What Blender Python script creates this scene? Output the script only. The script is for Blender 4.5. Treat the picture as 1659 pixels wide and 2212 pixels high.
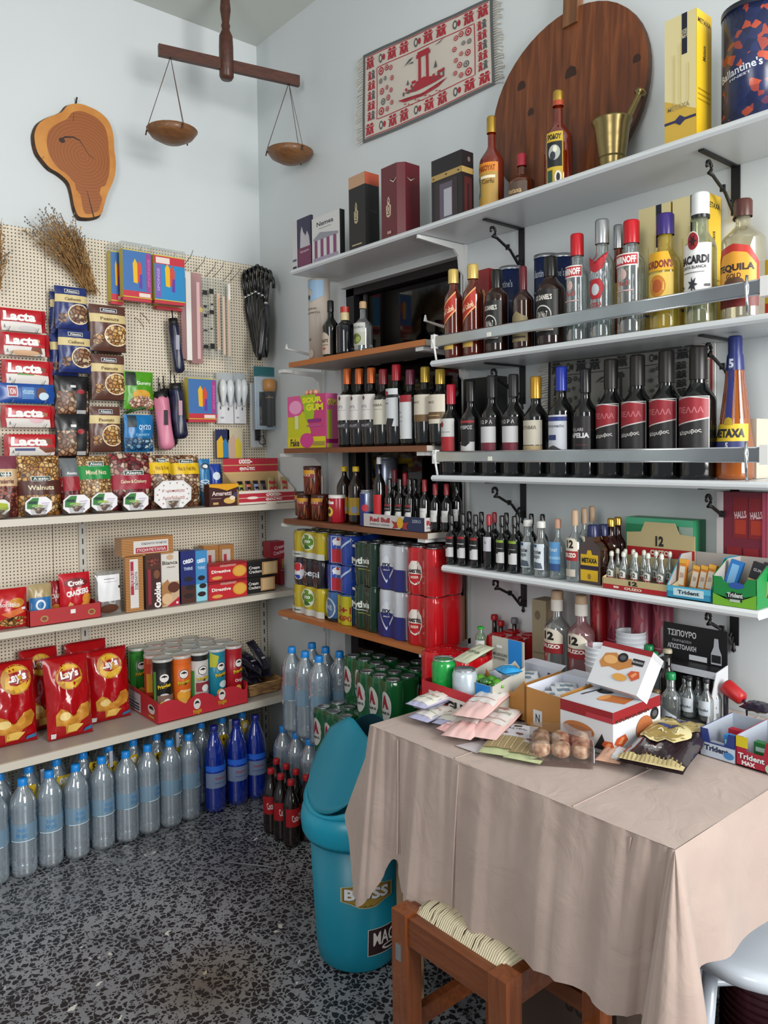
import bpy, math, random
from mathutils import Vector, Matrix
random.seed(7)
sc = bpy.context.scene
for o in list(bpy.data.objects): bpy.data.objects.remove(o)
COL = sc.collection
PI = math.pi

# ---------------------------------------------------------------- camera
FPX, YAW, PITCH, ROLL, CY = 1682.94, math.radians(49.8636), math.radians(-1.986), math.radians(-0.7211), 1036.74
IW, IH = 1659, 2212
CAM = Vector((-1.8907, -3.1, 1.4))
F_ = Vector((math.cos(YAW)*math.cos(PITCH), math.sin(YAW)*math.cos(PITCH), math.sin(PITCH)))
R0 = Vector((math.sin(YAW), -math.cos(YAW), 0)); U0 = R0.cross(F_)
R_ = R0*math.cos(ROLL) + U0*math.sin(ROLL); U_ = U0*math.cos(ROLL) - R0*math.sin(ROLL)
cd = bpy.data.cameras.new('camera'); cam = bpy.data.objects.new('camera', cd); COL.objects.link(cam)
M3 = Matrix((R_, U_, -F_)).transposed()
cam.matrix_world = Matrix.Translation(CAM) @ M3.to_4x4()
cd.sensor_fit = 'HORIZONTAL'; cd.sensor_width = 36; cd.lens = FPX/IW*36
cd.shift_y = -(IH/2-CY)/IW; cd.clip_start = .05
sc.camera = cam

# ---------------------------------------------------------------- light and exposure
sc.view_settings.view_transform = 'Standard'; sc.view_settings.look = 'None'
sc.view_settings.gamma = 1; sc.view_settings.use_curve_mapping = False
sc.view_settings.exposure = 0.12
sc.cycles.max_bounces = 8; sc.cycles.transparent_max_bounces = 20
sc.cycles.transmission_bounces = 6; sc.cycles.glossy_bounces = 4; sc.cycles.diffuse_bounces = 4
sc.cycles.caustics_reflective = False; sc.cycles.caustics_refractive = False
sc.cycles.sample_clamp_indirect = 6
w = bpy.data.worlds.new('daylight'); sc.world = w; w.use_nodes = True
bg = w.node_tree.nodes['Background']; bg.inputs[0].default_value = (.88, .94, 1.0, 1); bg.inputs[1].default_value = .34
def area(name, loc, target, sx, sy, power, col):
    l = bpy.data.lights.new(name, 'AREA'); l.shape = 'RECTANGLE'; l.size = sx; l.size_y = sy; l.energy = power; l.color = col
    o = bpy.data.objects.new(name, l); COL.objects.link(o); o.location = loc
    d = Vector(target)-Vector(loc); o.rotation_euler = d.to_track_quat('-Z', 'Y').to_euler()
    return o
area('door_daylight', (-3.6, -3.2, 2.2), (-.2, -.6, 1.3), 1.0, 1.8, 40, (1, .98, .95))
area('shop_window_daylight', (-.75, -5.0, 2.0), (-.9, -.4, 1.5), 1.3, 2.0, 134, (1, .99, .97))

# ---------------------------------------------------------------- pixel <-> place helpers (survey of the photograph)
def ray(px, py): return F_*FPX + R_*(px-IW/2) + U_*(CY-py)
def RW(px, py, x=0.):            # point of the vertical plane x
    d = ray(px, py); return CAM + d*((x-CAM.x)/d.x)
def LW(px, py, y=0.):
    d = ray(px, py); return CAM + d*((y-CAM.y)/d.y)
def HZ(px, py, z):
    d = ray(px, py); return CAM + d*((z-CAM.z)/d.z)
def proj(p):
    v = Vector(p)-CAM; w_ = v.dot(F_); return IW/2+FPX*v.dot(R_)/w_, CY-FPX*v.dot(U_)/w_
def yR(px, d, z):                # coordinate along the right wall at distance d from it
    py = 1000
    for _ in range(4):
        p = RW(px, py, -d); py = proj((-d, p.y, z))[1]
    return p.y
def xL(px, d, z):
    py = 1000
    for _ in range(4):
        p = LW(px, py, -d); py = proj((p.x, -d, z))[1]
    return p.x

# ---------------------------------------------------------------- materials
def lin(c): return c/12.92 if c <= .04045 else ((c+.055)/1.055)**2.4
def rgb(h):
    h = h.lstrip('#'); return tuple(lin(int(h[i:i+2], 16)/255) for i in (0, 2, 4))+(1,)
MATS = {}
def P(h, rough=.45, metal=0., coat=0., name=None, spec=.5):
    """plain coloured material, cached"""
    k = ('P', h, rough, metal, coat, spec)
    if k in MATS: return MATS[k]
    m = bpy.data.materials.new(name or 'surface_'+h.strip('#')); m.use_nodes = True
    b = m.node_tree.nodes['Principled BSDF']
    b.inputs['Base Color'].default_value = rgb(h); b.inputs['Roughness'].default_value = rough
    b.inputs['Metallic'].default_value = metal; b.inputs['Coat Weight'].default_value = coat
    b.inputs['Specular IOR Level'].default_value = spec
    m.diffuse_color = rgb(h)
    MATS[k] = m; return m
def newmat(name):
    m = bpy.data.materials.new(name); m.use_nodes = True; nt = m.node_tree
    return m, nt, nt.nodes, nt.links, nt.nodes['Principled BSDF']
def ramp(nt, stops, interp='LINEAR'):
    r = nt.nodes.new('ShaderNodeValToRGB'); r.color_ramp.interpolation = interp
    e = r.color_ramp.elements
    while len(e) < len(stops): e.new(.5)
    for i, (p, h) in enumerate(stops): e[i].position = p; e[i].color = rgb(h)
    return r
def coords(nt, scale=(1, 1, 1), rot=(0, 0, 0), kind='Object'):
    t = nt.nodes.new('ShaderNodeTexCoord'); mp = nt.nodes.new('ShaderNodeMapping')
    mp.inputs['Scale'].default_value = scale; mp.inputs['Rotation'].default_value = rot
    nt.links.new(t.outputs[kind], mp.inputs[0]); return mp
def voro(name, stops, scale, rough=.5, sc3=(1, 1, 1), feature='F1', by='Color', bump=.0, edge=None):
    if name in MATS: return MATS[name]
    m, nt, N, L, b = newmat(name); mp = coords(nt, sc3)
    v = N.new('ShaderNodeTexVoronoi'); v.inputs['Scale'].default_value = scale; L.new(mp.outputs[0], v.inputs[0])
    r = ramp(nt, stops)
    if by == 'Color':
        s = N.new('ShaderNodeSeparateColor'); L.new(v.outputs['Color'], s.inputs[0]); L.new(s.outputs[0], r.inputs[0])
    else: L.new(v.outputs['Distance'], r.inputs[0])
    out = r.outputs[0]
    if edge:
        v2 = N.new('ShaderNodeTexVoronoi'); v2.feature = 'DISTANCE_TO_EDGE'; v2.inputs['Scale'].default_value = scale; L.new(mp.outputs[0], v2.inputs[0])
        r2 = ramp(nt, [(0, edge), (.22, '#ffffff')]); L.new(v2.outputs[0], r2.inputs[0])
        mx = N.new('ShaderNodeMix'); mx.data_type = 'RGBA'; mx.blend_type = 'MULTIPLY'; mx.inputs[0].default_value = 1
        L.new(out, mx.inputs[6]); L.new(r2.outputs[0], mx.inputs[7]); out = mx.outputs[2]
    L.new(out, b.inputs['Base Color']); b.inputs['Roughness'].default_value = rough
    MATS[name] = m; return m
def noisy(name, stops, scale=(1, 1, 1), nscale=5, detail=4, rough=.5, bump=0., dist=0., coat=0., rot=(0, 0, 0)):
    if name in MATS: return MATS[name]
    m, nt, N, L, b = newmat(name); mp = coords(nt, scale, rot)
    n = N.new('ShaderNodeTexNoise'); n.inputs['Scale'].default_value = nscale; n.inputs['Detail'].default_value = detail
    n.inputs['Distortion'].default_value = dist
    L.new(mp.outputs[0], n.inputs[0]); r = ramp(nt, stops); L.new(n.outputs[0], r.inputs[0]); L.new(r.outputs[0], b.inputs['Base Color'])
    b.inputs['Roughness'].default_value = rough; b.inputs['Coat Weight'].default_value = coat
    if bump:
        bp = N.new('ShaderNodeBump'); bp.inputs['Strength'].default_value = bump; bp.inputs['Distance'].default_value = .004
        L.new(n.outputs[0], bp.inputs['Height']); L.new(bp.outputs[0], b.inputs['Normal'])
    MATS[name] = m; return m
def clear(name, tint, solid='#ffffff', body=.12, rough=.05, gl=.10):
    """thin see-through plastic, glass or liquid: tinted transparency + a little body colour + reflection"""
    if name in MATS: return MATS[name]
    m = bpy.data.materials.new(name); m.use_nodes = True; nt = m.node_tree; N, L = nt.nodes, nt.links
    N.remove(N['Principled BSDF']); out = N['Material Output']
    t = N.new('ShaderNodeBsdfTransparent'); t.inputs[0].default_value = rgb(tint)
    d = N.new('ShaderNodeBsdfDiffuse'); d.inputs[0].default_value = rgb(solid)
    g = N.new('ShaderNodeBsdfGlossy'); g.inputs['Roughness'].default_value = rough
    lw = N.new('ShaderNodeLayerWeight'); lw.inputs[0].default_value = .35
    mp = N.new('ShaderNodeMapRange'); mp.inputs['To Min'].default_value = gl*.5; mp.inputs['To Max'].default_value = min(1, gl*5)
    L.new(lw.outputs['Facing'], mp.inputs[0])
    m1 = N.new('ShaderNodeMixShader'); m1.inputs[0].default_value = body; L.new(t.outputs[0], m1.inputs[1]); L.new(d.outputs[0], m1.inputs[2])
    m2 = N.new('ShaderNodeMixShader'); L.new(mp.outputs[0], m2.inputs[0]); L.new(m1.outputs[0], m2.inputs[1]); L.new(g.outputs[0], m2.inputs[2])
    L.new(m2.outputs[0], out.inputs[0]); MATS[name] = m; return m
GLASS = clear('clear_glass', '#eef4f2', '#dfe8ea', .05, .03, .12)
SPIRIT = clear('clear_spirit_glass', '#e0e8e8', '#d8e2e4', .10, .03, .20)
PETW = clear('water_bottle_plastic', '#e6f0f6', '#dcebf6', .27, .04, .32)
PETB = clear('blue_bottle_plastic', '#2c62d8', '#0c3ac4', .48, .04, .22)
BLIS = clear('clear_blister', '#fbfcfc', '#f4f6f8', .03, .05, .05)
FILM = clear('clear_film', '#f8fafa', '#f4f6f8', .06, .08, .10)
COLAPL = P('#1c0f0c', .12, coat=.6)
DARKG = P('#080a09', .09, coat=.5, name='dark_wine_glass')
GREENG = P('#10180f', .09, coat=.5, name='dark_green_glass')
def amber(name, tint, solid, body=.55): return clear(name, tint, solid, body, .04, .10)
AMBER = amber('amber_spirit', '#c05a18', '#8a3208')
RED_AMB = amber('red_amber_spirit', '#a83008', '#8c2406')
GOLDL = amber('pale_gold_spirit', '#e8d890', '#c8b468', .35)
YELL = amber('yellow_spirit', '#e8d060', '#c8b040', .45)
WHISKY = amber('dark_whisky', '#702c08', '#4a1c08', .7)
GOLD = P('#c9a24a', .28, metal=.8, name='gold_foil'); CHROME = P('#c8ccd0', .16, metal=1., name='chrome_rail')
ALU = P('#b9bcc0', .3, metal=.9, name='aluminium'); IRON = P('#0d0d0e', .5, name='black_wrought_iron')
WHITEM = P('#d6d8d6', .4, name='white_enamel_metal'); CREAM = P('#cfc8ba', .45, name='cream_shelf_metal')
SHELFW = P('#d3d8db', .32, name='white_laminate')
WALL = noisy('wall_paint', [(.3, '#cbd2d4'), (.7, '#d2d8d9')], nscale=1.5, rough=.6)
NUTS = {}
def nuts(a, b_, c, e='#3a2010', s=82): 
    return voro('nuts_'+a[1:]+b_[1:], [(0, a), (.5, b_), (1, c)], s, .4, (1, 1, 1), edge=e)

# ---------------------------------------------------------------- mesh building
TXT = {}
def text_shape(s, bold=.012, shear=0.):
    k = (s, bold, shear)
    if k not in TXT:
        c = bpy.data.curves.new('t', 'FONT'); c.body = s; c.resolution_u = 2; c.offset = bold; c.shear = shear; c.fill_mode = 'FRONT'
        c.extrude = 0
        o = bpy.data.objects.new('t', c); me = o.to_mesh()
        vs = [(v.co.x, v.co.y) for v in me.vertices]; fs = [tuple(p.vertices) for p in me.polygons]
        o.to_mesh_clear(); bpy.data.objects.remove(o); bpy.data.curves.remove(c)
        if not vs: vs = [(0, 0)]; fs = []
        x0, x1 = min(v[0] for v in vs), max(v[0] for v in vs); y0, y1 = min(v[1] for v in vs), max(v[1] for v in vs)
        TXT[k] = ([((x-x0)/max(x1-x0, 1e-6)-.5, (y-y0)/max(y1-y0, 1e-6)-.5) for x, y in vs], fs)
    return TXT[k]
def refine(vs, tris, L_):
    """split triangles whose longest side exceeds L_ so that flat print follows a curved surface"""
    if L_ >= .5: return vs, tris
    vs = list(vs); out = []; st = []
    for t in tris:
        for k in range(1, len(t)-1): st.append((t[0], t[k], t[k+1]))
    mid = {}
    while st:
        t = st.pop(); e = [((vs[t[i]][0]-vs[t[(i+1) % 3]][0])**2+(vs[t[i]][1]-vs[t[(i+1) % 3]][1])**2, i) for i in range(3)]; m, i = max(e)
        if m <= L_*L_ or len(out)+len(st) > 3000: out.append(t); continue
        a, b, c = t[i], t[(i+1) % 3], t[(i+2) % 3]; k = (min(a, b), max(a, b))
        if k not in mid: vs.append(((vs[a][0]+vs[b][0])/2, (vs[a][1]+vs[b][1])/2)); mid[k] = len(vs)-1
        st += [(a, mid[k], c), (mid[k], b, c)]
    return vs, out
def mat_of(m): return P(m) if isinstance(m, str) else m
class MB:
    def __init__(s): s.v = []; s.f = []; s.m = []; s.mats = []; s.sm = []
    def mi(s, mat):
        mat = mat_of(mat)
        if mat not in s.mats: s.mats.append(mat)
        return s.mats.index(mat)
    def add(s, vs, fs, mat, smooth=False):
        b = len(s.v); s.v += [tuple(v) for v in vs]; i = s.mi(mat)
        for f in fs: s.f.append(tuple(k+b for k in f)); s.m.append(i); s.sm.append(smooth)
        return s
    def box(s, x0, x1, y0, y1, z0, z1, mat, rz=0, c=(0, 0), tilt=None):
        vs = [(x, y, z) for x in (x0, x1) for y in (y0, y1) for z in (z0, z1)]
        if rz:
            ca, sa = math.cos(rz), math.sin(rz)
            vs = [(c[0]+(x-c[0])*ca-(y-c[1])*sa, c[1]+(x-c[0])*sa+(y-c[1])*ca, z) for x, y, z in vs]
        if tilt: vs = [tilt @ Vector(v) for v in vs]
        return s.add(vs, [(0, 1, 3, 2), (4, 6, 7, 5), (0, 4, 5, 1), (2, 3, 7, 6), (0, 2, 6, 4), (1, 5, 7, 3)], mat)
    def lathe(s, prof, mat, seg=22, cx=0, cy=0, close=True, sx=1, sy=1):
        vs = []; fs = []; n = len(prof)
        for r, z in prof:
            for k in range(seg):
                a = 2*PI*k/seg; vs.append((cx+r*math.cos(a)*sx, cy+r*math.sin(a)*sy, z))
        for i in range(n-1):
            for k in range(seg):
                k2 = (k+1) % seg; fs.append((i*seg+k, i*seg+k2, (i+1)*seg+k2, (i+1)*seg+k))
        if close:
            if prof[0][0] > 1e-4: fs.append(tuple(range(seg-1, -1, -1)))
            if prof[-1][0] > 1e-4: fs.append(tuple((n-1)*seg+k for k in range(seg)))
        return s.add(vs, fs, mat, True)
    def tube(s, pts, r, mat, seg=6, cap=True):
        pts = [Vector(p) for p in pts]; vs = []; fs = []; n = len(pts)
        rr = r if isinstance(r, (list, tuple)) else [r]*n
        up = Vector((0.03, 0.02, 1))
        for i, p in enumerate(pts):
            t = (pts[min(i+1, n-1)]-pts[max(i-1, 0)]).normalized()
            a = t.cross(up)
            if a.length < .15: a = t.cross(Vector((1, .1, 0)))
            a.normalize(); b = t.cross(a)
            for k in range(seg):
                an = 2*PI*k/seg; vs.append(p+(a*math.cos(an)+b*math.sin(an))*rr[i])
        for i in range(n-1):
            for k in range(seg):
                k2 = (k+1) % seg; fs.append((i*seg+k, i*seg+k2, (i+1)*seg+k2, (i+1)*seg+k))
        if cap: fs.append(tuple(range(seg-1, -1, -1))); fs.append(tuple((n-1)*seg+k for k in range(seg)))
        return s.add(vs, fs, mat, True)
    def sheet(s, fn, nu, nv, mat, smooth=True):
        vs = [fn(i/nu, j/nv) for j in range(nv+1) for i in range(nu+1)]
        fs = [(j*(nu+1)+i, j*(nu+1)+i+1, (j+1)*(nu+1)+i+1, (j+1)*(nu+1)+i) for j in range(nv) for i in range(nu)]
        return s.add(vs, fs, mat, smooth)
    def ext(s, pts, y0, y1, mat, fn=None):
        """outline in x,z extruded in y"""
        n = len(pts); vs = [(x, y0, z) for x, z in pts]+[(x, y1, z) for x, z in pts]
        if fn: vs = [fn(*v) for v in vs]
        fs = [tuple(range(n)), tuple(range(2*n-1, n-1, -1))]+[(i, (i+1) % n, n+(i+1) % n, n+i) for i in range(n)]
        return s.add(vs, fs, mat)
    def paint(s, fn, W, H, spec, off=.0004, step=.0002, res=.02):
        """print graphics on a surface: fn(x, z, off) with x in -W/2..W/2 and z in 0..H; shapes use 0..1 coordinates"""
        for it in spec:
            k = it[0]; o = off; off += step
            if k == 'R':
                u0, v0, u1, v1, col = it[1:6]
                nx = max(1, min(16, int(abs(u1-u0)*W/res+.99))); nz = max(1, min(16, int(abs(v1-v0)*H/res+.99)))
                if res >= 1: nx = nz = 1
                s.sheet(lambda a, b: fn((u0+(u1-u0)*a-.5)*W, (v0+(v1-v0)*b)*H, o), nx, nz, col, res < 1)
            elif k == 'E':
                cu, cv, ru, rv, col = it[1:6]; n = 20; vs = [fn((cu-.5)*W, cv*H, o)]; fs = []
                for ring in (.5, 1):
                    for q in range(n):
                        a = 2*PI*q/n; vs.append(fn((cu+ru*ring*math.cos(a)-.5)*W, (cv+rv*ring*math.sin(a))*H, o))
                for q in range(n):
                    q2 = (q+1) % n; fs += [(0, 1+q, 1+q2), (1+q, 1+n+q, 1+n+q2, 1+q2)]
                s.add(vs, fs, col, True)
            elif k == 'P':
                pts, col = it[1:3]; cu = sum(p[0] for p in pts)/len(pts); cv = sum(p[1] for p in pts)/len(pts)
                n = len(pts); tv = [((cu-.5)*W, cv*H)]+[((u-.5)*W, v*H) for u, v in pts]
                tv, tf = refine(tv, [(0, 1+q, 1+(q+1) % n) for q in range(n)], res)
                s.add([fn(x, z, o) for x, z in tv], tf, col, res < 1)
            elif k == 'T':
                txt, cu, cv, tw, th, col = it[1:7]; rot = math.radians(it[7]) if len(it) > 7 else 0
                bold = it[8] if len(it) > 8 else .02
                vs, fs = text_shape(txt, bold); ca, sa = math.cos(rot), math.sin(rot); out = []
                aw, ah = tw*W, th*H
                for x, y in vs:
                    X, Y = x*aw, y*ah; out.append(((cu-.5)*W+X*ca-Y*sa, cv*H+X*sa+Y*ca))
                out, fs = refine(out, fs, res*.8)
                s.add([fn(x, z, o) for x, z in out], fs, col)
        return s
    def mesh(s, name):
        me = bpy.data.meshes.new(name); me.from_pydata(s.v, [], s.f)
        for m in s.mats: me.materials.append(m)
        me.polygons.foreach_set('material_index', s.m); me.polygons.foreach_set('use_smooth', s.sm); me.update()
        return me
def plane(W, D): return lambda x, z, o: (x, -D/2-o, z)
def faceL(W, D): return lambda x, z, o: (-W/2-o, -x, z)
def faceR(W, D): return lambda x, z, o: (W/2+o, x, z)
def faceT(H, D): return lambda x, z, o: (x, z-D/2, H+o)
def cyl(r, z0=0): 
    rf = r if callable(r) else (lambda z: r)
    return lambda x, z, o: ((rf(z)+o)*math.sin(x/rf(z)), -(rf(z)+o)*math.cos(x/rf(z)), z0+z)

# ---------------------------------------------------------------- objects
def tag(o, label, cat, group=None, kind=None):
    if label: o['label'] = label
    if cat: o['category'] = cat
    if group: o['group'] = group
    if kind: o['kind'] = kind
    return o
def mk(name, me, parent=None, loc=(0, 0, 0), rz=0):
    if isinstance(me, MB): me = me.mesh(name)
    o = bpy.data.objects.new(name, me); COL.objects.link(o)
    o.location = loc; o.rotation_euler = (0, 0, rz)
    if parent: o.parent = parent
    return o
def struct(name, mb): o = mk(name, mb); o['kind'] = 'structure'; return o
def thing(name, label, cat, loc, rz=0, group=None, parts=(), rot=None):
    """parts: list of (part name, MB or mesh, sub-parts or None); one part without a name = the thing is that mesh"""
    if len(parts) == 1 and parts[0][0] is None:
        o = mk(name, parts[0][1], None, loc, rz)
    else:
        o = mk(name, None, None, loc, rz)
        for p in parts:
            c = mk(p[0], p[1], o)
            if len(p) > 2 and isinstance(p[2], str): c['label'] = p[2]
            elif len(p) > 2 and p[2]:
                for q in p[2]:
                    e = mk(q[0], q[1], c)
                    if len(q) > 2: e['label'] = q[2]
    if rot: o.rotation_euler = rot
    return tag(o, label, cat, group)
CACHE = {}
def cached(key, fn):
    if key not in CACHE:
        CACHE[key] = [(p[0], p[1].mesh(p[0] or 'body') if isinstance(p[1], MB) else p[1]) + tuple(p[2:]) for p in fn()]
    return CACHE[key]
NTH = ['first', 'second', 'third', 'fourth', 'fifth', 'sixth', 'seventh', 'eighth', 'ninth', 'tenth', 'eleventh', 'twelfth', 'thirteenth', 'fourteenth', 'fifteenth']
RR = -PI/2   # things on the right wall face -X

def boxmesh(W, D, H, base, faces={}, top=None, mb=None):
    m = mb or MB(); m.box(-W/2, W/2, -D/2, D/2, 0, H, base)
    fn = {'F': (plane(W, D), W, H), 'L': (faceL(W, D), D, H), 'R': (faceR(W, D), D, H), 'T': (faceT(H, D), W, D)}
    for k, sp in faces.items(): m.paint(*fn[k], sp, res=1)
    return m
def fitR(xl, xm, xr, yt, z, d, dmax=None):
    """box on the right wall seen by its left face, front corner and right face: W, D, H, centre"""
    y0 = yR(xm, d, z); y1 = yR(xl, d, z); W = y1-y0
    x1 = LW(xr, 1000, y0).x if xr else 0
    D = x1+d if xr and xr > xm else (dmax or .08)
    if dmax: D = min(D, dmax)
    D = min(max(D, .01), d-.004)
    H = RW(xm, yt, -d).z-z
    return W, D, H, (-d+D/2, (y0+y1)/2, z)
def fitL(xl, xm, xr, yt, z, d, D=None):
    """box on the left wall: left side face xl..xm, front face xm..xr"""
    x0 = xL(xm, d, z); x1 = xL(xr, d, z); W = x1-x0
    if D is None:
        p = RW(xl, 1000, x0); D = min(max(p.y+d, .01), d-.005)
    H = LW(xm, yt, -d).z-z
    return W, D, H, ((x0+x1)/2, -d+D/2, z)
def onR(px, d, z): return (-d, yR(px, d, z), z)
def onL(px, d, z): return (xL(px, d, z), -d, z)

# ================================================================ THE ROOM
def pegboard_mat():
    m, nt, N, L, b = newmat('perforated_hardboard')
    t = N.new('ShaderNodeTexCoord'); s = N.new('ShaderNodeSeparateXYZ'); L.new(t.outputs['Object'], s.inputs[0])
    def M(op, a, b_=None):
        n = N.new('ShaderNodeMath'); n.operation = op
        for i, q in enumerate((a, b_)):
            if q is None: continue
            if isinstance(q, (int, float)): n.inputs[i].default_value = q
            else: L.new(q, n.inputs[i])
        return n.outputs[0]
    def cell(o): return M('SUBTRACT', M('FRACT', M('MULTIPLY', M('ADD', o, 10.), 1/.0127)), .5)
    cx, cz = cell(s.outputs[0]), cell(s.outputs[2])
    d = M('SQRT', M('ADD', M('MULTIPLY', cx, cx), M('MULTIPLY', cz, cz)))
    r = ramp(nt, [(.17, '#2c241a'), (.24, '#ddd2bd')]); L.new(d, r.inputs[0]); L.new(r.outputs[0], b.inputs['Base Color'])
    b.inputs['Roughness'].default_value = .55; return m
def terrazzo():
    m, nt, N, L, b = newmat('terrazzo'); mp = coords(nt)
    def M(op, a, b_):
        n = N.new('ShaderNodeMath'); n.operation = op
        for i, q in enumerate((a, b_)):
            if isinstance(q, (int, float)): n.inputs[i].default_value = q
            else: L.new(q, n.inputs[i])
        return n.outputs[0]
    n0 = N.new('ShaderNodeTexNoise'); n0.inputs['Scale'].default_value = 42; L.new(mp.outputs[0], n0.inputs[0])
    ad = N.new('ShaderNodeMix'); ad.data_type = 'VECTOR'; ad.inputs[0].default_value = .018
    L.new(mp.outputs[0], ad.inputs[4]); L.new(n0.outputs['Color'], ad.inputs[5])
    def chips(scale, thr, keep):
        v = N.new('ShaderNodeTexVoronoi'); v.feature = 'DISTANCE_TO_EDGE'; v.inputs['Scale'].default_value = scale; L.new(ad.outputs[1], v.inputs['Vector'])
        c = N.new('ShaderNodeTexVoronoi'); c.inputs['Scale'].default_value = scale; L.new(ad.outputs[1], c.inputs['Vector'])
        s = N.new('ShaderNodeSeparateColor'); L.new(c.outputs['Color'], s.inputs[0])
        thr2 = M('ADD', thr, M('MULTIPLY', s.outputs[1], .10))
        return M('MULTIPLY', M('GREATER_THAN', v.outputs['Distance'], thr2), M('LESS_THAN', s.outputs[0], keep)), s
    a, sa = chips(60, .07, .68); c, sc_ = chips(130, .09, .42)
    dark = M('MAXIMUM', a, c)
    r = N.new('ShaderNodeMix'); r.data_type = 'RGBA'; L.new(dark, r.inputs[0])
    nn = N.new('ShaderNodeTexNoise'); nn.inputs['Scale'].default_value = 3.2; L.new(mp.outputs[0], nn.inputs[0])
    base = ramp(nt, [(.35, '#74767a'), (.65, '#8a8c90')]); L.new(nn.outputs[0], base.inputs[0])
    L.new(base.outputs[0], r.inputs[6]); r.inputs[7].default_value = rgb('#1c1c1f')
    w_, sw = chips(38, .22, .035)
    r2 = N.new('ShaderNodeMix'); r2.data_type = 'RGBA'; L.new(w_, r2.inputs[0]); L.new(r.outputs[2], r2.inputs[6]); r2.inputs[7].default_value = rgb('#c8c6be')
    # rusty stain
    st = N.new('ShaderNodeVectorMath'); st.operation = 'DISTANCE'; L.new(mp.outputs[0], st.inputs[0]); st.inputs[1].default_value = (-.95, -1.25, 0)
    rs = ramp(nt, [(.0, '#a88458'), (.10, '#d8c8b4'), (.22, '#ffffff')]); L.new(st.outputs['Value'], rs.inputs[0])
    mu = N.new('ShaderNodeMix'); mu.data_type = 'RGBA'; mu.blend_type = 'MULTIPLY'; mu.inputs[0].default_value = .8
    L.new(r2.outputs[2], mu.inputs[6]); L.new(rs.outputs[0], mu.inputs[7])
    L.new(mu.outputs[2], b.inputs['Base Color']); b.inputs['Roughness'].default_value = .38; return m
def grain(name, stops, ax='z', s=7, rough=.45, coat=.15):
    sc3 = {'z': (9, 9, .7), 'x': (.7, 9, 9), 'y': (9, .7, 9)}[ax]
    return noisy(name, stops, sc3, s, 5, rough, .15, .6, coat)
OY1, OY2, OZ = -.600, -1.272, 2.055
b = MB(); b.box(-4.5, .8, -5.5, .3, -.1, 0, terrazzo()); struct('floor', b)
b = MB(); b.box(-4.5, .3, -4.2, .3, 3.243, 3.35, P('#c9ccc6', .7)); struct('ceiling', b)
b = MB(); b.box(-4.5, .0, 0, .15, 0, 3.243, WALL); struct('wall_left', b)
b = MB(); b.box(0, .15, OY1, .15, 0, 3.243, WALL); b.box(0, .15, OY2, OY1, OZ, 3.243, WALL); b.box(0, .15, -4.2, OY2, 0, 3.243, WALL); struct('wall_right', b)
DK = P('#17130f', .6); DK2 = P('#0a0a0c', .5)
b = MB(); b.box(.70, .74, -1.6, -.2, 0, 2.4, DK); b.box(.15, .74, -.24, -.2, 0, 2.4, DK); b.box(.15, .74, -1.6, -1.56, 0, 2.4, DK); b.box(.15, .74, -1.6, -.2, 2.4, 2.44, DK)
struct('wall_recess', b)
fr = MB(); wd = P('#2a1a10', .45)
fr.box(.03, .08, OY1-.05, OY1-.001, 0, OZ, P('#1d1d20', .3)); fr.box(.03, .08, OY2+.001, OY2+.03, 0, OZ, DK2); fr.box(.03, .08, OY2, OY1, OZ-.03, OZ-.001, DK2)
fr.box(.05, .075, OY1-.10, OY1-.085, .7, OZ-.03, P('#3a3a3e', .25)); fr.box(.03, .07, OY2+.03, OY1-.05, 0, .62, wd)
fr.box(.04, .055, OY2+.03, OY1-.05, 1.785, 1.797, P('#d8d8d4', .4))
wn = struct('window_1', fr)
pn = mk('pane', MB().box(.060, .066, OY2+.03, OY1-.05, .62, OZ-.03, clear('dark_pane', '#60646c', '#0c0c10', .3, .04, .025)), wn)
b = MB(); b.tube([(.25, -.80, 2.05), (.22, -.93, 1.86), (.2, -.97, 1.80)], [.012, .022, .016], P('#b87428', .4))
thing('hanging_lamp', 'small orange lampshade glimpsed inside the dark window opening', 'lamp', (0, 0, 0), 0, None, [(None, b)])
b = MB(); b.box(.28, .34, -.86, -.80, 1.78, 2.38, P('#2c4464', .5)); b.box(.28, .5, -1.2, -.7, 1.90, 1.93, P('#30343a', .5))
thing('blue_post', 'blue post with a grey ledge inside the dark window opening', 'post', (0, 0, 0), 0, None, [(None, b)])

# ---------------------------------------------------------------- pegboard wall rack and its shelves
PEG = pegboard_mat()
b = MB(); b.box(-1.7, -.951, -.022, -.012, .02, 2.25, PEG); b.box(-.949, -.0, -.022, -.012, .02, 2.25, PEG)
mp_ = b.mesh('panel')
up = MB()
def upright(x):
    u = MB(); u.box(x-.014, x+.014, -.034, -.0125, 0, 1.36 if x > -.5 else 1.36, P('#c9c6bc', .4))
    z = .1
    while z < 1.34: u.box(x-.0025, x+.0025, -.0345, -.0339, z, z+.022, '#1c1b19'); z += .04
    return u
thing('pegboard_rack', 'cream perforated board rack covering the left wall', 'pegboard', (0, 0, 0), 0, None, [('perforated_panel', mp_), ('upright', upright(-.842)), ('upright', upright(-.034))])
L1Z, L2Z, L3Z = 1.192, .816, .392; L1D, L2D, L3D = .30, .30, .355
def lshelf(z, d, h, lab):
    b = MB(); b.box(-1.7, -.03, -d+.001, -.036, z-.004, z, P('#aaa49c', .4)); b.box(-1.7, -.03, -d, -d+.012, z-h, z+.001, CREAM)
    f = MB(); f.box(-1.7, -.03, -d+.012, -.036, z-.012, z-.0045, CREAM)
    bt = MB(); bt.ext([(-d+.02, z-.0125), (-.036, z-.0125), (-.036, z-.05)], -.036, -.032, CREAM, lambda x, y, zz: (y, x, zz))
    thing('metal_shelf', lab, 'shelf', (0, 0, 0), 0, 'cream metal shelves on the pegboard rack', [('deck', b), ('stiffener', f), ('bracket', bt)])
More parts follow.
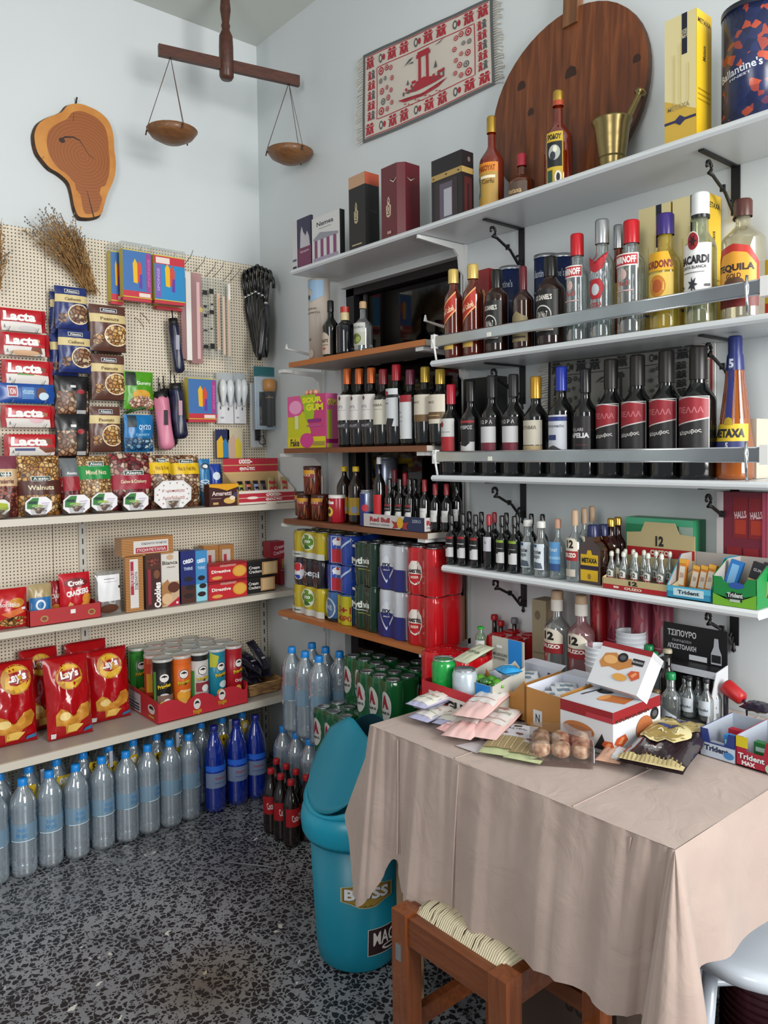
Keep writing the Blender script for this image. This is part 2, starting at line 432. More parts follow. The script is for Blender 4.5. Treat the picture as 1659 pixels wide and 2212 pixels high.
lshelf(L1Z, L1D, .024, 'top cream metal shelf of the pegboard rack, carrying nut bags')
lshelf(L2Z, L2D, .022, 'middle cream metal shelf of the pegboard rack, carrying biscuits')
lshelf(L3Z, L3D, .026, 'lowest cream metal shelf of the pegboard rack, carrying crisps')

# ---------------------------------------------------------------- shelves on the right wall
S1, S2, S3, S4 = 2.102, 1.682, 1.329, 1.053; SD = .225
def board(name, z, y0, y1, d, th, mat, lab, grp):
    m = MB(); r = .006
    m.ext([(-d, z-th+r), (-d+r, z-th), (-.001, z-th), (-.001, z), (-d+r, z), (-d, z-r)], y0, y1, mat)
    return thing(name, lab, 'shelf', (0, 0, 0), 0, grp, [(None, m)])
board('wall_shelf', S1, -.585, -2.62, .224, .018, SHELFW, 'topmost long white wall shelf with gift boxes, brass mortar and round board', 'white wall shelves')
board('wall_shelf', S2, -1.352, -2.372, SD, .018, SHELFW, 'white wall shelf holding the spirits behind a chrome rail', 'white wall shelves')
board('wall_shelf', S3, -1.350, -2.372, SD, .018, SHELFW, 'white wall shelf holding the large dark wine bottles behind a chrome rail', 'white wall shelves')
board('wall_shelf', S4, -1.392, -2.352, SD, .020, SHELFW, 'lowest white wall shelf holding small bottles and gum displays', 'white wall shelves')
O1, O2, O3, O4 = 1.752, 1.422, 1.146, .776; OD = .222
ORW = grain('orange_edge_wood', [(.2, '#a05c2c'), (.8, '#b87038')], 'y', 4); BRW = grain('brown_edge_wood', [(.2, '#5c3420'), (.8, '#8a5430')], 'y', 4)
SW = P('#b8b4ac', .5)
def oshelf(z, edge, y0, y1, lab):
    m = MB(); m.box(-OD+.004, -.001, y1, y0, z-.018, z-.0005, SW); m.box(-OD, -OD+.0045, y1, y0, z-.019, z, edge); m.box(-OD+.004, -.001, y1, y0, z-.0005, z, edge)
    return thing('wooden_shelf', lab, 'shelf', (0, 0, 0), 0, 'wooden shelves across the dark opening', [(None, m)])
oshelf(O1, ORW, -.560, -1.325, 'topmost wooden shelf with a bright orange front edge')
oshelf(O2, BRW, -.515, -1.325, 'brown edged wooden shelf under the row of capsule topped wine bottles')
oshelf(O3, BRW, -.505, -1.325, 'brown edged wooden shelf under the pretzel jars and the small wine bottles')
oshelf(O4, ORW, -.455, -1.300, 'lowest wooden shelf carrying the packs of cans')
for y, nm in ((-.489, 'left'), (-1.290, 'right')):
    m = MB(); m.box(-.014, -.0005, y-.010, y+.010, .5, 2.083, WHITEM); m.box(-.0145, -.0139, y-.003, y+.003, .52, 2.07, '#8d8e8c')
    parts = [('upright', m)]
    for z, dd in (((S1, .215),) if y < -1 else ())+((O1, .2), (O2, .2), (O3, .2), (O4, .2)):
        th = .019; a = MB()
        a.ext([(-dd, z-th-.001), (-.014, z-th-.001), (-.014, z-th-.10), (-.03, z-th-.085), (-.035, z-th-.04), (-.055, z-th-.022), (-dd, z-th-.012)], y-.004, y+.004, WHITEM)
        if z != S1: a.box(-dd-.012, -dd+.03, y-.018, y+.018, z-th-.013, z-th-.0005, WHITEM)
        parts.append(('shelf_bracket', a))
    a = MB(); a.ext([(-.19, 1.815), (-.185, 1.835), (-.18, 1.818), (-.014, 1.80), (-.014, 1.785)], y-.003, y+.003, WHITEM); parts.append(('shelf_bracket', a))
    thing('shelf_track', 'white slotted shelf track %s the dark opening with its brackets' % ('left of' if y > -1 else 'right of'), 'shelf track', (0, 0, 0), 0, 'slotted shelf tracks', parts)
def scroll(y, z, lab):
    m = MB(); m.box(-.004, -.0005, -.011, .011, -.118, -.001, IRON); m.box(-.17, -.004, -.007, .007, -.005, -.001, IRON)
    m2 = MB(); pts = []
    for k in range(15):
        a = -PI/2+k/14*2*PI*.85; r = .016-.0007*k; pts.append((-.135+r*math.cos(a), 0, -.030+r*math.sin(a)))
    pts = pts[::-1]+[(-.115, 0, -.048), (-.085, 0, -.062), (-.055, 0, -.075), (-.035, 0, -.095), (-.018, 0, -.112)]
    m2.tube(pts, [.0042]*len(pts), IRON, 6)
    pts = []
    for k in range(12):
        a = PI/2+k/11*2*PI*.8; r = .012-.0006*k; pts.append((-.018+r*math.cos(a), 0, -.098+r*math.sin(a)))
    m2.tube(pts, .0038, IRON, 6); m2.lathe([(.0, -.137), (.006, -.131), (.004, -.124), (.003, -.112), (0, -.11)], IRON, 8, -.006)
    m2.box(-.07, -.064, -.006, .006, -.075, -.06, IRON)
    thing('scroll_bracket', lab, 'bracket', (0, y, z), 0, 'black scroll shelf brackets', [('plate', m), ('scroll', m2)])
for z, nm, th in ((S1, 'topmost white shelf', .018), (S2, 'white shelf of spirits', .018), (S3, 'white shelf of large wine bottles', .018), (S4, 'lowest white wall shelf', .020)):
    scroll(-1.53, z-th, 'black scroll bracket under the %s, nearer the corner' % nm)
    scroll(-2.195, z-th, 'black scroll bracket under the %s, nearer the right edge' % nm)
RAIL = noisy('rail_wood_chrome', [(.3, '#8a8c8c'), (.7, '#c4c8ca')], nscale=3, rough=.18)
RAIL.node_tree.nodes['Principled BSDF'].inputs['Metallic'].default_value = 1
def rail(z, lab):
    m = MB(); m.box(-.222, -.212, -2.352, -1.372, z+.044, z+.070, RAIL); 
    m.tube([(-.2175, -1.372, z+.071), (-.2175, -2.352, z+.071)], .0035, CHROME); m.tube([(-.2175, -1.372, z+.043), (-.2175, -2.352, z+.043)], .0030, CHROME)
    p = MB(); p.tube([(-.219, -1.366, z+.080), (-.226, -1.366, z+.060), (-.220, -1.368, z+.03), (-.216, -1.37, z+.001)], .0035, P('#dcdcda', .3)); p.box(-.226, -.208, -1.371, -1.357, z+.036, z+.078, P('#dcdcda', .3))
    q = MB(); q.tube([(-.222, -2.325, z+.085), (-.226, -2.325, z+.06), (-.222, -2.325, z+.03), (-.218, -2.325, z+.001)], .0035, CHROME); q.box(-.224, -.20, -2.371, -2.353, z+.036, z+.078, P('#e4e4e2', .3))
    t = MB(); t.box(-.2235, -.2222, -1.60, -1.585, z+.045, z+.057, '#e8e6dc')
    thing('bottle_rail', lab, 'rail', (0, 0, 0), 0, 'chrome bottle rails', [('bar', m), ('post', p), ('post', q), ('price_sticker', t)])
rail(S2, 'chrome rail along the white shelf of spirits'); rail(S3, 'chrome rail along the white shelf of large wine bottles')

# ---------------------------------------------------------------- wall decorations
def wood_slice():
    px = [(163, 226), (185, 232), (212, 246), (232, 268), (241, 298), (243, 330), (246, 355), (244, 385), (236, 408), (228, 425), (220, 452), (214, 470), (196, 477), (178, 478), (163, 474), (154, 452), (148, 420), (140, 398), (120, 380), (100, 368), (84, 350), (72, 332), (66, 305), (68, 285), (78, 268), (100, 255), (126, 245), (140, 230)]
    pts = [(LW(a, b_).x, LW(a, b_).z) for a, b_ in px]
    cx, cz = -.80, 2.56
    def sub(P_, k):
        out = []
        n = len(P_)
        for i in range(n):
            p0, p1, p2, p3 = P_[i-1], P_[i], P_[(i+1) % n], P_[(i+2) % n]
            for t in (0, .33, .66):
                out.append(tuple(.5*((2*p1[j])+(-p0[j]+p2[j])*t+(2*p0[j]-5*p1[j]+4*p2[j]-p3[j])*t*t+(-p0[j]+3*p1[j]-3*p2[j]+p3[j])*t**3) for j in (0, 1)))
        return out
    pts = sub(pts, 3)
    m = MB(); n = len(pts)
    sap = noisy('sapwood', [(.3, '#b8742c'), (.7, '#cc8c40')], (1, 1, 1), 14, 3, .5); heart = None
    hm, nt, N, L, bs = newmat('heartwood'); mp = coords(nt); 
    wv = N.new('ShaderNodeTexWave'); wv.wave_type = 'RINGS'; wv.rings_direction = 'Y'; wv.inputs['Scale'].default_value = 26; wv.inputs['Distortion'].default_value = 3; wv.inputs['Detail Scale'].default_value = .6
    mp.inputs['Location'].default_value = (.80, 0, -2.56)
    L.new(mp.outputs[0], wv.inputs[0]); r = ramp(nt, [(0, '#8e5025'), (1, '#9c5a2a')]); L.new(wv.outputs[0], r.inputs[0]); L.new(r.outputs[0], bs.inputs['Base Color']); bs.inputs['Roughness'].default_value = .4
    bark = noisy('bark', [(.3, '#2a1a10'), (.7, '#5c4028')], (1, 1, 1), 60, 3, .8, .6)
    ins = [(cx+(x-cx)*.97, cz+(z-cz)*.97) for x, z in pts]
    vs = [(x, -.004, z) for x, z in pts]+[(x*1.0, -.030, z) for x, z in ins]; m.add(vs, [(i, (i+1) % n, n+(i+1) % n, n+i) for i in range(n)], bark)
    m.add([(x, -.0301, z) for x, z in ins], [tuple(range(n))], sap)
    k = []
    for i, (x, z) in enumerate(ins):
        f = .78 if z > 2.45 else (.66 if z > 2.38 else .62)
        k.append((cx-.0+(x-cx)*f*(.97 if x < cx else 1.04), cz+(z-cz)*(.86 if z > cz else .93)))
    k = [(x+ (.014 if z < 2.42 else 0), z) for x, z in k]
    m.add([(x, -.0304, z) for x, z in k], [tuple(range(n))], hm)
    def crack(pp, w0):
        for i in range(len(pp)-1):
            (a, b0), (c, d) = pp[i], pp[i+1]; A = LW(a, b0, -.031); B = LW(c, d, -.031)
            wv_ = w0*(1-i/len(pp)); m.add([(A.x, -.0308, A.z-wv_), (A.x, -.0308, A.z+wv_), (B.x, -.0308, B.z+wv_*.7), (B.x, -.0308, B.z-wv_*.7)], [(0, 1, 2, 3)], '#1c0e08')
    crack([(128, 303), (140, 296), (158, 296), (172, 303), (182, 318), (192, 334), (204, 344)], .004); 
    A = LW(134, 303, -.031); m.add([(A.x+.012*math.cos(t*.7), -.0309, A.z+.010*math.sin(t*.7)) for t in range(9)], [tuple(range(9))], '#2a1810')
    for a in ((188, 412, 203, 470, .003), (232, 306, 243, 307, .001), (85, 350, 95, 338, .001), (160, 240, 158, 262, .001)):
        A = LW(a[0], a[1], -.031); B = LW(a[2], a[3], -.031); w_ = a[4]; m.add([(A.x-w_*.2, -.0308, A.z), (A.x+w_*.3, -.0308, A.z), (B.x+w_, -.0308, B.z), (B.x-w_, -.0308, B.z)], [(0, 1, 2, 3)], '#3a2010')
    nail = MB(); nail.tube([(LW(163, 232).x, -.001, LW(163, 228).z), (LW(163, 228).x, -.02, LW(163, 214).z)], .003, IRON)
    thing('wood_slice', 'pear shaped slice of tree trunk with bark rim hung on the left wall', 'wood slice', (0, 0, 0), 0, None, [('slab', m), ('hook', nail)])
wood_slice()

DWOOD = grain('dark_turned_wood', [(.2, '#34190f'), (.8, '#5a3020')], 'x', 10, .5)
BOWL = grain('bowl_wood', [(.2, '#5c3a22'), (.8, '#86592f')], 'x', 10, .5)
def scales():
    zb = 2.93; A = HZ(342, 108, zb); B = HZ(646, 176, zb); Mp = HZ(489, 141, zb); Mp = (A+B)/2 if (Mp-(A+B)/2).length > .1 else Mp
    d = (B-A).normalized(); nrm = Vector((-d.y, d.x, 0)); C0 = HZ(489, 141, zb)
    t = (C0-A).dot(d); C0 = A+d*t
    m = MB(); vs = []
    for q, P0 in enumerate((A, B)):
        for s_ in (-1, 1):
            for zz in (-.021, .021): vs.append(P0+nrm*s_*.010+Vector((0, 0, zz)))
    m.add(vs, [(0, 1, 3, 2), (4, 6, 7, 5), (0, 4, 5, 1), (2, 3, 7, 6), (0, 2, 6, 4), (1, 5, 7, 3)], DWOOD)
    p = MB(); zt = 3.242
    p.lathe([(.012, zt), (.020, zt-.008), (.020, zt-.03), (.013, zt-.04), (.018, zt-.06), (.021, zt-.10), (.014, zt-.15), (.018, zt-.16), (.015, zt-.175), (.019, zt-.185), (.026, zt-.20), (.028, zt-.24), (.028, zb-.045), (.022, zb-.055)], DWOOD, 14, C0.x-nrm.x*.0, C0.y)
    parts = [('beam', m), ('post', p)]
    for (px, py, dz), P0 in (((353, 236, .0), A+d*.045), ((634, 316, 0), B-d*.045)):
        bz = zb - .30; b_ = MB()
        b_.lathe([(.0, bz-.042), (.04, bz-.036), (.078, bz-.016), (.096, bz+.008), (.092, bz+.010), (.074, bz-.010), (.04, bz-.028), (0, bz-.032)], BOWL, 24, P0.x, P0.y, False)
        s_ = MB()
        for k in range(3):
            a = k*2*PI/3+.5; e = Vector((P0.x+.094*math.cos(a), P0.y+.094*math.sin(a), bz+.009))
            s_.tube([(P0.x, P0.y, zb-.015), e], .0014, '#4a3024', 4); s_.tube([e+Vector((0, 0, -.004)), e+Vector((.004*math.cos(a), .004*math.sin(a), -.022))], .003, '#4a3024', 5)
        parts += [('pan', b_, [('cords', s_)])]
    s_ = MB()
    thing('balance_scale', 'old wooden balance scale with two hanging bowls, fixed to the ceiling', 'scale', (0, 0, 0), 0, None, parts)
    return A, B, C0
SCL = scales()

def woven_mat(name, lab, TL, TR, BR, BL, x, fg, fg2, bgc, border, fringe=True):
    TLv, TRv, BRv, BLv = [Vector((x, RW(*q, x).y, RW(*q, x).z)) for q in (TL, TR, BR, BL)]
    def at(u, v, o=0):
        p = (BLv*(1-u)+BRv*u)*(1-v)+(TLv*(1-u)+TRv*u)*v; return (p.x-o-.002-.0015*math.sin(u*17+v*5), p.y, p.z-.012*math.sin(PI*u)*(1-v)*.6)
    W = (TRv-TLv).length; H = (TLv-BLv).length
    m = MB(); fn = lambda a, z, o: at(a/W+.5, z/H, o)
    m.sheet(lambda u, v: at(u, v), 16, 10, bgc); m.sheet(lambda u, v: (x-.0005, at(u, v)[1], at(u, v)[2]), 16, 10, bgc)
    sp = [('R', 0, 0, 1, .035, border), ('R', 0, .965, 1, 1, border), ('R', 0, 0, .02, 1, border), ('R', .98, 0, 1, 1, border)]
    for z in (.045, .21, .79, .955): sp.append(('R', .13 if .1 < z < .9 else .03, z-.005, .87 if .1 < z < .9 else .97, z+.005, fg))
    for u in (.125, .875): sp.append(('R', u-.003, .21, u+.003, .79, fg))
    rnd = random.Random(3)
    def fig(u, v, s, col):
        a = s*H/W
        sp.extend([('E', u, v+.045*s, .012*a*2, .014*s, col), ('P', [(u-.016*a*2, v-.05*s), (u-.006*a, v-.05*s), (u, v-.01*s), (u+.006*a, v-.05*s), (u+.016*a*2, v-.05*s), (u+.010*a*2, v+.01*s), (u+.022*a*2, v+.035*s), (u+.008*a*2, v+.025*s), (u-.008*a*2, v+.025*s), (u-.022*a*2, v+.035*s), (u-.010*a*2, v+.01*s)], col)])
    for row in (.125, .875):
        for k in range(10):
            u = .065+k*.0967
            if k % 3 != 1: fig(u-.016, row, 1.15, fg); fig(u+.016, row, 1.15, fg)
            else:
                sp.append(('E', u, row, .016, .05, fg2)); sp.append(('E', u, row, .008, .028, bgc)); sp.append(('E', u+.028, row, .012, .035, fg))
            
    for u in (.075, .925):
        for k in range(5):
            v = .27+k*.115; fig(u-.014, v, .9, fg); fig(u+.018, v, .9, fg if k % 2 else fg2)
    def rose(u, v, r, c):
        sp.append(('E', u, v, r, r*W/H, c)); sp.append(('E', u, v, r*.62, r*.62*W/H, bgc)); sp.append(('E', u, v, r*.42, r*.42*W/H, c))
    for side in (0, 1):
        for (u, v, r, c) in ((.165, .73, .022, fg), (.215, .74, .016, fg), (.25, .72, .014, fg), (.16, .62, .014, fg2), (.20, .63, .012, fg2), (.26, .60, .014, fg), (.17, .50, .018, fg), (.215, .52, .012, fg), (.25, .47, .013, fg), (.18, .38, .018, fg2), (.225, .40, .016, fg), (.165, .28, .022, fg), (.215, .28, .014, fg), (.255, .33, .013, fg)):
            rose(u if side == 0 else 1-u, v, r, c)
    # plain seaside scene: tower with two columns on a mound, boat, birds
    sp += [('R', .47, .42, .49, .70, fg), ('R', .53, .42, .55, .70, fg), ('R', .455, .69, .565, .73, fg), ('R', .465, .73, .555, .755, fg), ('P', [(.36, .36), (.42, .38), (.455, .43), (.51, .46), (.56, .43), (.62, .40), (.67, .36), (.6, .345), (.45, .335)], fg)]
    for k in range(9): sp.append(('R', .35+k*.038, .335+.004*k, .362+k*.038, .375+.01*k, fg2))
    for k in range(7): sp.append(('R', .37+k*.042, .38+.01*(k % 3), .385+k*.042, .41+.015*(k % 3), fg))
    sp += [('P', [(.31, .31), (.36, .265), (.5, .25), (.62, .275), (.69, .33), (.62, .295), (.5, .275), (.37, .285)], fg), ('P', [(.59, .50), (.615, .50), (.605, .58)], fg2), ('P', [(.38, .44), (.40, .44), (.39, .50)], fg2), ('R', .62, .42, .67, .45, fg), ('R', .42, .43, .45, .46, fg)]
    for k in range(12): sp.append(('R', .36+k*.026+(k % 2)*.006, .235-.018*(k % 3), .378+k*.026, .245-.018*(k % 3), fg))
    sp += [('P', [(.36, .66), (.40, .72), (.43, .73), (.41, .70)], fg2), ('P', [(.39, .67), (.43, .68), (.43, .66)], fg2), ('P', [(.60, .74), (.64, .75), (.68, .80), (.65, .765)], fg2)]
    m.paint(fn, W, H, sp, off=.0006, step=.00001, res=.06)
    parts = [('woven_cloth', m)]
    if fringe:
        for u0, sg in ((0, -1), (1, 1)):
            f = MB()
            for k in range(34):
                v = (k+.5)/34; p = at(u0, v); L_ = .028+.014*rnd.random(); dz = -.012*rnd.random()-.004
                f.tube([(p[0], p[1], p[2]), (p[0]-.006*rnd.random(), p[1]-sg*L_*.6, p[2]+dz*.4), (p[0]-.004*rnd.random(), p[1]-sg*L_, p[2]+dz)], .0022, '#ded8cc', 3, False)
            parts.append(('fringe', f))
    thing(name, lab, 'wall hanging', (0, 0, 0), 0, None, parts)
woven_mat('woven_mat', 'red, grey and cream woven mat with white fringes on the right wall', (785, 120), (1066, -8), (1070, 182), (785, 310), -.004, '#a82432', '#56575a', '#cfc5ba', '#5c5e60')
woven_mat('woven_mat', 'grey and black woven mat hung behind the large wine bottles', (1185, 775), (1500, 742), (1500, 905), (1185, 965), -.004, '#1c1c1c', '#2a2a2a', '#7d7c76', '#1a1a1a')

# round pizza board leaning on the top shelf
def round_board():
    bw = noisy('round_board_wood', [(.25, '#43200f'), (.5, '#6a3719'), (.75, '#8a4e26')], (1, 10, .9), 5, 5, .42, .2, .7, .15)
    cy, cz, r = -1.72, 2.387, .262; m = MB(); n = 48
    def lean(d, y, z): return (-.006-d-(1-(z-2.1)/.55)*.035, y, z)
    f0 = []; f1 = []
    for k in range(n):
        a = 2*PI*k/n; rr = r*(1+.012*math.sin(3*a+1)); z_ = cz+rr*math.sin(a)*1.0; z_ = max(z_, 2.125)
        f0.append(lean(0, cy+rr*1.02*math.cos(a), z_)); f1.append(lean(.018, cy+rr*1.02*math.cos(a), z_))
    m.add(f0+f1, [tuple(range(n)), tuple(range(2*n-1, n-1, -1))], bw); m.add(f0+f1, [(i, (i+1) % n, n+(i+1) % n, n+i) for i in range(n)], P('#3a2214', .7))
    h = MB(); hw = grain('handle_wood', [(.2, '#54321c'), (.8, '#8a5c36')], 'z', 8); yh = -1.735
    vs = [lean(dd, yh+s_, z) for dd in (.0, .026) for z in (2.60, 2.78) for s_ in (-.024, .024)]
    h.add(vs, [(0, 1, 3, 2), (4, 6, 7, 5), (0, 4, 5, 1), (2, 3, 7, 6), (0, 2, 6, 4), (1, 5, 7, 3)], hw)
    knots = MB()
    for yy, zz, rr in ((-1.56, 2.49, .016), (-1.60, 2.40, .012), (-1.74, 2.46, .02), (-1.95, 2.42, .012)):
        p = lean(.0185, yy, zz); m.add([(p[0], p[1]+rr*math.cos(t*.8), p[2]+rr*1.2*math.sin(t*.8)) for t in range(8)], [tuple(range(8))], '#34190c')
    thing('round_board', 'large round brown wooden bread board leaning on the wall behind the mortar', 'wooden board', (0, 0, 0), 0, None, [('disc', m), ('handle', h)])
round_board()

# ================================================================ TABLE, CLOTH, SEATS, BIN
TWD = grain('pale_table_wood', [(.2, '#7c6248'), (.8, '#9c8060')], 'z')
def lb(x, y, s=.045, h=.72): return MB().box(x-s/2, x+s/2, y-s/2, y+s/2, 0, h, TWD)
TX, TY0, TY1 = -.735, -1.674, -2.448
m = MB(); m.box(TX+.004, -.005, TY1+.004, TY0-.004, .722, .748, TWD)
m2 = MB(); m2.box(TX+.03, -.03, TY1+.03, TY1+.05, .64, .722, TWD); m2.box(TX+.03, -.03, TY0-.05, TY0-.03, .64, .722, TWD); m2.box(TX+.03, TX+.05, TY1+.03, TY0-.03, .64, .722, TWD)
thing('shop_table', 'wooden table hidden under the beige cloth, standing against the right wall', 'table', (0, 0, 0), 0, None,
      [('tabletop', m), ('apron', m2), ('leg', lb(TX+.06, TY1+.06)), ('leg', lb(TX+.06, TY0-.06)), ('leg', lb(-.06, TY1+.06)), ('leg', lb(-.06, TY0-.06))])
def cloth():
    cm, nt, N, L, bs = newmat('beige_linen'); mp = coords(nt)
    n1 = N.new('ShaderNodeTexNoise'); n1.inputs['Scale'].default_value = 9; L.new(mp.outputs[0], n1.inputs[0])
    r = ramp(nt, [(.3, '#a39086'), (.7, '#ac998f')]); L.new(n1.outputs[0], r.inputs[0]); L.new(r.outputs[0], bs.inputs['Base Color'])
    wv = N.new('ShaderNodeTexNoise'); wv.inputs['Scale'].default_value = 500; L.new(mp.outputs[0], wv.inputs[0])
    n2 = N.new('ShaderNodeTexNoise'); n2.inputs['Scale'].default_value = 14; n2.inputs['Detail'].default_value = 5; n2.inputs['Distortion'].default_value = 1.2; L.new(mp.outputs[0], n2.inputs[0])
    bp = N.new('ShaderNodeBump'); bp.inputs['Strength'].default_value = .35; bp.inputs['Distance'].default_value = .01; L.new(n2.outputs[0], bp.inputs['Height']); L.new(bp.outputs[0], bs.inputs['Normal'])
    bs.inputs['Roughness'].default_value = .85; bs.inputs['Sheen Weight'].default_value = .2
    z = .7525; e = .004
    m = MB(); m.sheet(lambda u, v: (TX-e+(abs(TX)+e-.004)*u, TY0+e+(TY1-TY0-2*e)*v, z+.0012*math.sin(u*9+v*4)*math.sin(v*11)), 14, 18, cm)
    for yy in (-2.25, -1.95): m.tube([(TX, yy, z+.0007), (-.01, yy-.01, z+.0007)], .0014, cm, 4, False)
    A = (TX, TY0); B = (TX, TY1)
    # stations: top x,y | bottom x,y,z
    st = [((-.01, TY0), (-.01, -1.668, .42)), ((-.30, TY0), (-.30, -1.662, .40)), ((-.52, TY0), (-.53, -1.64, .41)), ((-.62, TY0), (-.64, -1.63, .46)), ((-.69, TY0), (-.745, -1.590, .52)),
          ((-.725, TY0), (-.768, -1.625, .455)), (A, (-.785, -1.662, .355)), ((TX, -1.69), (-.795, -1.695, .345)), ((TX, -1.72), (-.775, -1.735, .40)), ((TX, -1.76), (-.752, -1.772, .474)), ((TX, -1.80), (-.757, -1.802, .412)),
          ((TX, -1.85), (-.775, -1.850, .415)), ((TX, -1.92), (-.765, -1.925, .432)), ((TX, -1.965), (-.755, -1.965, .437)), ((TX, -2.04), (-.775, -2.045, .442)), ((TX, -2.12), (-.765, -2.12, .445)), ((TX, -2.20), (-.790, -2.205, .452)),
          ((TX, -2.29), (-.775, -2.295, .457)), ((TX, -2.36), (-.79, -2.350, .450)), ((TX, -2.405), (-.765, -2.385, .455)), ((TX, -2.438), (-.725, -2.412, .44)), (B, (-.80, -2.408, .34)), (B, (-.865, -2.445, .28)), (B, (-.870, -2.505, .28)), (B, (-.805, -2.560, .34)), ((TX+.008, TY1), (-.745, -2.515, .47)),
          ((TX+.03, TY1), (-.705, -2.470, .548)), ((-.62, TY1), (-.62, -2.478, .542)), ((-.50, TY1), (-.50, -2.470, .530)), ((-.36, TY1), (-.36, -2.482, .55)), ((-.2, TY1), (-.2, -2.47, .56)), ((-.01, TY1), (-.01, -2.475, .58))]
    def cr(a, b, c, d, t): return .5*(2*b+(c-a)*t+(2*a-5*b+4*c-d)*t*t+(3*b-a-3*c+d)*t**3)
    cols = []; n = len(st)
    for i in range(n-1):
        q = [st[max(i-1, 0)], st[i], st[i+1], st[min(i+2, n-1)]]
        K = 6
        for k in range(K + (1 if i == n-2 else 0)):
            t = k/K; tp = tuple(q[1][0][j]*(1-t)+q[2][0][j]*t for j in (0, 1)); bt = tuple(cr(*[w_[1][j] for w_ in q], t) for j in (0, 1, 2))
            cols.append((tp, bt))
    NV = 14; vs = []
    nc = len(cols)
    for j in range(NV+1):
        v = j/NV
        for i, (tp, bt) in enumerate(cols):
            f = v**.85 if v > 0 else 0
            x = tp[0]+(bt[0]-tp[0])*f; y = tp[1]+(bt[1]-tp[1])*f; zz = z+(bt[2]-z)*v
            if tp[0] == TX and -2.43 < tp[1] < -1.78: x -= .005*math.sin(tp[1]*31+v*2)*v+.003*math.sin(tp[1]*67)*v
            if tp[1] == TY1: y -= .005*math.sin(tp[0]*27)*v
            if j == 0: x -= 0; 
            vs.append((x-(e if tp[0] == TX else 0), y+(e if tp[1] == TY0 else (-e if tp[1] == TY1 else 0)), zz-(0.0 if j else 0)))
    m.add(vs, [(j*nc+i, j*nc+i+1, (j+1)*nc+i+1, (j+1)*nc+i) for j in range(NV) for i in range(nc-1)], cm, True)
    # crease lines pressed in the cloth
    for ty, by, bz in ((-1.772, -1.80, .50), (-1.965, -1.968, .45), (-2.372, -2.345, .47)):
        m.tube([(TX-.0045, ty, .745), (TX-.020, (ty+by)/2, .60), (TX-.033, by, bz)], .0022, cm, 4, False)
    thing('tablecloth', 'beige linen cloth draped over the shop table, hem hanging over the rush stool', 'tablecloth', (0, 0, 0), 0, None, [(None, m)])
cloth()

def rush_stool():
    wd = grain('orange_brown_wood', [(.2, '#5a2c14'), (.8, '#8a4c24')], 'z', 8, .35, .3); wh = grain('orange_brown_rail_wood', [(.2, '#52270f'), (.8, '#7e431e')], 'y', 8, .35, .3)
    x0, x1, y0, y1, zs = -.835, -.50, -1.855, -2.175, .425
    def leg(x, y): return MB().box(x, x+.044, y, y+.044, 0, zs+.004, wd)
    rm = MB()
    rl = MB(); rl.box(x0+.006, x0+.034, y1+.044, y0-.044, zs-.060, zs-.002, wh); rr_ = MB(); rr_.box(x0+.044, x1-.044, y1+.006, y1+.034, zs-.060, zs-.002, wh)
    rb = MB(); rb.box(x0+.044, x1-.044, y0-.034, y0-.006, zs-.060, zs-.002, wh)
    r2 = MB(); r2.box(x0+.044, x1-.044, y0-.032, y0-.012, .16, .20, wh); r3 = MB(); r3.box(x0+.044, x1-.044, y1+.012, y1+.032, .16, .20, wh); r4 = MB(); r4.box(x1-.032, x1-.012, y1+.044, y0-.044, .20, .24, wh)
    m, nt, N, L, b = newmat('woven_rush'); mp = coords(nt, (1, 1, 1))
    wv = N.new('ShaderNodeTexWave'); wv.bands_direction = 'Y'; wv.inputs['Scale'].default_value = 60; wv.inputs['Distortion'].default_value = 1.5; L.new(mp.outputs[0], wv.inputs[0])
    ns = N.new('ShaderNodeTexNoise'); ns.inputs['Scale'].default_value = 40; mp2 = coords(nt, (.35, 4, .35)); L.new(mp2.outputs[0], ns.inputs[0])
    r = ramp(nt, [(0, '#b8ac8c'), (.5, '#d6ccae')]); L.new(wv.outputs[0], r.inputs[0])
    r2_ = ramp(nt, [(.62, '#ffffff'), (.66, '#4a3c30')]); L.new(ns.outputs[0], r2_.inputs[0])
    mx = N.new('ShaderNodeMix'); mx.data_type = 'RGBA'; mx.blend_type = 'MULTIPLY'; mx.inputs[0].default_value = 1; L.new(r.outputs[0], mx.inputs[6]); L.new(r2_.outputs[0], mx.inputs[7]); L.new(mx.outputs[2], b.inputs['Base Color'])
    bp = N.new('ShaderNodeBump'); bp.inputs['Strength'].default_value = .5; bp.inputs['Distance'].default_value = .004; L.new(wv.outputs[0], bp.inputs['Height']); L.new(bp.outputs[0], b.inputs['Normal'])
    st = MB()
    def seat(u, v):
        a = 1-abs(2*u-1)**5; c = 1-abs(2*v-1)**5; h = .030*(a*c)**.5*(1-.28*math.sin(PI*u)*math.sin(PI*v))
        return (x0+.030+(x1-x0-.06)*u, y1+.030+(y0-y1-.06)*v, zs-.004+h)
    st.sheet(seat, 18, 18, m); st.box(x0+.034, x1-.034, y1+.034, y0-.034, zs-.03, zs-.002, m)
    pl = MB(); pl.box(x0-.002, x0, y0-.030, y0-.014, zs-.10, zs-.065, ALU)
    thing('rush_stool', 'orange brown wooden stool with cream rush seat tucked under the table', 'stool', (0, 0, 0), 0, None,
          [('leg', leg(x0, y0-.044), [('metal_plate', pl)]), ('leg', leg(x0, y1)), ('leg', leg(x1-.044, y0-.044)), ('leg', leg(x1-.044, y1)), ('seat_rail', rl), ('seat_rail', rr_), ('seat_rail', rb), ('stretcher', r2), ('stretcher', r3), ('stretcher', r4), ('seat', st)])
rush_stool()
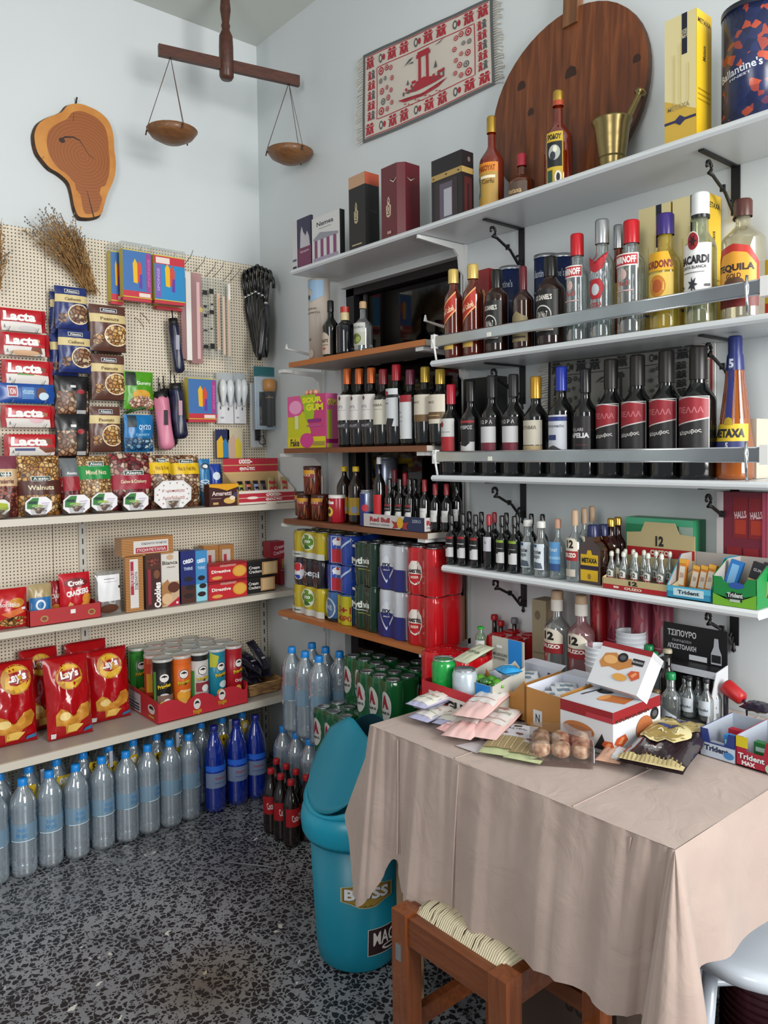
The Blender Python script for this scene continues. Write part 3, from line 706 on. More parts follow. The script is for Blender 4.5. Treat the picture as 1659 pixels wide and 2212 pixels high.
def white_stool():
    wp = P('#c4ccd6', .28, name='white_painted_wood', coat=.3); z = .46; R = .175; cx, cy = HZ(1635, 1995, z).x, HZ(1635, 1995, z).y
    s = MB(); s.lathe([(.02, z-.032), (R-.012, z-.036), (R-.002, z-.028), (R, z-.012), (R-.006, z-.003), (R-.02, z), (R-.05, z-.003), (0, z-.006)], wp, 40, cx, cy)
    parts = [('seat', s)]
    for k in range(4):
        a = PI/4+k*PI/2+.5; t = MB(); t.tube([(cx+.12*math.cos(a), cy+.12*math.sin(a), z-.034), (cx+.165*math.cos(a), cy+.165*math.sin(a), .0)], .015, wp, 10); parts.append(('leg', t))
    r = MB(); pts = [(cx+.135*math.cos(2*PI*k/24), cy+.135*math.sin(2*PI*k/24), .25) for k in range(25)]; r.tube(pts, .009, wp, 8, False); parts.append(('ring_brace', r))
    thing('round_stool', 'white painted stool with a round seat at the right edge of the photo', 'stool', (0, 0, 0), 0, None, parts)
white_stool()
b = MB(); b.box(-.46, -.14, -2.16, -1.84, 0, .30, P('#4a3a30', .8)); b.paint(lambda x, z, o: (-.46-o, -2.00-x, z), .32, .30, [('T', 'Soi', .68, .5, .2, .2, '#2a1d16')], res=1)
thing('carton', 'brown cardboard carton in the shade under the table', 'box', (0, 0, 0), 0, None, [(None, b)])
b = MB()
for k in range(16): b.lathe([(.10+.001*(k % 2), .02+k*.018), (.108, .028+k*.018)], P('#58202c', .5), 30, -.115, -2.335, False)
b.lathe([(0, .02), (.102, .02), (.104, .31), (0, .31)], P('#481a24', .5), 30, -.115, -2.335)
thing('red_basket', 'dark red ribbed plastic basket behind the white stool', 'basket', (0, 0, -.018), 0, None, [(None, b)])
b = MB(); rnd = random.Random(5); vs = []
b.sheet(lambda u, v: (-.50+.12*u, -1.56+.14*v, .09*math.sin(PI*u)**.6*math.sin(PI*v)**.6+.02*math.sin(u*23)*math.sin(v*19)*math.sin(PI*u)*math.sin(PI*v)+.002), 14, 14, clear('crumpled_plastic', '#c8d4dc', '#a8b4bc', .4, .1, .2))
thing('plastic_bag', 'crumpled clear plastic bag on the floor behind the rush stool', 'bag', (.06, -.25, 0), 0, None, [(None, b)])

def bin_():
    T1 = P('#12829a', .38, name='turquoise_plastic'); T2 = P('#1396b2', .34, name='turquoise_lid_plastic'); T3 = P('#0b7a92', .34, name='turquoise_flap_plastic')
    cx, cy = -.572, -1.398; zc = .385
    b = MB(); b.lathe([(.100, .0), (.112, .012), (.118, .06), (.133, zc)], T1, 48)
    rf = lambda z: .112+(z-.012)*.0565
    import math as _m
    da = _m.atan2(CAM.y-cy, CAM.x-cx)
    def cm(z0, ang):      # map on the tapered body, ang offset from the direction of the camera spot
        def fn(x, z, o):
            r = .117+(z0+z)*.0425+o+.0006; a = da+ang+x/r; return (r*math.cos(a), r*math.sin(a), z0+z)
        return fn
    st = MB(); W, H = .150, .078
    oct_ = lambda k: [(.5+.5*k*x, .5+.5*k*y) for x, y in ((-1, -.5), (-1, .5), (-.62, .62), (-.35, .85), (0, .95), (.35, .85), (.62, .62), (1, .5), (1, -.5), (.62, -.66), (.3, -.95), (0, -1), (-.3, -.95), (-.62, -.66))]
    st.paint(cm(.190, .22), W, H, [('P', oct_(1), '#b9c4b0'), ('P', oct_(.96), '#a08238'), ('P', oct_(.90), '#5f5a34'), ('P', oct_(.86), '#a08238'), ('T', 'BOSS', .5, .5, .86, .42, '#1c1a18', 0, .05), ('T', 'BOSS', .49, .51, .84, .40, '#e8e8ec', 0, .04)], off=.0002)
    s2 = MB(); s2.paint(cm(.055, .70), .12, .075, [('R', 0, 0, 1, 1, '#b8bcb8'), ('R', .02, .03, .98, .97, '#2c181c'), ('T', 'MAGIC', .56, .60, .86, .50, '#d8d4cc'), ('E', .55, .22, .20, .11, '#d8d4cc'), ('E', .58, .23, .17, .06, '#2c181c')], off=.0002)
    co = MB(); co.lathe([(.134, zc-.030), (.146, zc-.034), (.153, zc-.020), (.156, zc+.01), (.152, zc+.035), (.140, zc+.052), (.130, zc+.056)], T2, 48, 0, 0, False)
    # swing dome cut by a slanted opening
    dm = MB(); n = 48; top = []; bot = []
    fd = Vector((math.cos(da-.75), math.sin(da-.75)))     # the side the opening faces
    for k in range(n):
        a = 2*PI*k/n; bot.append((.140*math.cos(a), .140*math.sin(a), zc+.045))
        c = math.cos(a)*fd.x+math.sin(a)*fd.y; h = .115-.105*c; r = .140-.09*(h/.30)**1.6; top.append((r*math.cos(a), r*math.sin(a), zc+.045+h))
    mid = [((bot[k][0]*.52+top[k][0]*.55), (bot[k][1]*.52+top[k][1]*.55), bot[k][2]*.5+top[k][2]*.5) for k in range(n)]
    dm.add(bot+mid+top, [(r_*n+i, r_*n+(i+1) % n, (r_+1)*n+(i+1) % n, (r_+1)*n+i) for r_ in (0, 1) for i in range(n)], T2, True)
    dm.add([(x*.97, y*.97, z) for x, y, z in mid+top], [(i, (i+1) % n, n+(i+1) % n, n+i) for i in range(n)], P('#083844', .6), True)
    fl = MB()
    # flap swung open: an oval panel standing steeply, its upper edge pointed like a roof
    ax = Vector((math.cos(da-.75+PI/2), math.sin(da-.75+PI/2), 0)); fdv = Vector((fd.x, fd.y, 0))
    base = Vector((0, 0, zc+.045+.004))+fdv*.128
    tipd = (-fdv*.62+Vector((0, 0, 1))).normalized(); nr = tipd.cross(ax).normalized(); nr = nr if nr.dot(fdv) > 0 else -nr
    L_, hw, K, C_ = .262, .100, 13, 13; vs = []
    for off_ in (.006, 0):
        for c_ in range(C_):
            s_ = -1+2*c_/(C_-1); sc_ = math.copysign(abs(s_)**.85, s_)*.999; v0 = .125-.125*math.sqrt(1-sc_*sc_); v1 = L_-.050*abs(s_+.1)
            for k in range(K):
                v = v0+(v1-v0)*k/(K-1); wd = hw*(1-.25*max(0, v-.14)/.12); vs.append(base+ax*wd*sc_+tipd*v+nr*(off_+.016*(1-sc_*sc_)))
    fs = []
    for g in (0, C_*K): fs += [(g+c_*K+k, g+(c_+1)*K+k, g+(c_+1)*K+k+1, g+c_*K+k+1) for c_ in range(C_-1) for k in range(K-1)]
    for c_ in range(C_-1): fs += [(c_*K+e_, (c_+1)*K+e_, C_*K+(c_+1)*K+e_, C_*K+c_*K+e_) for e_ in (0, K-1)]
    for k in range(K-1): fs += [(q+k, q+k+1, C_*K+q+k+1, C_*K+q+k) for q in (0, (C_-1)*K)]
    fl.add(vs, fs, T3, True)
    thing('swing_bin', 'tall turquoise plastic bin with swing lid beside the tablecloth', 'bin', (cx, cy, 0), 0, None, [('body', b, [('sticker', st, 'gold bordered oval sticker with white lettering'), ('sticker', s2, 'dark rectangular sticker with white lettering')]), ('collar', co), ('dome', dm, [('flap', fl)])])
bin_()

# ================================================================ PRODUCT BUILDERS
def bagmesh(W, H, T, mat, spec=(), seed=1, crimp=.035, back=True, squash=0., wr=.35):
    rnd = random.Random(seed); ph = [rnd.uniform(0, 6) for _ in range(6)]; nu, nv = 14, 16
    def thk(u, v):
        a = max(0, 1-abs(2*u-1)**3.0); c = max(0, 1-abs(2*v-1)**(2.6))
        t = T*(a**.6)*(c**.7)
        wv = 1+wr*.35*math.sin(u*19+ph[0]+v*7)*math.sin(v*13+ph[1])+wr*.25*math.sin(u*31+ph[2])*(1-c)
        return max(.0012, t*wv)
    def pos(u, v, s_, o=0):
        pin = 1-squash*math.sin(PI*v)*.0
        edge = .010*W*math.sin(v*9+ph[3])
        x = (u-.5)*W*pin+edge*(abs(2*u-1))
        return (x, -s_*(thk(u, v)/2+o), v*H)
    def grid(a, b_, o):
        u = min(max(a, 0), 1)*nu; v = min(max(b_, 0), 1)*nv; i, j = min(int(u), nu-1), min(int(v), nv-1); fu, fv = u-i, v-j
        q = [Vector(pos((i+di)/nu, (j+dj)/nv, 1, o)) for dj in (0, 1) for di in (0, 1)]
        return tuple((q[0]*(1-fu)+q[1]*fu)*(1-fv)+(q[2]*(1-fu)+q[3]*fu)*fv)
    m = MB(); m.sheet(lambda u, v: pos(u, v, 1), nu, nv, mat)
    if back: m.sheet(lambda u, v: pos(1-u, v, -1), nu, nv, mat)
    if spec: m.paint(lambda x, z, o: grid(x/W+.5, z/H, o), W, H, spec, off=.0012, step=.0004, res=max(W/14, .008))
    return m
def rectL(xl, xr, yt, yb, d):
    ym = (yt+yb)/2; a = LW(xl, ym, -d); b_ = LW(xr, ym, -d); xm = (xl+xr)/2; t = LW(xm, yt, -d); q = LW(xm, yb, -d)
    return b_.x-a.x, t.z-q.z, ((a.x+b_.x)/2, -d, q.z)
def rectR(xl, xr, yt, yb, d):
    ym = (yt+yb)/2; a = RW(xl, ym, -d); b_ = RW(xr, ym, -d); xm = (xl+xr)/2; t = RW(xm, yt, -d); q = RW(xm, yb, -d)
    return a.y-b_.y, t.z-q.z, (-d, (a.y+b_.y)/2, q.z)
def prof(H, R, rn, sh, nk, lip=True):
    p = [(R*.86, 0), (R*.97, .004), (R, .012), (R, sh*H)]
    for k in range(1, 9):
        t = k/8; p.append((rn+(R-rn)*(.5+.5*math.cos(PI*t))**.85, (sh+(nk-sh)*t)*H))
    p.append((rn, H*.985))
    return p
def bottle(H, R, rn, sh, nk, glass, cap=None, labels=(), seg=22, extra=(), name='glass_body'):
    b = MB(); b.lathe(prof(H, R, rn, sh, nk), glass, seg)
    parts = [(name, b)]
    if cap:
        c = MB(); cm, ch, ce = cap[:3]; r1 = rn+ce
        c.lathe([(r1, H-ch), (r1, H-.004), (r1-.002, H), (0, H)], cm, 16, close=False)
        if len(cap) > 3: c.lathe([(r1+.0006, H-ch+cap[4]), (r1+.0006, H-ch+cap[5])], cap[3], 16, close=False)
        parts.append((cap[6] if len(cap) > 6 else 'cap', c))
    for z0, hh, ha, spec in labels:
        l = MB(); rr = R+.0006; l.paint(cyl(rr, z0), 2*ha*rr, hh, spec, off=.0001, step=.00022, res=.008)
        parts.append(('label', l))
    parts += list(extra)
    return parts
def can_parts(h, r, col, spec=(), ha=1.2, top=ALU):
    b = MB(); b.lathe([(r*.78, 0), (r, .008), (r, h-.014), (r*.86, h-.003)], col, 20)
    t = MB(); t.lathe([(r*.86, h-.003), (r*.88, h), (r*.80, h), (r*.76, h-.004), (0, h-.004)], top, 20, close=False)
    if spec: b.paint(cyl(r+.0004, 0), 2*ha*r, h, spec, off=.0001, res=.008)
    return [('can_body', b), ('can_end', t)]
def star(cx, cy, r1, r2, n, a0=0):
    return [(cx+(r1 if k % 2 == 0 else r2)*math.cos(a0+PI*k/n), cy+(r1 if k % 2 == 0 else r2)*math.sin(a0+PI*k/n)) for k in range(2*n)]
CHIPC = noisy('crisp_print', [(.3, '#a8661c'), (.6, '#d89a3c'), (.8, '#e8bc60')], nscale=30, rough=.3)
NUTA = nuts('#8a5a30', '#c49a62', '#e2c08a'); NUTB = nuts('#a86a2c', '#d09a50', '#e8c488', s=70); NUTC = nuts('#7a4a34', '#b08058', '#e0c8a8', s=60)
NUTR = nuts('#6a1820', '#8a2430', '#e0c8b0', s=55); NUTD = nuts('#5c2a24', '#883c30', '#a05848', s=80); CANDB = nuts('#144a78', '#2a78a8', '#b8d4e0', '#0a2a48', 70); CANDG = nuts('#b07a68', '#e0b8a0', '#f0e0d0', '#704838', 80)

# ================================================================ LEFT WALL: goods hooked on the pegboard
def hook(xs, d, z, lab=None):
    pass
def peg_hooks():
    pts = [(294, 540), (367, 552), (405, 546), (432, 558), (455, 570), (472, 570), (492, 580), (508, 580)]
    for i, (px, py) in enumerate(pts):
        p = LW(px, py, -.07); m = MB(); m.tube([(0, .055, -.045), (0, .04, -.045), (0, -.03, -.02), (0, -.05, 0)], .0018, '#8a8884', 5)
        thing('peg_hook', 'thin wire hook at the top of the pegboard, %s from the left' % NTH[i], 'hook', tuple(p), 0, 'wire hooks on the pegboard', [(None, m)])
    for i, (px, py) in enumerate(((312, 690), (300, 700))):
        p = LW(px, py, -.06); m = MB(); m.tube([(0, .045, .03), (0, .03, .03), (0, -.03, -.005), (0, -.045, -.02)], .0016, '#8a6a60', 5)
        thing('peg_hook', ['empty wire hook below the yellow sponge packs, the right one of two', 'empty wire hook below the yellow sponge packs, the left one of two'][i], 'hook', tuple(p), 0, 'wire hooks on the pegboard', [(None, m)])
peg_hooks()
def dried_bundle(base, tips, n, nm, lab, seed):
    rnd = random.Random(seed); B = LW(*base, -.05); m = MB(); sd = MB(); st = noisy('dried_stems', [(.3, '#8a6238'), (.7, '#c49c64')], nscale=40, rough=.8)
    T = [LW(a, b_, -.06) for a, b_ in tips]
    for k in range(n):
        i = rnd.randrange(len(T)-1); t = rnd.random(); e = T[i].lerp(T[i+1], t); f = rnd.uniform(.55, 1.0); e = B.lerp(e, f)
        e.y = -.05-rnd.uniform(0, .09)
        s0 = B+Vector((rnd.uniform(-.022, .022), rnd.uniform(-.02, .012), rnd.uniform(-.03, .02)))
        mid = s0.lerp(e, .55)+Vector((rnd.uniform(-.012, .012), rnd.uniform(-.015, 0), rnd.uniform(-.01, .01)))
        m.tube([s0, mid, e], [.0016, .0012, .0007], st, 3, False)
        for q in range(5):
            c = mid.lerp(e, .15+.85*rnd.random())+Vector((rnd.uniform(-.014, .014), rnd.uniform(-.014, .010), rnd.uniform(-.014, .014))); r = rnd.uniform(.002, .0038)
            sd.add([c+Vector(v)*r for v in ((1, 0, 0), (-1, 0, 0), (0, 1, 0), (0, -1, 0), (0, 0, 1.2), (0, 0, -1.2))], [(0, 2, 4), (2, 1, 4), (1, 3, 4), (3, 0, 4), (2, 0, 5), (1, 2, 5), (3, 1, 5), (0, 3, 5)], st if rnd.random() > .25 else '#8a8478')
        if rnd.random() < .22:
            p = e; q2 = e+(e-B).normalized()*rnd.uniform(.02, .05)+Vector((rnd.uniform(-.015, .015), 0, 0)); m.tube([p, q2], .0006, '#8a8070', 3, False)
            for j in range(3):
                c = p.lerp(q2, .4+.3*j)+Vector((rnd.uniform(-.004, .004), 0, 0)); r = .0034
                sd.add([c+Vector(v)*r for v in ((1, 0, 0), (-1, 0, 0), (0, 1, 0), (0, -1, 0), (0, 0, 1.2), (0, 0, -1.2))], [(0, 2, 4), (2, 1, 4), (1, 3, 4), (3, 0, 4), (2, 0, 5), (1, 2, 5), (3, 1, 5), (0, 3, 5)], '#787470')
    for k in range(60):
        s0 = B+Vector((rnd.uniform(-.02, .02), rnd.uniform(-.02, .01), rnd.uniform(-.01, .01))); d = (B-T[len(T)//2]).normalized()
        m.tube([s0, s0+d*rnd.uniform(.02, .045)+Vector((rnd.uniform(-.012, .012), 0, 0))], .0013, st, 3, False)
    thing(nm, lab, 'dried plant', (0, 0, 0), 0, 'dried herb bunches', [('stems', m), ('seed_heads', sd)])
dried_bundle((190, 612), [(48, 500), (75, 470), (100, 458), (130, 470), (152, 500), (160, 520)], 230, 'dried_herbs', 'bunch of dried brown herbs hanging upside down below the wood slice', 1)
dried_bundle((-14, 610), [(-80, 540), (-50, 480), (-5, 480), (8, 560)], 90, 'dried_herbs', 'second dried herb bunch, cut off by the left edge of the photo', 2)

# chocolate bars
RED = '#b8101e'
def bar(xl, xr, yt, yb, i, deco, base=RED, txt='Lacta'):
    W, H, loc = rectL(xl, xr, yt, yb, .075)
    sp = [('R', .09, .0, .91, .40, '#e0dcd6')] if base == RED else []
    sp += deco
    if base == RED: sp += [('P', [(.09, .40), (.3, .46), (.5, .42), (.91, .36), (.91, .50), (.09, .55)], RED), ('T', txt, .45, .66, .66, .42, '#f2f0ee', 0, .05), ('R', .0, .0, .07, 1, '#9c0c18'), ('R', .93, 0, 1, 1, '#9c0c18'), ('T', 'Α', .15, .18, .04, .16, '#707880')]
    m = bagmesh(W, H, .016, P(base, .25), sp, i, wr=.15)
    h1 = MB(); h1.tube([(-W*.30, .05, .012), (-W*.30, -.02, -.004), (-W*.27, -.028, .012)], .0016, '#77746c', 4); h1.tube([(W*.28, .05, .012), (W*.28, -.02, -.004), (W*.31, -.028, .012)], .0016, '#77746c', 4)
    names = ['topmost', 'second', 'third', 'fourth, the blue one,', 'fifth', 'lowest']
    lab = 'red and white chocolate bar on the pegboard, %s of the column' % names[i]
    if i == 3: lab = 'blue wrapped chocolate bar, the only blue one in the column of bars'
    thing('chocolate_bar', lab, 'chocolate bar', loc, 0, 'chocolate bars on the pegboard', [('wrapper', m), ('wire_hooks', h1)])
BR = '#7a3c1c'
bar(-8, 98, 668, 716, 0, [('E', .62, .14, .2, .12, '#d0cccc')])
bar(-2, 105, 720, 768, 1, [('P', [(.6, .1), (.66, .5), (.82, .56), (.86, .1)], BR), ('E', .5, .12, .3, .12, '#d8b088'), ('E', .74, .66, .06, .1, '#d8a078')])
bar(2, 113, 779, 829, 2, [('R', .3, .36, .62, .5, '#5c9838'), ('P', [(.74, .4), (.76, .7), (.86, .68), (.86, .36)], BR), ('E', .68, .42, .06, .12, '#e8dcb8')])
bar(-4, 117, 828, 871, 3, [('R', .15, .3, .33, .86, '#c8d4e0'), ('R', .17, .34, .31, .80, '#a81c28'), ('T', 'ΙΟΝ', .24, .57, .10, .3, '#f0f0f0'), ('R', .40, .2, .62, .8, '#3c78b8'), ('T', 'γάλακτος', .51, .55, .2, .3, '#bcd8ec'), ('E', .75, .5, .09, .3, '#5a3020'), ('E', .79, .36, .09, .2, '#c8dcec')], '#1a4a98', '')
bar(2, 117, 876, 923, 4, [('P', [(.70, .4), (.74, .7), (.86, .66), (.86, .36)], '#a86848'), ('E', .65, .34, .14, .16, '#e0b8c0')])
bar(8, 127, 938, 984, 5, [('P', [(.62, .34), (.66, .8), (.86, .78), (.92, .16), (.74, .12)], '#7c3a20'), ('R', .18, .22, .55, .34, '#38487c')])

def nutbag(nm, lab, xl, xr, yt, yb, d, base, spec, seed, grp, T=.03):
    W, H, loc = rectL(xl, xr, yt, yb, d)
    m = bagmesh(W, H, T, base if not isinstance(base, str) else P(base, .3), spec, seed)
    thing(nm, lab, 'snack bag', loc, 0, grp, [(None, m)]); return loc
def hangspec(fg, band, nut, txt='Walnuts'):
    return [('R', .0, .62, 1, .80, band), ('R', .28, .84, .74, .93, '#e8e8e8'), ('R', .295, .85, .725, .92, '#1c2c3c'), ('T', 'Alesto', .51, .885, .36, .05, '#f0f0f0'), ('T', txt, .52, .70, .5, .07, '#6a5028'), ('E', .72, .36, .36, .24, '#f0dcb8'), ('E', .72, .36, .33, .215, nut), ('E', .22, .30, .14, .06, nut), ('E', .20, .20, .13, .05, nut), ('R', 0, 0, 1, .012, '#2a1c18')]
HG = 'nut bags hooked on the pegboard'
for i, (r, lab) in enumerate((((108, 165, 632, 722, .05), 'blue nut bag hanging behind, upper left of the blue pair'), ((108, 168, 722, 815, .05), 'blue nut bag hanging behind, lower left of the blue pair'),
        ((118, 187, 620, 712, .085), 'blue nut bag at the front, upper of the two blue ones'), ((126, 195, 712, 806, .085), 'blue nut bag at the front, lower of the two blue ones'))):
    nutbag('nut_bag', lab, r[0], r[1], r[2], r[3], r[4], '#1f2f6c', hangspec('#1f2f6c', '#d8c48c', NUTC, 'Cashews'), 10+i, HG)
for i, (r, lab) in enumerate((((203, 262, 690, 765, .05), 'dark brown nut bag hanging behind the topmost brown one'), ((193, 271, 660, 760, .08), 'brown nut bag, topmost of the three brown ones'), ((197, 268, 767, 865, .08), 'brown nut bag, middle one of the three brown ones'), ((193, 259, 878, 976, .08), 'brown nut bag, lowest of the three brown ones'))):
    nutbag('nut_bag', lab, r[0], r[1], r[2], r[3], r[4], '#5c3a30', hangspec('#5c3a30', '#d8c48c', NUTB, 'Peanuts'), 20+i, HG)
for i, (r, lab) in enumerate((((118, 192, 812, 898, .075), 'black topped clear bag of nuts, upper of two'), ((120, 192, 895, 988, .085), 'black topped clear bag of nuts, lower of two'))):
    nutbag('nut_bag', lab, r[0], r[1], r[2], r[3], r[4], '#121214', [('R', .04, .04, .96, .62, NUTC), ('R', .58, .0, .90, .66, '#1a1a1c'), ('E', .72, .60, .11, .06, '#a02028'), ('R', .6, .05, .88, .14, '#b8b8b8'), ('R', .42, .70, .58, .76, '#e0e0e0')], 30+i, HG)
nutbag('candy_bag', 'bright green bag of sweets on the pegboard', 266, 330, 803, 884, .08, '#4e9a1c', [('R', .06, .62, .40, .98, '#1a2a20'), ('T', 'Gummy', .66, .68, .5, .12, '#e8f4e0'), ('E', .56, .38, .3, .14, '#d8a030'), ('E', .58, .16, .42, .20, CANDG)], 41, 'candy bags')
nutbag('candy_bag', 'bright blue bag of sweets below the green one', 268, 330, 896, 976, .08, '#1272b0', [('R', .1, .66, .40, .98, '#14303c'), ('T', 'ΟΥΖΟ', .68, .66, .42, .13, '#d8ecf8'), ('R', .02, .03, .98, .38, CANDB), ('T', 'CANDY', .6, .46, .5, .06, '#a0d0e8')], 42, 'candy bags')
m = MB(); m.tube([LW(272, 892, -.06), LW(300, 882, -.09), LW(338, 878, -.07)], .006, '#2c5a1c', 5); thing('green_strap', 'crumpled dark green packet under the green sweets bag', 'packet', (0, 0, 0), 0, None, [(None, m)])

# sponge / play packs wrapped in film
def craftpack(xl, xr, yt, yb, d, lab, k, ysides='#c8b030', backred=True):
    W, H, loc = rectL(xl, xr, yt, yb, d); D = .035
    m = MB(); m.box(-W/2, W/2, -D/2, D/2, 0, H, '#d4c040'); m.box(-W/2, W/2, -D/2+.004, D/2-.004, -.012, 0, '#c03040')
    f = MB(); blue = '#3c6fae' if k != 1 else '#2488c0'
    sp = [('R', .0, .02, 1, .98, blue), ('R', 0, .02, 1, .14, '#c42c3c') if k != 1 else ('R', 0, .80, 1, .98, '#c42c3c'), ('R', .55, .03, .95, .11, '#e8d8d0') if k != 1 else ('R', .05, .82, .5, .95, '#e8d8d0'), ('R', .82, .16, .98, .96, '#a03c88') if k != 1 else ('R', .02, .05, .22, .78, '#7860b0'),
          ('P', [(.36, .32), (.34, .72), (.42, .82), (.50, .72), (.50, .30)], '#e8b820'), ('P', [(.50, .34), (.50, .70), (.58, .80), (.66, .66), (.64, .32)], '#d04838'), ('P', [(.56, .22), (.58, .5), (.66, .5), (.66, .2)], '#6038a0'), ('T', 'SPONGE', .90, .55, .6*H/W, .06*W/H*1.4, '#c86ab0', 90) if k != 1 else ('T', 'SPONGE', .12, .45, .5*H/W, .06*W/H*1.4, '#c0a8e0', 90)]
    f.paint(plane(W, D), W, H, sp, res=1)
    c = MB(); c.box(-W/2-.004, W/2+.004, -D/2-.002, D/2+.002, H, H+.028, FILM)
    thing('cloth_pack', lab, 'pack', loc, 0, 'packs of cleaning cloths', [('cloths', m), ('printed_card', f), ('film_header', c)])
craftpack(236, 262, 545, 652, .05, 'yellow cleaning cloth pack hanging behind, leftmost', 0)
craftpack(262, 323, 543, 645, .11, 'yellow and blue cleaning cloth pack at the front left', 0)
craftpack(330, 395, 556, 652, .11, 'red and blue cleaning cloth pack at the upper right', 1)
craftpack(335, 390, 600, 664, .05, 'red cleaning cloth pack hanging behind the red and blue one', 1)
craftpack(403, 463, 818, 906, .09, 'yellow and blue cleaning cloth pack on the lower row, beside the light bulbs', 0)

# folding umbrellas
def umb(top, bot, r, col, lab, d=.08, cap='#101012', patt=None, tagc=None):
    A = LW(*top, -d); B = LW(*bot, -d); m = MB(); L_ = (A-B).length; ax = (B-A).normalized()
    fr = [0, .03, .08, .5, .9, .98, 1]; rr = [.5, .8, .95, 1, 1.05, .9, .5]
    n = 18; vs = []; u = Vector((0, 1, 0)); v = ax.cross(u).normalized()
    fs = []
    for i in range(22):
        t = i/21; q = t*L_; k = 0
        while k < 5 and fr[k+1] < t: k += 1
        g = (t-fr[k])/(fr[k+1]-fr[k]); rad = r*(rr[k]*(1-g)+rr[k+1]*g)
        for a in range(n):
            an = 2*PI*a/n; w_ = rad*(1+.07*math.sin(an*4+t*5)); vs.append(A+ax*q+(u*math.cos(an)+v*math.sin(an))*w_)
    for i in range(21):
        for a in range(n): fs.append((i*n+a, i*n+(a+1) % n, (i+1)*n+(a+1) % n, (i+1)*n+a))
    fs += [tuple(range(n-1, -1, -1)), tuple(21*n+a for a in range(n))]
    m.add(vs, fs, col, True)
    c = MB(); c.tube([A-ax*.012, A+ax*.028], r*.86, cap, 12); w_l = MB().tube([A-ax*.045, A-ax*.01], .003, cap, 5)
    parts = [('canopy', m), ('handle', c, [('wrist_loop', w_l)])]
    if tagc:
        f = MB(); p = A.lerp(B, .42); f.box(-.008, .008, -.0016, .0, -.03, .03, tagc); f.v = [tuple(Vector(q)+p+Vector((-.004, -r*1.12, 0))) for q in f.v]; parts.append(('label', f))
    thing('folding_umbrella', lab, 'umbrella', (0, 0, 0), 0, 'folding umbrellas', parts)
NAVY = noisy('navy_nylon', [(.35, '#14182e'), (.65, '#2c3050')], nscale=25, rough=.3)
umb((374, 694), (388, 806), .022, NAVY, 'dark navy folding umbrella hanging highest, below the red cloth pack', tagc='#a8a8b8')
umb((347, 852), (361, 972), .031, P('#d4809a', .4), 'pink folding umbrella in a see-through sleeve', .09, tagc='#2a2630')
umb((356, 846), (372, 965), .024, P('#1c1c24', .3), 'black folding umbrella half hidden behind the pink one', .05)
umb((379, 834), (391, 948), .029, NAVY, 'navy patterned folding umbrella right of the pink one', .09, tagc='#c49aa8')
for i, (px, y0, y1) in enumerate(((342, 815, 850), (353, 812, 848), (368, 800, 838))):
    p, q = LW(px, y0, -.09), LW(px, y1, -.09); m = MB(); m.tube([p, q], .0022, '#1a1a1c', 5)
    thing('umbrella_cord', 'thin black hanging cord above the folding umbrellas, %s from the left' % NTH[i], 'cord', (0, 0, 0), 0, 'umbrella cords', [(None, m)])

# long clear strips (cards, ribbons, clips) hanging down from the hooks
def strip(xl, xr, yt, yb, mat, lab, spec=(), d=.06, body=None, nm='hanging_strip'):
    W, H, loc = rectL(xl, xr, yt, yb, d); m = MB(); m.box(-W/2, W/2, -.0025, .0025, 0, H, mat)
    parts = [('film_sleeve', m)]
    if spec:
        c = MB(); c.paint(plane(W, .0055), W, H, spec, res=1); parts.append(('contents', c))
    thing(nm, lab, 'pack', loc, 0, 'long strips of goods in clear film', parts)
PK = clear('pink_film', '#e8c8c8', '#dcb0b0', .45, .15, .2)
strip(392, 402, 600, 775, PK, 'narrow pink film strip, leftmost of the long strips')
strip(401, 413, 588, 778, P('#f0ece8', .35), 'opaque white strip among the long strips')
strip(413, 436, 590, 785, PK, 'wide pale pink film strip with a yellow flower clip', [('E', .8, .60, .3, .03, '#c8b060'), ('R', .5, .05, .8, .9, '#dcb4b4')])
strip(437, 449, 600, 770, FILM, 'clear strip of small black clips, left one', [('R', .1, .78, .9, .84, '#141416'), ('R', .2, .62, .8, .65, '#242428'), ('R', .2, .50, .8, .54, '#141416'), ('R', .1, .32, .8, .34, '#342c30'), ('R', .1, .10, .9, .15, '#141416')])
strip(451, 463, 600, 775, FILM, 'clear strip of small black clips, right one', [('R', .1, .80, .9, .86, '#141416'), ('R', .3, .66, .8, .68, '#242428'), ('R', .1, .55, .9, .60, '#101012'), ('R', .2, .36, .6, .38, '#342c30'), ('R', .1, .12, .9, .19, '#141416')])
strip(468, 476, 600, 770, FILM, 'clear strip with orange beads, left one', [('R', .2, .08, .8, .80, '#d8b8a0'), ('R', .4, .12, .6, .74, '#c08868')])
strip(480, 487, 605, 780, FILM, 'clear strip with orange beads, middle one', [('R', .2, .08, .8, .80, '#dcc0a8')])
strip(490, 499, 610, 800, FILM, 'clear strip with orange beads, right one', [('R', .2, .16, .7, .86, '#d8b8a4'), ('R', .4, .80, .9, .98, '#f0ece6')])

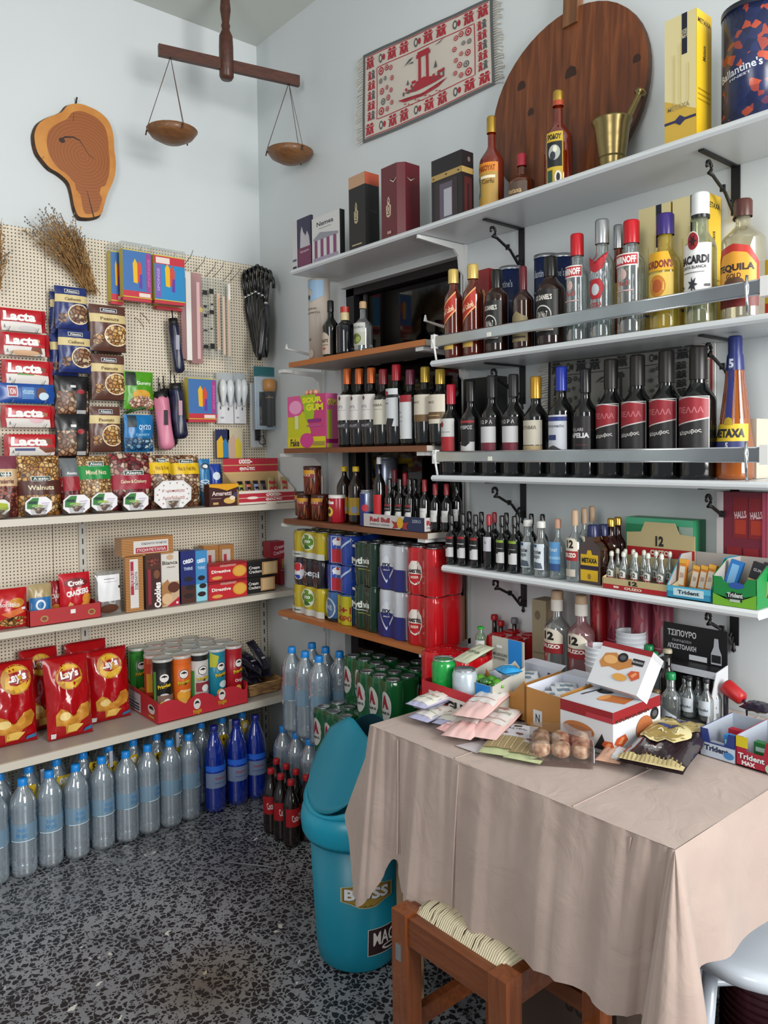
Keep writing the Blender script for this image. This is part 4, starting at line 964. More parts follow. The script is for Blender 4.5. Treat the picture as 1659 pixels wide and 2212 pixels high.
# walking umbrellas with black crook handles
BLK = P('#0f0f11', .28, coat=.3)
SLV = noisy('black_sleeved_nylon', [(.45, '#101012'), (.72, '#4a4c50')], (1, 1, .2), 60, 3, .22)
def crook(px, top, bx, by, d, lab, r=.015):
    A = LW(px, top, -d); B = LW(bx, by, -d-.01); m = MB(); ax = (B-A).normalized(); n = 10
    L_ = (B-A).length
    m.tube([A+ax*(.095+L_*.0), A+ax*.13, A+ax*(L_*.5), A+ax*(L_-.03), B], [r*.45, r*.95, r*1.15, r*.9, r*.35], SLV, 10)
    h = MB(); pts = [A+ax*.10, A+ax*.04]
    for k in range(11):
        a = PI*k/10; pts.append(A+Vector((0, -.020+.020*math.cos(a), .034*math.sin(a)+.0))+ax*.03*(1-k/10))
    pts.append(pts[-1]+Vector((0, 0, -.028)))
    h.tube(pts, .0075, BLK, 8)
    f = MB(); f.tube([A+ax*.085, A+ax*.095], .0095, CHROME, 8)
    thing('crook_umbrella', lab, 'umbrella', (0, 0, 0), 0, 'black walking umbrellas', [('canopy', m), ('crook_handle', h), ('ferrule_ring', f)])
for i in range(7):
    crook(522+i*8.8, 598-(3-abs(i-3))*4, 556+i*3.2, 772-(i % 2)*4, .045+.018*i, 'black walking umbrella with crook handle, %s from the left in the bunch' % NTH[i])
crook(580, 612, 560, 778, .17, 'black walking umbrella hanging in front of the bunch, crossing it', .021)

# bulbs, torch, knives, booklets
def blister(xl, xr, yt, yb, d, lab, nm, build, grp=None, t=.03):
    W, H, loc = rectL(xl, xr, yt, yb, d); m = MB(); m.box(-W/2, W/2, 0, .0015, 0, H, P('#c8ccd0', .4))
    parts = build(W, H); thing(nm, lab, 'pack', loc, 0, grp, [('backing_card', m)]+parts)
def bulbs(W, H):
    out = []
    for k in (-1, 1):
        b = MB(); x = k*W*.22; b.lathe([(.008, H*.35), (.009, H*.45), (.017, H*.62), (.018, H*.72), (.012, H*.84), (0, H*.88)], P('#e4e8ea', .2), 14, x, -.02); out.append(('bulb', b))
    c = MB(); c.box(-W*.48, W*.48, -.006, -.001, 0, H*.42, P('#dcdce0', .4)); c.paint(plane(W, .012), W, H, [('R', .1, .02, .45, .4, '#e8e8ec'), ('E', .28, .48, .13, .06, '#8a68a8'), ('E', .28, .48, .08, .04, '#e0dce4'), ('E', .72, .48, .13, .06, '#8a68a8'), ('E', .72, .48, .08, .04, '#e0dce4'), ('R', .16, .28, .24, .34, '#606468'), ('R', .62, .26, .72, .32, '#606468'), ('R', .2, .1, .4, .13, '#a0a0a8')], res=1); out.append(('card_front', c))
    f = MB(); f.box(-W/2, W/2, -.042, -.001, H*.40, H, BLIS); out.append(('blister', f)); return out
blister(467, 503, 806, 915, .05, 'clear blister pack of two white light bulbs, the front one', 'bulb_pack', bulbs, 'light bulb packs')
blister(503, 530, 806, 915, .04, 'clear blister pack of light bulbs, the one behind on the right', 'bulb_pack', bulbs, 'light bulb packs')
def torch(W, H):
    b = MB(); b.lathe([(.014, H*.04), (.017, H*.08), (.017, H*.50), (.024, H*.60)], P('#17171a', .3), 18, 0, -.022); g = MB()
    g.lathe([(.024, H*.60), (.029, H*.66), (.029, H*.78), (.024, H*.80), (0, H*.80)], P('#c8862c', .3), 20, 0, -.022); g.lathe([(.0178, H*.50), (.0178, H*.58)], P('#d0a060', .3), 18, 0, -.022)
    c = MB(); c.box(-W*.5, W*.5, -.003, -.0005, 0, H, P('#24282e', .4)); c.paint(plane(W, .006), W, H, [('R', 0, .84, 1, 1, '#2c6c74'), ('R', 0, 0, 1, .84, '#bcd0e0'), ('R', .18, .06, .82, .6, '#1c2024')], res=1)
    f = MB(); f.box(-W*.45, W*.45, -.052, -.003, H*.02, H*.84, BLIS); return [('printed_card', c), ('torch_body', b), ('torch_head', g), ('blister', f)]
blister(549, 603, 793, 928, .10, 'black and orange torch in a blister pack beside the room corner', 'torch_pack', torch)
def knife(W, H):
    b = MB(); b.ext([(-.010, .03), (.012, .03), (.016, H*.5), (.008, H*.9), (-.004, H*.9), (-.012, H*.5)], -.012, -.002, P('#1a1a1c', .3)); b.box(-.002, .010, -.014, -.012, H*.35, H*.6, '#8a2028'); return [('torch_body', b)]
blister(541, 566, 828, 966, .07, 'dark grey umbrella-shaped pack hanging behind the torch', 'grey_pack', knife)
W, H, loc = rectL(552, 580, 928, 962, .09); m = MB(); m.tube([(-.016, 0, 0), (-.014, -.003, -.012), (0, -.004, -.018), (.014, -.003, -.012), (.016, 0, 0), (.006, 0, .022), (-.006, 0, .022), (-.016, 0, 0)], .0022, '#202224', 5)
thing('wire_clip', 'small black wire loop hanging below the torch', 'clip', (loc[0], loc[1], loc[2]+.02), 0, None, [(None, m)])
for xl, xr, yt, yb, cs, lab in ((466, 495, 928, 990, ('#1a2452', '#e0b020', '#2c7cb0'), 'small navy and yellow picture booklet on the pegboard, left one'), (491, 523, 925, 990, ('#c8bca0', '#c8a890', '#d8c03c'), 'small beige picture booklet on the pegboard, right one')):
    W, H, loc = rectL(xl, xr, yt, yb, .055)
    m = boxmesh(W, .006, H, cs[0], {'F': [('P', [(.05, .02), (.05, .6), (.4, .8), (.62, .5), (.5, .02)], cs[1]), ('P', [(.52, .02), (.5, .55), (.7, .7), (.92, .5), (.9, .02)], cs[2])]})
    thing('booklet', lab, 'booklet', loc, 0, 'picture booklets', [(None, m)])

# ================================================================ TOP METAL SHELF (nut bags)
def shelfbag(xl, xr, yt, lab, base, spec, seed, d=.20, T=.055, z=L1Z, grp='nut bags standing on the top metal shelf', tilt=.10):
    x0, x1 = xL(xl, d, z+.1), xL(xr, d, z+.1); W = x1-x0; H = LW((xl+xr)/2, yt, -d).z-z
    m = bagmesh(W, H, T, base if not isinstance(base, str) else P(base, .3), spec, seed)
    thing('nut_bag' if 'nut' in lab or 'fruit' in lab else 'snack_bag', lab, 'snack bag', ((x0+x1)/2, -d, z+.001), 0, grp, [(None, m)], rot=(-tilt, 0, 0))
def al(col, v0, v1, txt, u=.5, c2='#e8dcb8'):
    return [('R', 0, v0, 1, v1, col), ('R', .28, v1-.01, .74, v1+.07, '#e8e8e8'), ('R', .295, v1-.003, .725, v1+.062, '#2a4a3c'), ('T', 'Alesto', .51, v1+.03, .36, .045, '#f4f4f4'), ('T', txt, .5, (v0+v1)/2, .6, .08, c2)]
shelfbag(-22, 40, 985, 'purple and cream bag of dried fruit standing at the far left', NUTD, [('R', 0, .78, 1, 1, '#7a3848'), ('R', 0, .5, 1, .78, '#d0b088')]+al('#d0b088', .5, .66, 'Cranberries', .5, '#6a3c30')[1:], 50)
shelfbag(38, 131, 985, 'clear bag of walnuts with a brown band', NUTB, al('#4c2418', .34, .58, 'Walnuts'), 51)
shelfbag(131, 176, 990, 'small clear nut bag with a dark red band', NUTR, al('#98202c', .40, .66, 'Cashew')[:1]+[('R', 0, .66, 1, 1, '#6a7074'), ('T', 'Alesto', .5, .72, .5, .05, '#f0f0f0')], 52, .19)
shelfbag(170, 243, 985, 'clear nut bag with a bright green band', NUTA, al('#128a3c', .58, .82, 'Mixed Nuts'), 53)
shelfbag(238, 331, 980, 'wide clear nut bag with a crimson band', NUTR, al('#9c1c34', .36, .62, 'Cashew & Cranberry', .5), 54, .19)
shelfbag(326, 373, 983, 'clear nut and fruit bag with a yellow band, left one', NUTC, al('#e8c010', .64, .86, 'Nut & Fruit', .5, '#a07c20'), 55, .20)
shelfbag(370, 434, 983, 'clear nut and fruit bag with a yellow band, right one', NUTC, al('#e8c010', .62, .84, 'Nut & Fruit Mix', .5, '#a07c20'), 56, .17)
def tub(px, py, w_, h_, lab, big=False, first=False):
    d = .262; p = LW(px, py, -d); x = p.x; z = L1Z; r = .052; W = LW(px+w_, py, -d).x-LW(px-w_, py, -d).x
    b = MB(); b.lathe([(.030, 0), (.038, .004), (.046, .036), (.049, .040)], FILM, 20); n = MB(); n.lathe([(.0, .002), (.028, .002), (.040, .030), (.02, .036), (0, .037)], NUTC, 18)
    l = MB(); c = p.z-z; tl = .35
    def on(xx, zz, o): return (xx, -.034-o-zz*math.sin(tl)*.3, c-z*0+zz*math.cos(tl)*1.0)
    H = W*.74 if not big else W*.74
    oc = [(x_*.5+.5, z_*.5+.5) for x_, z_ in ((-1, -.45), (-1, .45), (-.55, 1), (.55, 1), (1, .45), (1, -.45), (.55, -1), (-.55, -1))]
    fn = lambda xx, zz, o: on(xx, zz-H/2, o)
    sp = [('P', oc, '#e8e6e8')]
    if first: sp = [('P', oc, '#e4e4dc'), ('P', [(.5, .2), (.95, .3), (.9, .7), (.5, .8)], '#a8b82c'), ('R', .0, .1, .4, .9, '#d0d878')]
    elif big:
        sp += [('P', [(.5+(a-.5)*.9, .5+(b2-.5)*.9) for a, b2 in oc], '#f2f0f0'), ('T', 'Χειροποίητα', .5, .62, .62, .14, '#a04a3c'), ('T', 'Αμυγδαλωτά', .52, .36, .6, .16, '#b06a50')]
        for k in range(14):
            a = k*2*PI/14; sp.append(('E', .5+.42*math.cos(a), .5+.42*math.sin(a), .02, .028, '#b88878' if k % 2 else '#8aa078'))
    else: sp += [('P', [(.5+(a-.5)*.93, .5+(b2-.5)*.93) for a, b2 in oc], '#f0eef2'), ('P', [(.06, .35), (.06, .70), (.28, .95), (.5, .95), (.46, .55), (.3, .3)], '#38803c'), ('R', .12, .62, .42, .76, '#203c38'), ('E', .52, .48, .14, .09, '#b8c078'), ('E', .36, .50, .12, .07, '#8ab850'), ('T', 'Halva', .60, .22, .42, .12, '#8878a0'), ('R', .60, .62, .90, .66, '#b8a8c8'), ('R', .62, .52, .86, .55, '#c0b4cc')]
    l.paint(fn, W, H, sp, res=1); l.v = l.v
    # back of the label disc
    l.paint(lambda xx, zz, o: (fn(xx, zz, 0)[0], fn(xx, zz, 0)[1]+.0008, fn(xx, zz, 0)[2]), W, H, [('P', oc, '#d8d8d8')])
    thing('nut_tub', lab, 'tub', (x, -d+.03, z+.001), 0, 'round clear tubs of nuts along the top metal shelf', [('tub', b), ('nuts', n), ('label', l)])
tub(-4, 1096, 25, 20, 'round nut tub with yellow green label at the far left', False, True)
tub(83, 1093, 29, 21, 'round nut tub with white octagonal label in front of the walnut bag')
tub(165, 1089, 29, 20, 'round nut tub in front of the small dark red banded bag')
tub(225, 1084, 28, 19, 'round nut tub in front of the green banded bag')
tub(293, 1083, 27, 19, 'round nut tub in front of the crimson banded bag')
tub(373, 1068, 40, 30, 'large white octagonal label tub in front of the yellow banded bags', True)
OREO = [('P', [(.5, .0), (1, 0), (1, 1), (.3, 1)], '#2c74a8'), ('E', .5, .84, .4, .07, '#24304c'), ('T', 'OREO', .42, .42, .62*1.6, .22, '#f0f4f8', 90), ('E', .5, .84, .22, .04, '#e4e8ec')]
shelfbag(430, 454, 992, 'tall light blue biscuit packet standing beside the nut bags', '#4a90c0', OREO, 60, .15, .03, grp='blue biscuit packets', tilt=.03)
shelfbag(452, 479, 1003, 'shorter dark blue biscuit packet behind the brown chocolate box', '#2444a0', [('E', .5, .7, .3, .1, '#d8e4f0'), ('R', .1, .1, .9, .5, '#c8d4e8'), ('E', .4, .3, .2, .08, '#2a3c70')], 61, .12, .03, grp='blue biscuit packets', tilt=.03)
W, H, D = .0, .0, .0
x0, x1 = xL(452, .27, L1Z), xL(515, .27, L1Z); W = x1-x0; H = LW(484, 1046, -.27).z-L1Z
thing('chocolate_box', 'dark brown and yellow almond chocolate box lying on the top metal shelf', 'box', ((x0+x1)/2, -.25, L1Z+.001), 0, None, [(None, boxmesh(W, .045, H, '#3c1614', {'F': [('P', [(0, 1), (0, .88), (.3, .82), (.6, .70), (1, .86), (1, 1)], '#e0a018'), ('T', 'Amaretti', .42, .58, .66, .20, '#e8d8d0'), ('E', .68, .24, .2, .14, '#d8b060'), ('E', .78, .36, .10, .1, '#e8d8c0'), ('E', .9, .5, .1, .1, '#3a3c60'), ('R', .12, .08, .3, .18, '#c8a060'), ('R', .06, .34, .4, .37, '#a08080')], 'T': [('R', 0, 0, 1, 1, '#e0a018')]}))])
def choc_display():
    z = L1Z; d = .285; x0, x1 = xL(516, d, z), xL(636, d, z); W = x1-x0; cx = (x0+x1)/2; Dp = .13
    hb = LW(575, 990, -d+Dp).z-z; hf = LW(575, 1059, -d).z-z
    m = MB(); m.box(-W/2, W/2, -Dp/2, -Dp/2+.002, 0, hf, '#ddd4c8'); m.box(-W/2, W/2, -Dp/2, Dp/2, 0, .002, '#b89868')
    sd = [(-Dp/2, 0), (Dp/2, 0), (Dp/2, hb*.72), (-Dp/2, hf)]
    for s_ in (-1, 1): m.ext(sd, s_*W/2-.001, s_*W/2+.001, '#c09c60' if s_ < 0 else '#ddd4c8', lambda a, b_, c: (b_, a, c))
    m.box(-W/2, W/2, Dp/2-.002, Dp/2, 0, hb, '#c8a870')
    m.paint(plane(W, Dp), W, hf, [('R', 0, .18, 1, .46, '#b42838'), ('R', 0, .50, 1, .80, '#b42838'), ('E', .24, .48, .1, .10, '#e8dcd0'), ('T', 'σοκο-', .62, .66, .28, .22, '#f0e8e0', 0, .05), ('T', 'φρέτα', .62, .33, .3, .24, '#f0e8e0', 0, .05), ('R', .48, -.06, .66, .04, '#e0d8cc')], res=1)
    m.paint(lambda x, zz, o: (x, Dp/2-.002-o, zz), W, hb, [('R', 0, .40, 1, .66, '#c0a070'), ('R', 0, .70, 1, .84, '#b42838'), ('R', 0, .86, 1, 1, '#b42838'), ('T', 'σοκο-', .40, .93, .24, .10, '#f0e8e0', 0, .05), ('T', 'φρέτα', .43, .77, .28, .11, '#f0e8e0', 0, .05)], res=1)
    thing('chocolate_display', 'open red and white cardboard display of chocolate wafers at the shelf end', 'display box', (cx, -d+Dp/2, z+.001), 0, None, [(None, m)])
    cols = [('#151515', '#a8a830', '#a02830'), ('#151013', '#c0604c', '#e8e0d8'), ('#15131a', '#8088b8', '#c8c8d8'), ('#121013', '#383040', '#c03038'), ('#a89868', '#b82830', '#e8dcd0'), ('#9c8c58', '#b82830', '#e8dcd0'), ('#a89868', '#b82830', '#d8ccc0')]
    xs = [-.38, -.22, -.06, .03, .16, .29, .38]
    for i, (cc, u) in enumerate(zip(cols, xs)):
        w_ = .026 if i < 4 else .032; h_ = .095 if i < 4 else .108
        s = bagmesh(w_, h_, .012, P(cc[0], .3), [('R', .1, .72, .9, .84, cc[1]), ('E', .5, .42, .36, .2, cc[1]), ('E', .5, .42, .2, .1, cc[2])], 70+i)
        lab = ('black wrapped wafer bar in the red chocolate display, %s from the left' % NTH[i]) if i < 4 else ('gold and red wrapped wafer bar in the red chocolate display, %s from the right' % NTH[6-i])
        thing('wafer_bar', lab, 'chocolate bar', (cx+u*W, -d+.03+.01*(i % 3), z+.004), .1, 'wafer bars in the chocolate display', [(None, s)], rot=(-.18, .12*(-1)**i if i > 3 else 0, .05))
choc_display()

# ================================================================ MIDDLE METAL SHELF (biscuits)
def Lbox(nm, lab, xl, xm, xr, yt, z, d, base, faces, D=None, grp=None, cat='box'):
    W, H, Dp, loc = (lambda t: (t[0], t[2], t[1], t[3]))(fitL(xl, xm, xr, yt, z, d, D))
    m = boxmesh(W, Dp, H, base, faces); return thing(nm, lab, cat, (loc[0], loc[1], loc[2]+.001), 0, grp, [(None, m)]), W, Dp, H, loc
BG = 'biscuit packets on the middle metal shelf'
def lay(xl, xr, yt, lab, base, spec, seed, d, T=.04, z=L2Z, tilt=.06, rz=0, nm='snack_bag', grp=BG):
    x0, x1 = xL(xl, d, z+.05), xL(xr, d, z+.05); W = x1-x0; H = LW((xl+xr)/2, yt, -d).z-z
    thing(nm, lab, 'snack bag', ((x0+x1)/2, -d, z+.001), rz, grp, [(None, bagmesh(W, H, T, P(base, .25), spec, seed))], rot=(-tilt, 0, rz))
m = boxmesh(.075, .07, .085, '#161618', {'F': [('R', .1, .5, .9, .8, '#3a3a3e')]})
thing('black_packet', 'dark packet behind the red bag at the far left of the middle metal shelf', 'packet', (xL(8, .16, L2Z), -.16, L2Z+.001), 0, None, [(None, m)])
lay(-30, 59, 1273, 'red snack bag with a fried snack picture, far left of the middle metal shelf', '#b81c20', [('E', .62, .18, .36, .13, NUTB), ('E', .7, .64, .2, .12, CHIPC), ('T', 'Choriatiko', .48, .62, .6, .12, '#f0e0d8', -4), ('P', [(.3, .4), (.8, .52), (.9, .4), (.5, .28)], '#d8703c'), ('R', .82, .46, .92, .52, '#f0ece8')], 80, .25, .06)
z = L2Z; d = .285; x0, x1 = xL(64, d, z), xL(219, d, z); W = x1-x0
m = MB(); hf = .055; Dp = .20
for a in ((-W/2, W/2, -Dp/2, -Dp/2+.002), (-W/2, W/2, Dp/2-.002, Dp/2), (-W/2, -W/2+.002, -Dp/2, Dp/2), (W/2-.002, W/2, -Dp/2, Dp/2)): m.box(*a, 0, hf, '#ac2428')
m.box(-W/2, W/2, -Dp/2, Dp/2, 0, .002, '#ac2428'); m.paint(plane(W, Dp), W, hf, [('E', .2, .42, .055, .2, '#a08848'), ('E', .2, .42, .035, .12, '#8a3028'), ('E', .86, .46, .055, .2, '#a08848'), ('E', .86, .46, .035, .12, '#8a3028'), ('R', .56, .52, .63, .78, '#e8e4e0')], res=1)
thing('red_tray', 'open red cardboard tray of cracker bags on the middle metal shelf', 'tray', ((x0+x1)/2, -d+Dp/2, z+.001), 0, None, [(None, m)])
lay(64, 113, 1262, 'beige and blue cracker bag in the red tray, leftmost', '#a89468', [('R', .02, .10, .9, .66, '#1a6aa8'), ('E', .45, .46, .22, .14, '#e0e8ec'), ('E', .45, .46, .14, .09, '#2a70a8'), ('E', .2, .2, .1, .06, '#c02838')], 81, .24, .03, L2Z+.003)
lay(106, 132, 1256, 'dark red cracker bag in the middle of the red tray', '#8c1c24', [('T', 'CRAX', .5, .6, .7, .12, '#e8e0d8'), ('E', .5, .25, .4, .14, CHIPC)], 82, .20, .03, L2Z+.003)
lay(130, 196, 1238, 'bright red cracker bag at the front right of the red tray', '#c01c28', [('T', 'Cronk', .5, .78, .56, .13, '#f0ece8', 6, .04), ('E', .5, .78, .38, .11, '#701018'), ('T', 'Cronk', .5, .78, .5, .12, '#f4ece8', 6, .04), ('T', 'CRACKERS', .52, .56, .72, .13, '#f4f0ec', 8, .05), ('P', [(.5, .16), (.78, .40), (.98, .22), (.9, .06)], '#e0a038'), ('E', .82, .40, .16, .12, '#d88c30'), ('P', [(.1, .1), (.26, .36), (.38, .3), (.3, .08)], '#e0b070')], 83, .22, .045, L2Z+.003)
lay(128, 150, 1262, 'small dark cracker bag behind the bright red one', '#6c1820', [('E', .5, .3, .4, .14, CHIPC)], 84, .12, .03, L2Z+.003)
x0, x1 = xL(206, .25, z), xL(262, .25, z); W = x1-x0; H = LW(234, 1234, -.25).z-z
m = bagmesh(W, H, .04, clear('clear_bag', '#dcdcdc', '#c8c4c0', .35, .1, .2), [('R', .08, .32, .92, .92, '#e8e8ea'), ('R', .3, .82, .7, .84, '#888890'), ('R', .3, .76, .8, .77, '#a0a0a8'), ('E', .48, .14, .36, .11, '#5c3422'), ('R', .85, .6, .95, .66, '#404448')], 85)
thing('cookie_bag', 'clear bag with a large white label and chocolate cookies inside', 'snack bag', ((x0+x1)/2, -.25, z+.001), 0, BG, [(None, m)])
WAF = None
m_, nt, N, L, bs = newmat('wafer_layers'); mp = coords(nt); wv = N.new('ShaderNodeTexWave'); wv.bands_direction = 'Z'; wv.inputs['Scale'].default_value = 52; wv.inputs['Distortion'].default_value = .4; L.new(mp.outputs[0], wv.inputs[0]); r = ramp(nt, [(.3, '#7c4624'), (.7, '#d09c60')]); L.new(wv.outputs[0], r.inputs[0]); L.new(r.outputs[0], bs.inputs['Base Color']); bs.inputs['Roughness'].default_value = .25; WAF = m_
WS = [('R', .25, .06, .72, .94, '#d8d4d0'), ('R', .28, .3, .46, .9, '#a8243c'), ('T', 'ΓΚΟΦΡΕΤΑ', .37, .6, .16*5.2, .10*.9, '#e8d8d8', 90), ('T', 'ΣΟΚΟΛΑΤΑ', .60, .55, 1.0, .05, '#404048', 90)]
Lbox('wafer_pack', 'clear pack of layered wafers standing upright at the left of the biscuits', 262, 273, 311, 1203, z, .27, WAF, {'F': WS}, None, BG)
Lbox('wafer_pack', 'clear pack of wafers standing behind the left upright one', 280, 286, 312, 1201, z, .18, WAF, {}, .05, BG)
o_, W, Dp, H, loc = Lbox('cookie_box', 'tall dark brown cookie box with white lettering', 311, 316, 350, 1198, z, .27, '#3c1a14', {'F': [('R', .02, .72, .98, 1, '#4c2418'), ('E', .5, .86, .4, .08, NUTD), ('R', .14, .08, .34, .72, '#8c2430'), ('T', 'Cookies', .74, .24, 1.55, .13, '#f4f0ec', 90, .05), ('E', .7, .62, .2, .08, '#7a4a30')]}, .06, BG)
Lbox('cookie_box', 'tall white cookie box with brown cookie picture', 346, 350, 388, 1194, z, .265, '#d8d4cc', {'F': [('T', 'Bianca', .5, .80, .86, .07, '#2c2420'), ('E', .5, .90, .2, .05, '#c8a888'), ('T', 'classic', .55, .72, .5, .03, '#705c50'), ('R', 0, .0, 1, .45, '#c8a888'), ('P', [(0, .02), (0, .4), (.35, .5), (.6, .3), (.35, .05)], '#a87848'), ('E', .68, .34, .34, .10, '#5c2c1c'), ('E', .3, .14, .3, .10, '#d8b48c'), ('P', [(.3, 0), (1, 0), (1, .16)], '#b01c34'), ('R', .8, .03, .92, .07, '#e8e0e0')]}, .06, BG)
x0, x1 = xL(262, .25, z), xL(372, .25, z); zt = LW(317, 1160, -.25).z; zb = LW(317, 1199, -.25).z
m = boxmesh(x1-x0, .07, zt-zb, WAF, {'F': [('R', .22, .14, .9, .82, '#d4d0cc'), ('R', .26, .16, .88, .46, '#a8303c'), ('T', 'ΓΚΟΦΡΕΤΑΚΙΑ', .57, .31, .56, .18, '#e8d0d0'), ('T', 'ΣΟΚΟΛΑΤΑ ΓΑΛΑΚΤΟΣ', .62, .66, .5, .12, '#505058')]})
thing('wafer_pack', 'clear pack of wafers lying on top of the upright wafer and cookie packs', 'box', ((x0+x1)/2, -.235, zb+.001), 0, BG, [(None, m)])
OS = lambda c, c2: [('T', 'OREO', .5, .80, .7, .08, '#f0f4fa', 8, .05), ('T', 'THINS', .5, .66, .6, .06, '#c8d8f0'), ('R', 0, 0, 1, .34, c2), ('E', .5, .46, .3, .05, '#1c1c28'), ('E', .6, .30, .3, .05, '#241c20'), ('E', .5, .14, .34, .05, '#281c1c')]
Lbox('biscuit_box', 'dark blue box of thin black biscuits', 388, 392, 424, 1192, z, .26, '#16246c', {'F': OS(0, '#4a241c')}, .06, BG)
Lbox('biscuit_box', 'pale blue box of thin black biscuits', 418, 423, 449, 1191, z, .255, '#3c8cc4', {'F': OS(0, '#8cd0e0')}, .06, BG)
for xl, xr, yt, lab in ((442, 474, 1180, 'small wafer pack at the back of the middle metal shelf, left one'), (475, 507, 1178, 'small wafer pack at the back of the middle metal shelf, right one')):
    Lbox('wafer_pack', lab, xl-1, xl, xr, yt, z, .13, WAF, {'F': [('R', .2, .2, .75, .9, '#c8bcb4'), ('R', .3, .4, .5, .8, '#a83440')]}, .05, BG)
DG = [('R', 0, .86, 1, 1, '#8c141c'), ('T', 'ΠΑΠΑΔΟΠΟΥΛΟΥ', .5, .84, .42, .12, '#e8c8b8'), ('T', 'Digestive', .31, .52, .5, .24, '#f4f0e8', 0, .03), ('E', .8, .46, .19, .34, '#d89830'), ('E', .8, .46, .15, .27, '#e0a848'), ('E', .2, .18, .14, .1, '#d8a050')]
d = .275; x0, x1 = xL(453, d, z), xL(534, d, z); zz = [z, LW(492, 1253, -d).z, LW(492, 1215, -d).z]
for k in (0, 1):
    thing('biscuit_pack', 'red digestive biscuit pack, %s of the stack of two' % ('lower' if k == 0 else 'upper'), 'box', ((x0+x1)/2, -d+.03, zz[k]+.001), 0, BG, [(None, boxmesh(x1-x0, .06, zz[k+1]-zz[k]-.002, '#c0202c', {'F': DG}))])
CG = [('R', .5, .08, 1, .92, '#c89c68'), ('R', .56, .15, .94, .85, '#e0c090'), ('T', 'Cream', .25, .62, .34, .2, '#e8e4e0'), ('T', 'Crackers', .28, .36, .4, .2, '#e8e4e0')]
x0, x1 = xL(533, .25, z), xL(600, .25, z); zz = [z, LW(566, 1245, -.25).z, LW(566, 1211, -.25).z]
for k in (0, 1):
    thing('cracker_pack', 'black and tan cream cracker pack, %s of the stack of two' % ('lower' if k == 0 else 'upper'), 'box', ((x0+x1)/2-.008*(1-k), -.22, zz[k]+.001), 0, BG, [(None, boxmesh(x1-x0-.012*(1-k), .06, zz[k+1]-zz[k]-.002, '#141214', {'F': CG}))])
x0, x1 = xL(585, .16, z), xL(629, .16, z); zb = LW(606, 1204, -.16).z; zt = LW(606, 1169, -.16).z
thing('biscuit_pack', 'crimson biscuit pack lying across the black crackers near the corner', 'box', ((x0+x1)/2, -.13, zb), 0, BG, [(None, boxmesh(x1-x0, .06, zt-zb, '#98162c', {'F': [('T', 'Cream', .45, .66, .5, .22, '#e8c0c8', 10), ('T', 'Crackers', .45, .34, .6, .24, '#e8c0c8', 10), ('R', .82, 0, 1, 1, '#8a5040')]}))])
x0, x1 = xL(607, .16, z), xL(629, .16, z); 
thing('biscuit_pack', 'red and gold biscuit pack standing in the corner end of the middle metal shelf', 'box', ((x0+x1)/2, -.13, z+.001), 0, BG, [(None, boxmesh(x1-x0, .055, zb-z-.003, '#a01c30', {'F': [('R', .15, .6, .85, .95, '#a8864c'), ('T', 'Tuc', .5, .78, .5, .1, '#e0d0a0'), ('R', .05, .52, .95, .55, '#d8a8a8')]}))])

# ================================================================ LOWEST METAL SHELF (crisps)
z = L3Z
LR = P('#a80c14', .16, coat=.3, name='glossy_red_foil')
def lays(xl, xr, yt, d, lab, seed, logo=(.52, .70), rz=0, sy=1, w_=None, tilt=.12, hz=.0):
    x0, x1 = xL(xl, d, z+.05), xL(xr, d, z+.05); W = x1-x0; H = (LW((xl+xr)/2, yt, -d).z-z)/math.cos(tilt)
    u, v = logo; a = W/H
    sp = [('E', u, v, .30, .30*a, '#b88418'), ('E', u, v, .27, .27*a, '#e0b028'), ('E', u, v+.02, .26, .15*a, '#d8982c'), ('P', [(u-.26, v-.07*a), (u-.22, v+.13*a), (u+.24, v+.16*a), (u+.26, v-.04*a), (u, v-.13*a)], '#a01018'),
          ('T', "Lay's", u+.01, v+.01, .40, .24*a, '#6a0c14', 5, .05), ('T', "Lay's", u, v+.02, .40, .24*a, '#f6f2ee', 5, .045),
          ('P', [(.15, .17), (.14, .30), (.25, .37), (.40, .33), (.48, .25), (.60, .28), (.70, .38), (.86, .40), (.95, .32), (.88, .22), (.70, .18), (.55, .06), (.36, .05), (.34, .15)], CHIPC), ('P', [(.38, .07), (.40, .15), (.56, .16), (.74, .14), (.60, .06)], '#e8c060'), ('E', .34, .27, .12, .05, '#ecd088'), ('P', [(.60, .19), (.74, .27), (.86, .29), (.80, .20)], '#c8862c'),
          ('P', [(.76, .035), (.78, .075), (.98, .095), (.98, .05)], '#3878a8'), ('R', .05, .02, .15, .08, '#d8dcd8'), ('R', 0, .985, 1, 1, '#780a10'), ('R', 0, 0, 1, .012, '#780a10')]
    m = bagmesh(W, H, .075, LR, sp, seed, wr=.55)
    thing('crisp_bag', lab, 'crisp bag', ((x0+x1)/2, -d, z+.002+hz), rz, 'red potato crisp bags', [(None, m)], rot=(-tilt, 0, rz))
lays(-34, 80, 1434, .19, 'red crisp bag cut off by the left edge of the photo', 90, (.62, .78))
lays(50, 132, 1404, .10, 'red crisp bag standing behind, mostly hidden by the front bag', 91, (.50, .80))
lays(104, 200, 1420, .245, 'red crisp bag at the very front, slightly tilted', 92, (.50, .74), 0, tilt=.16)
lays(150, 238, 1388, .095, 'red crisp bag at the back with its corner sticking up', 93, (.3, .5))
lays(192, 281, 1404, .165, 'red crisp bag leaning next to the tray of tubes', 94, (.5, .76), .0)
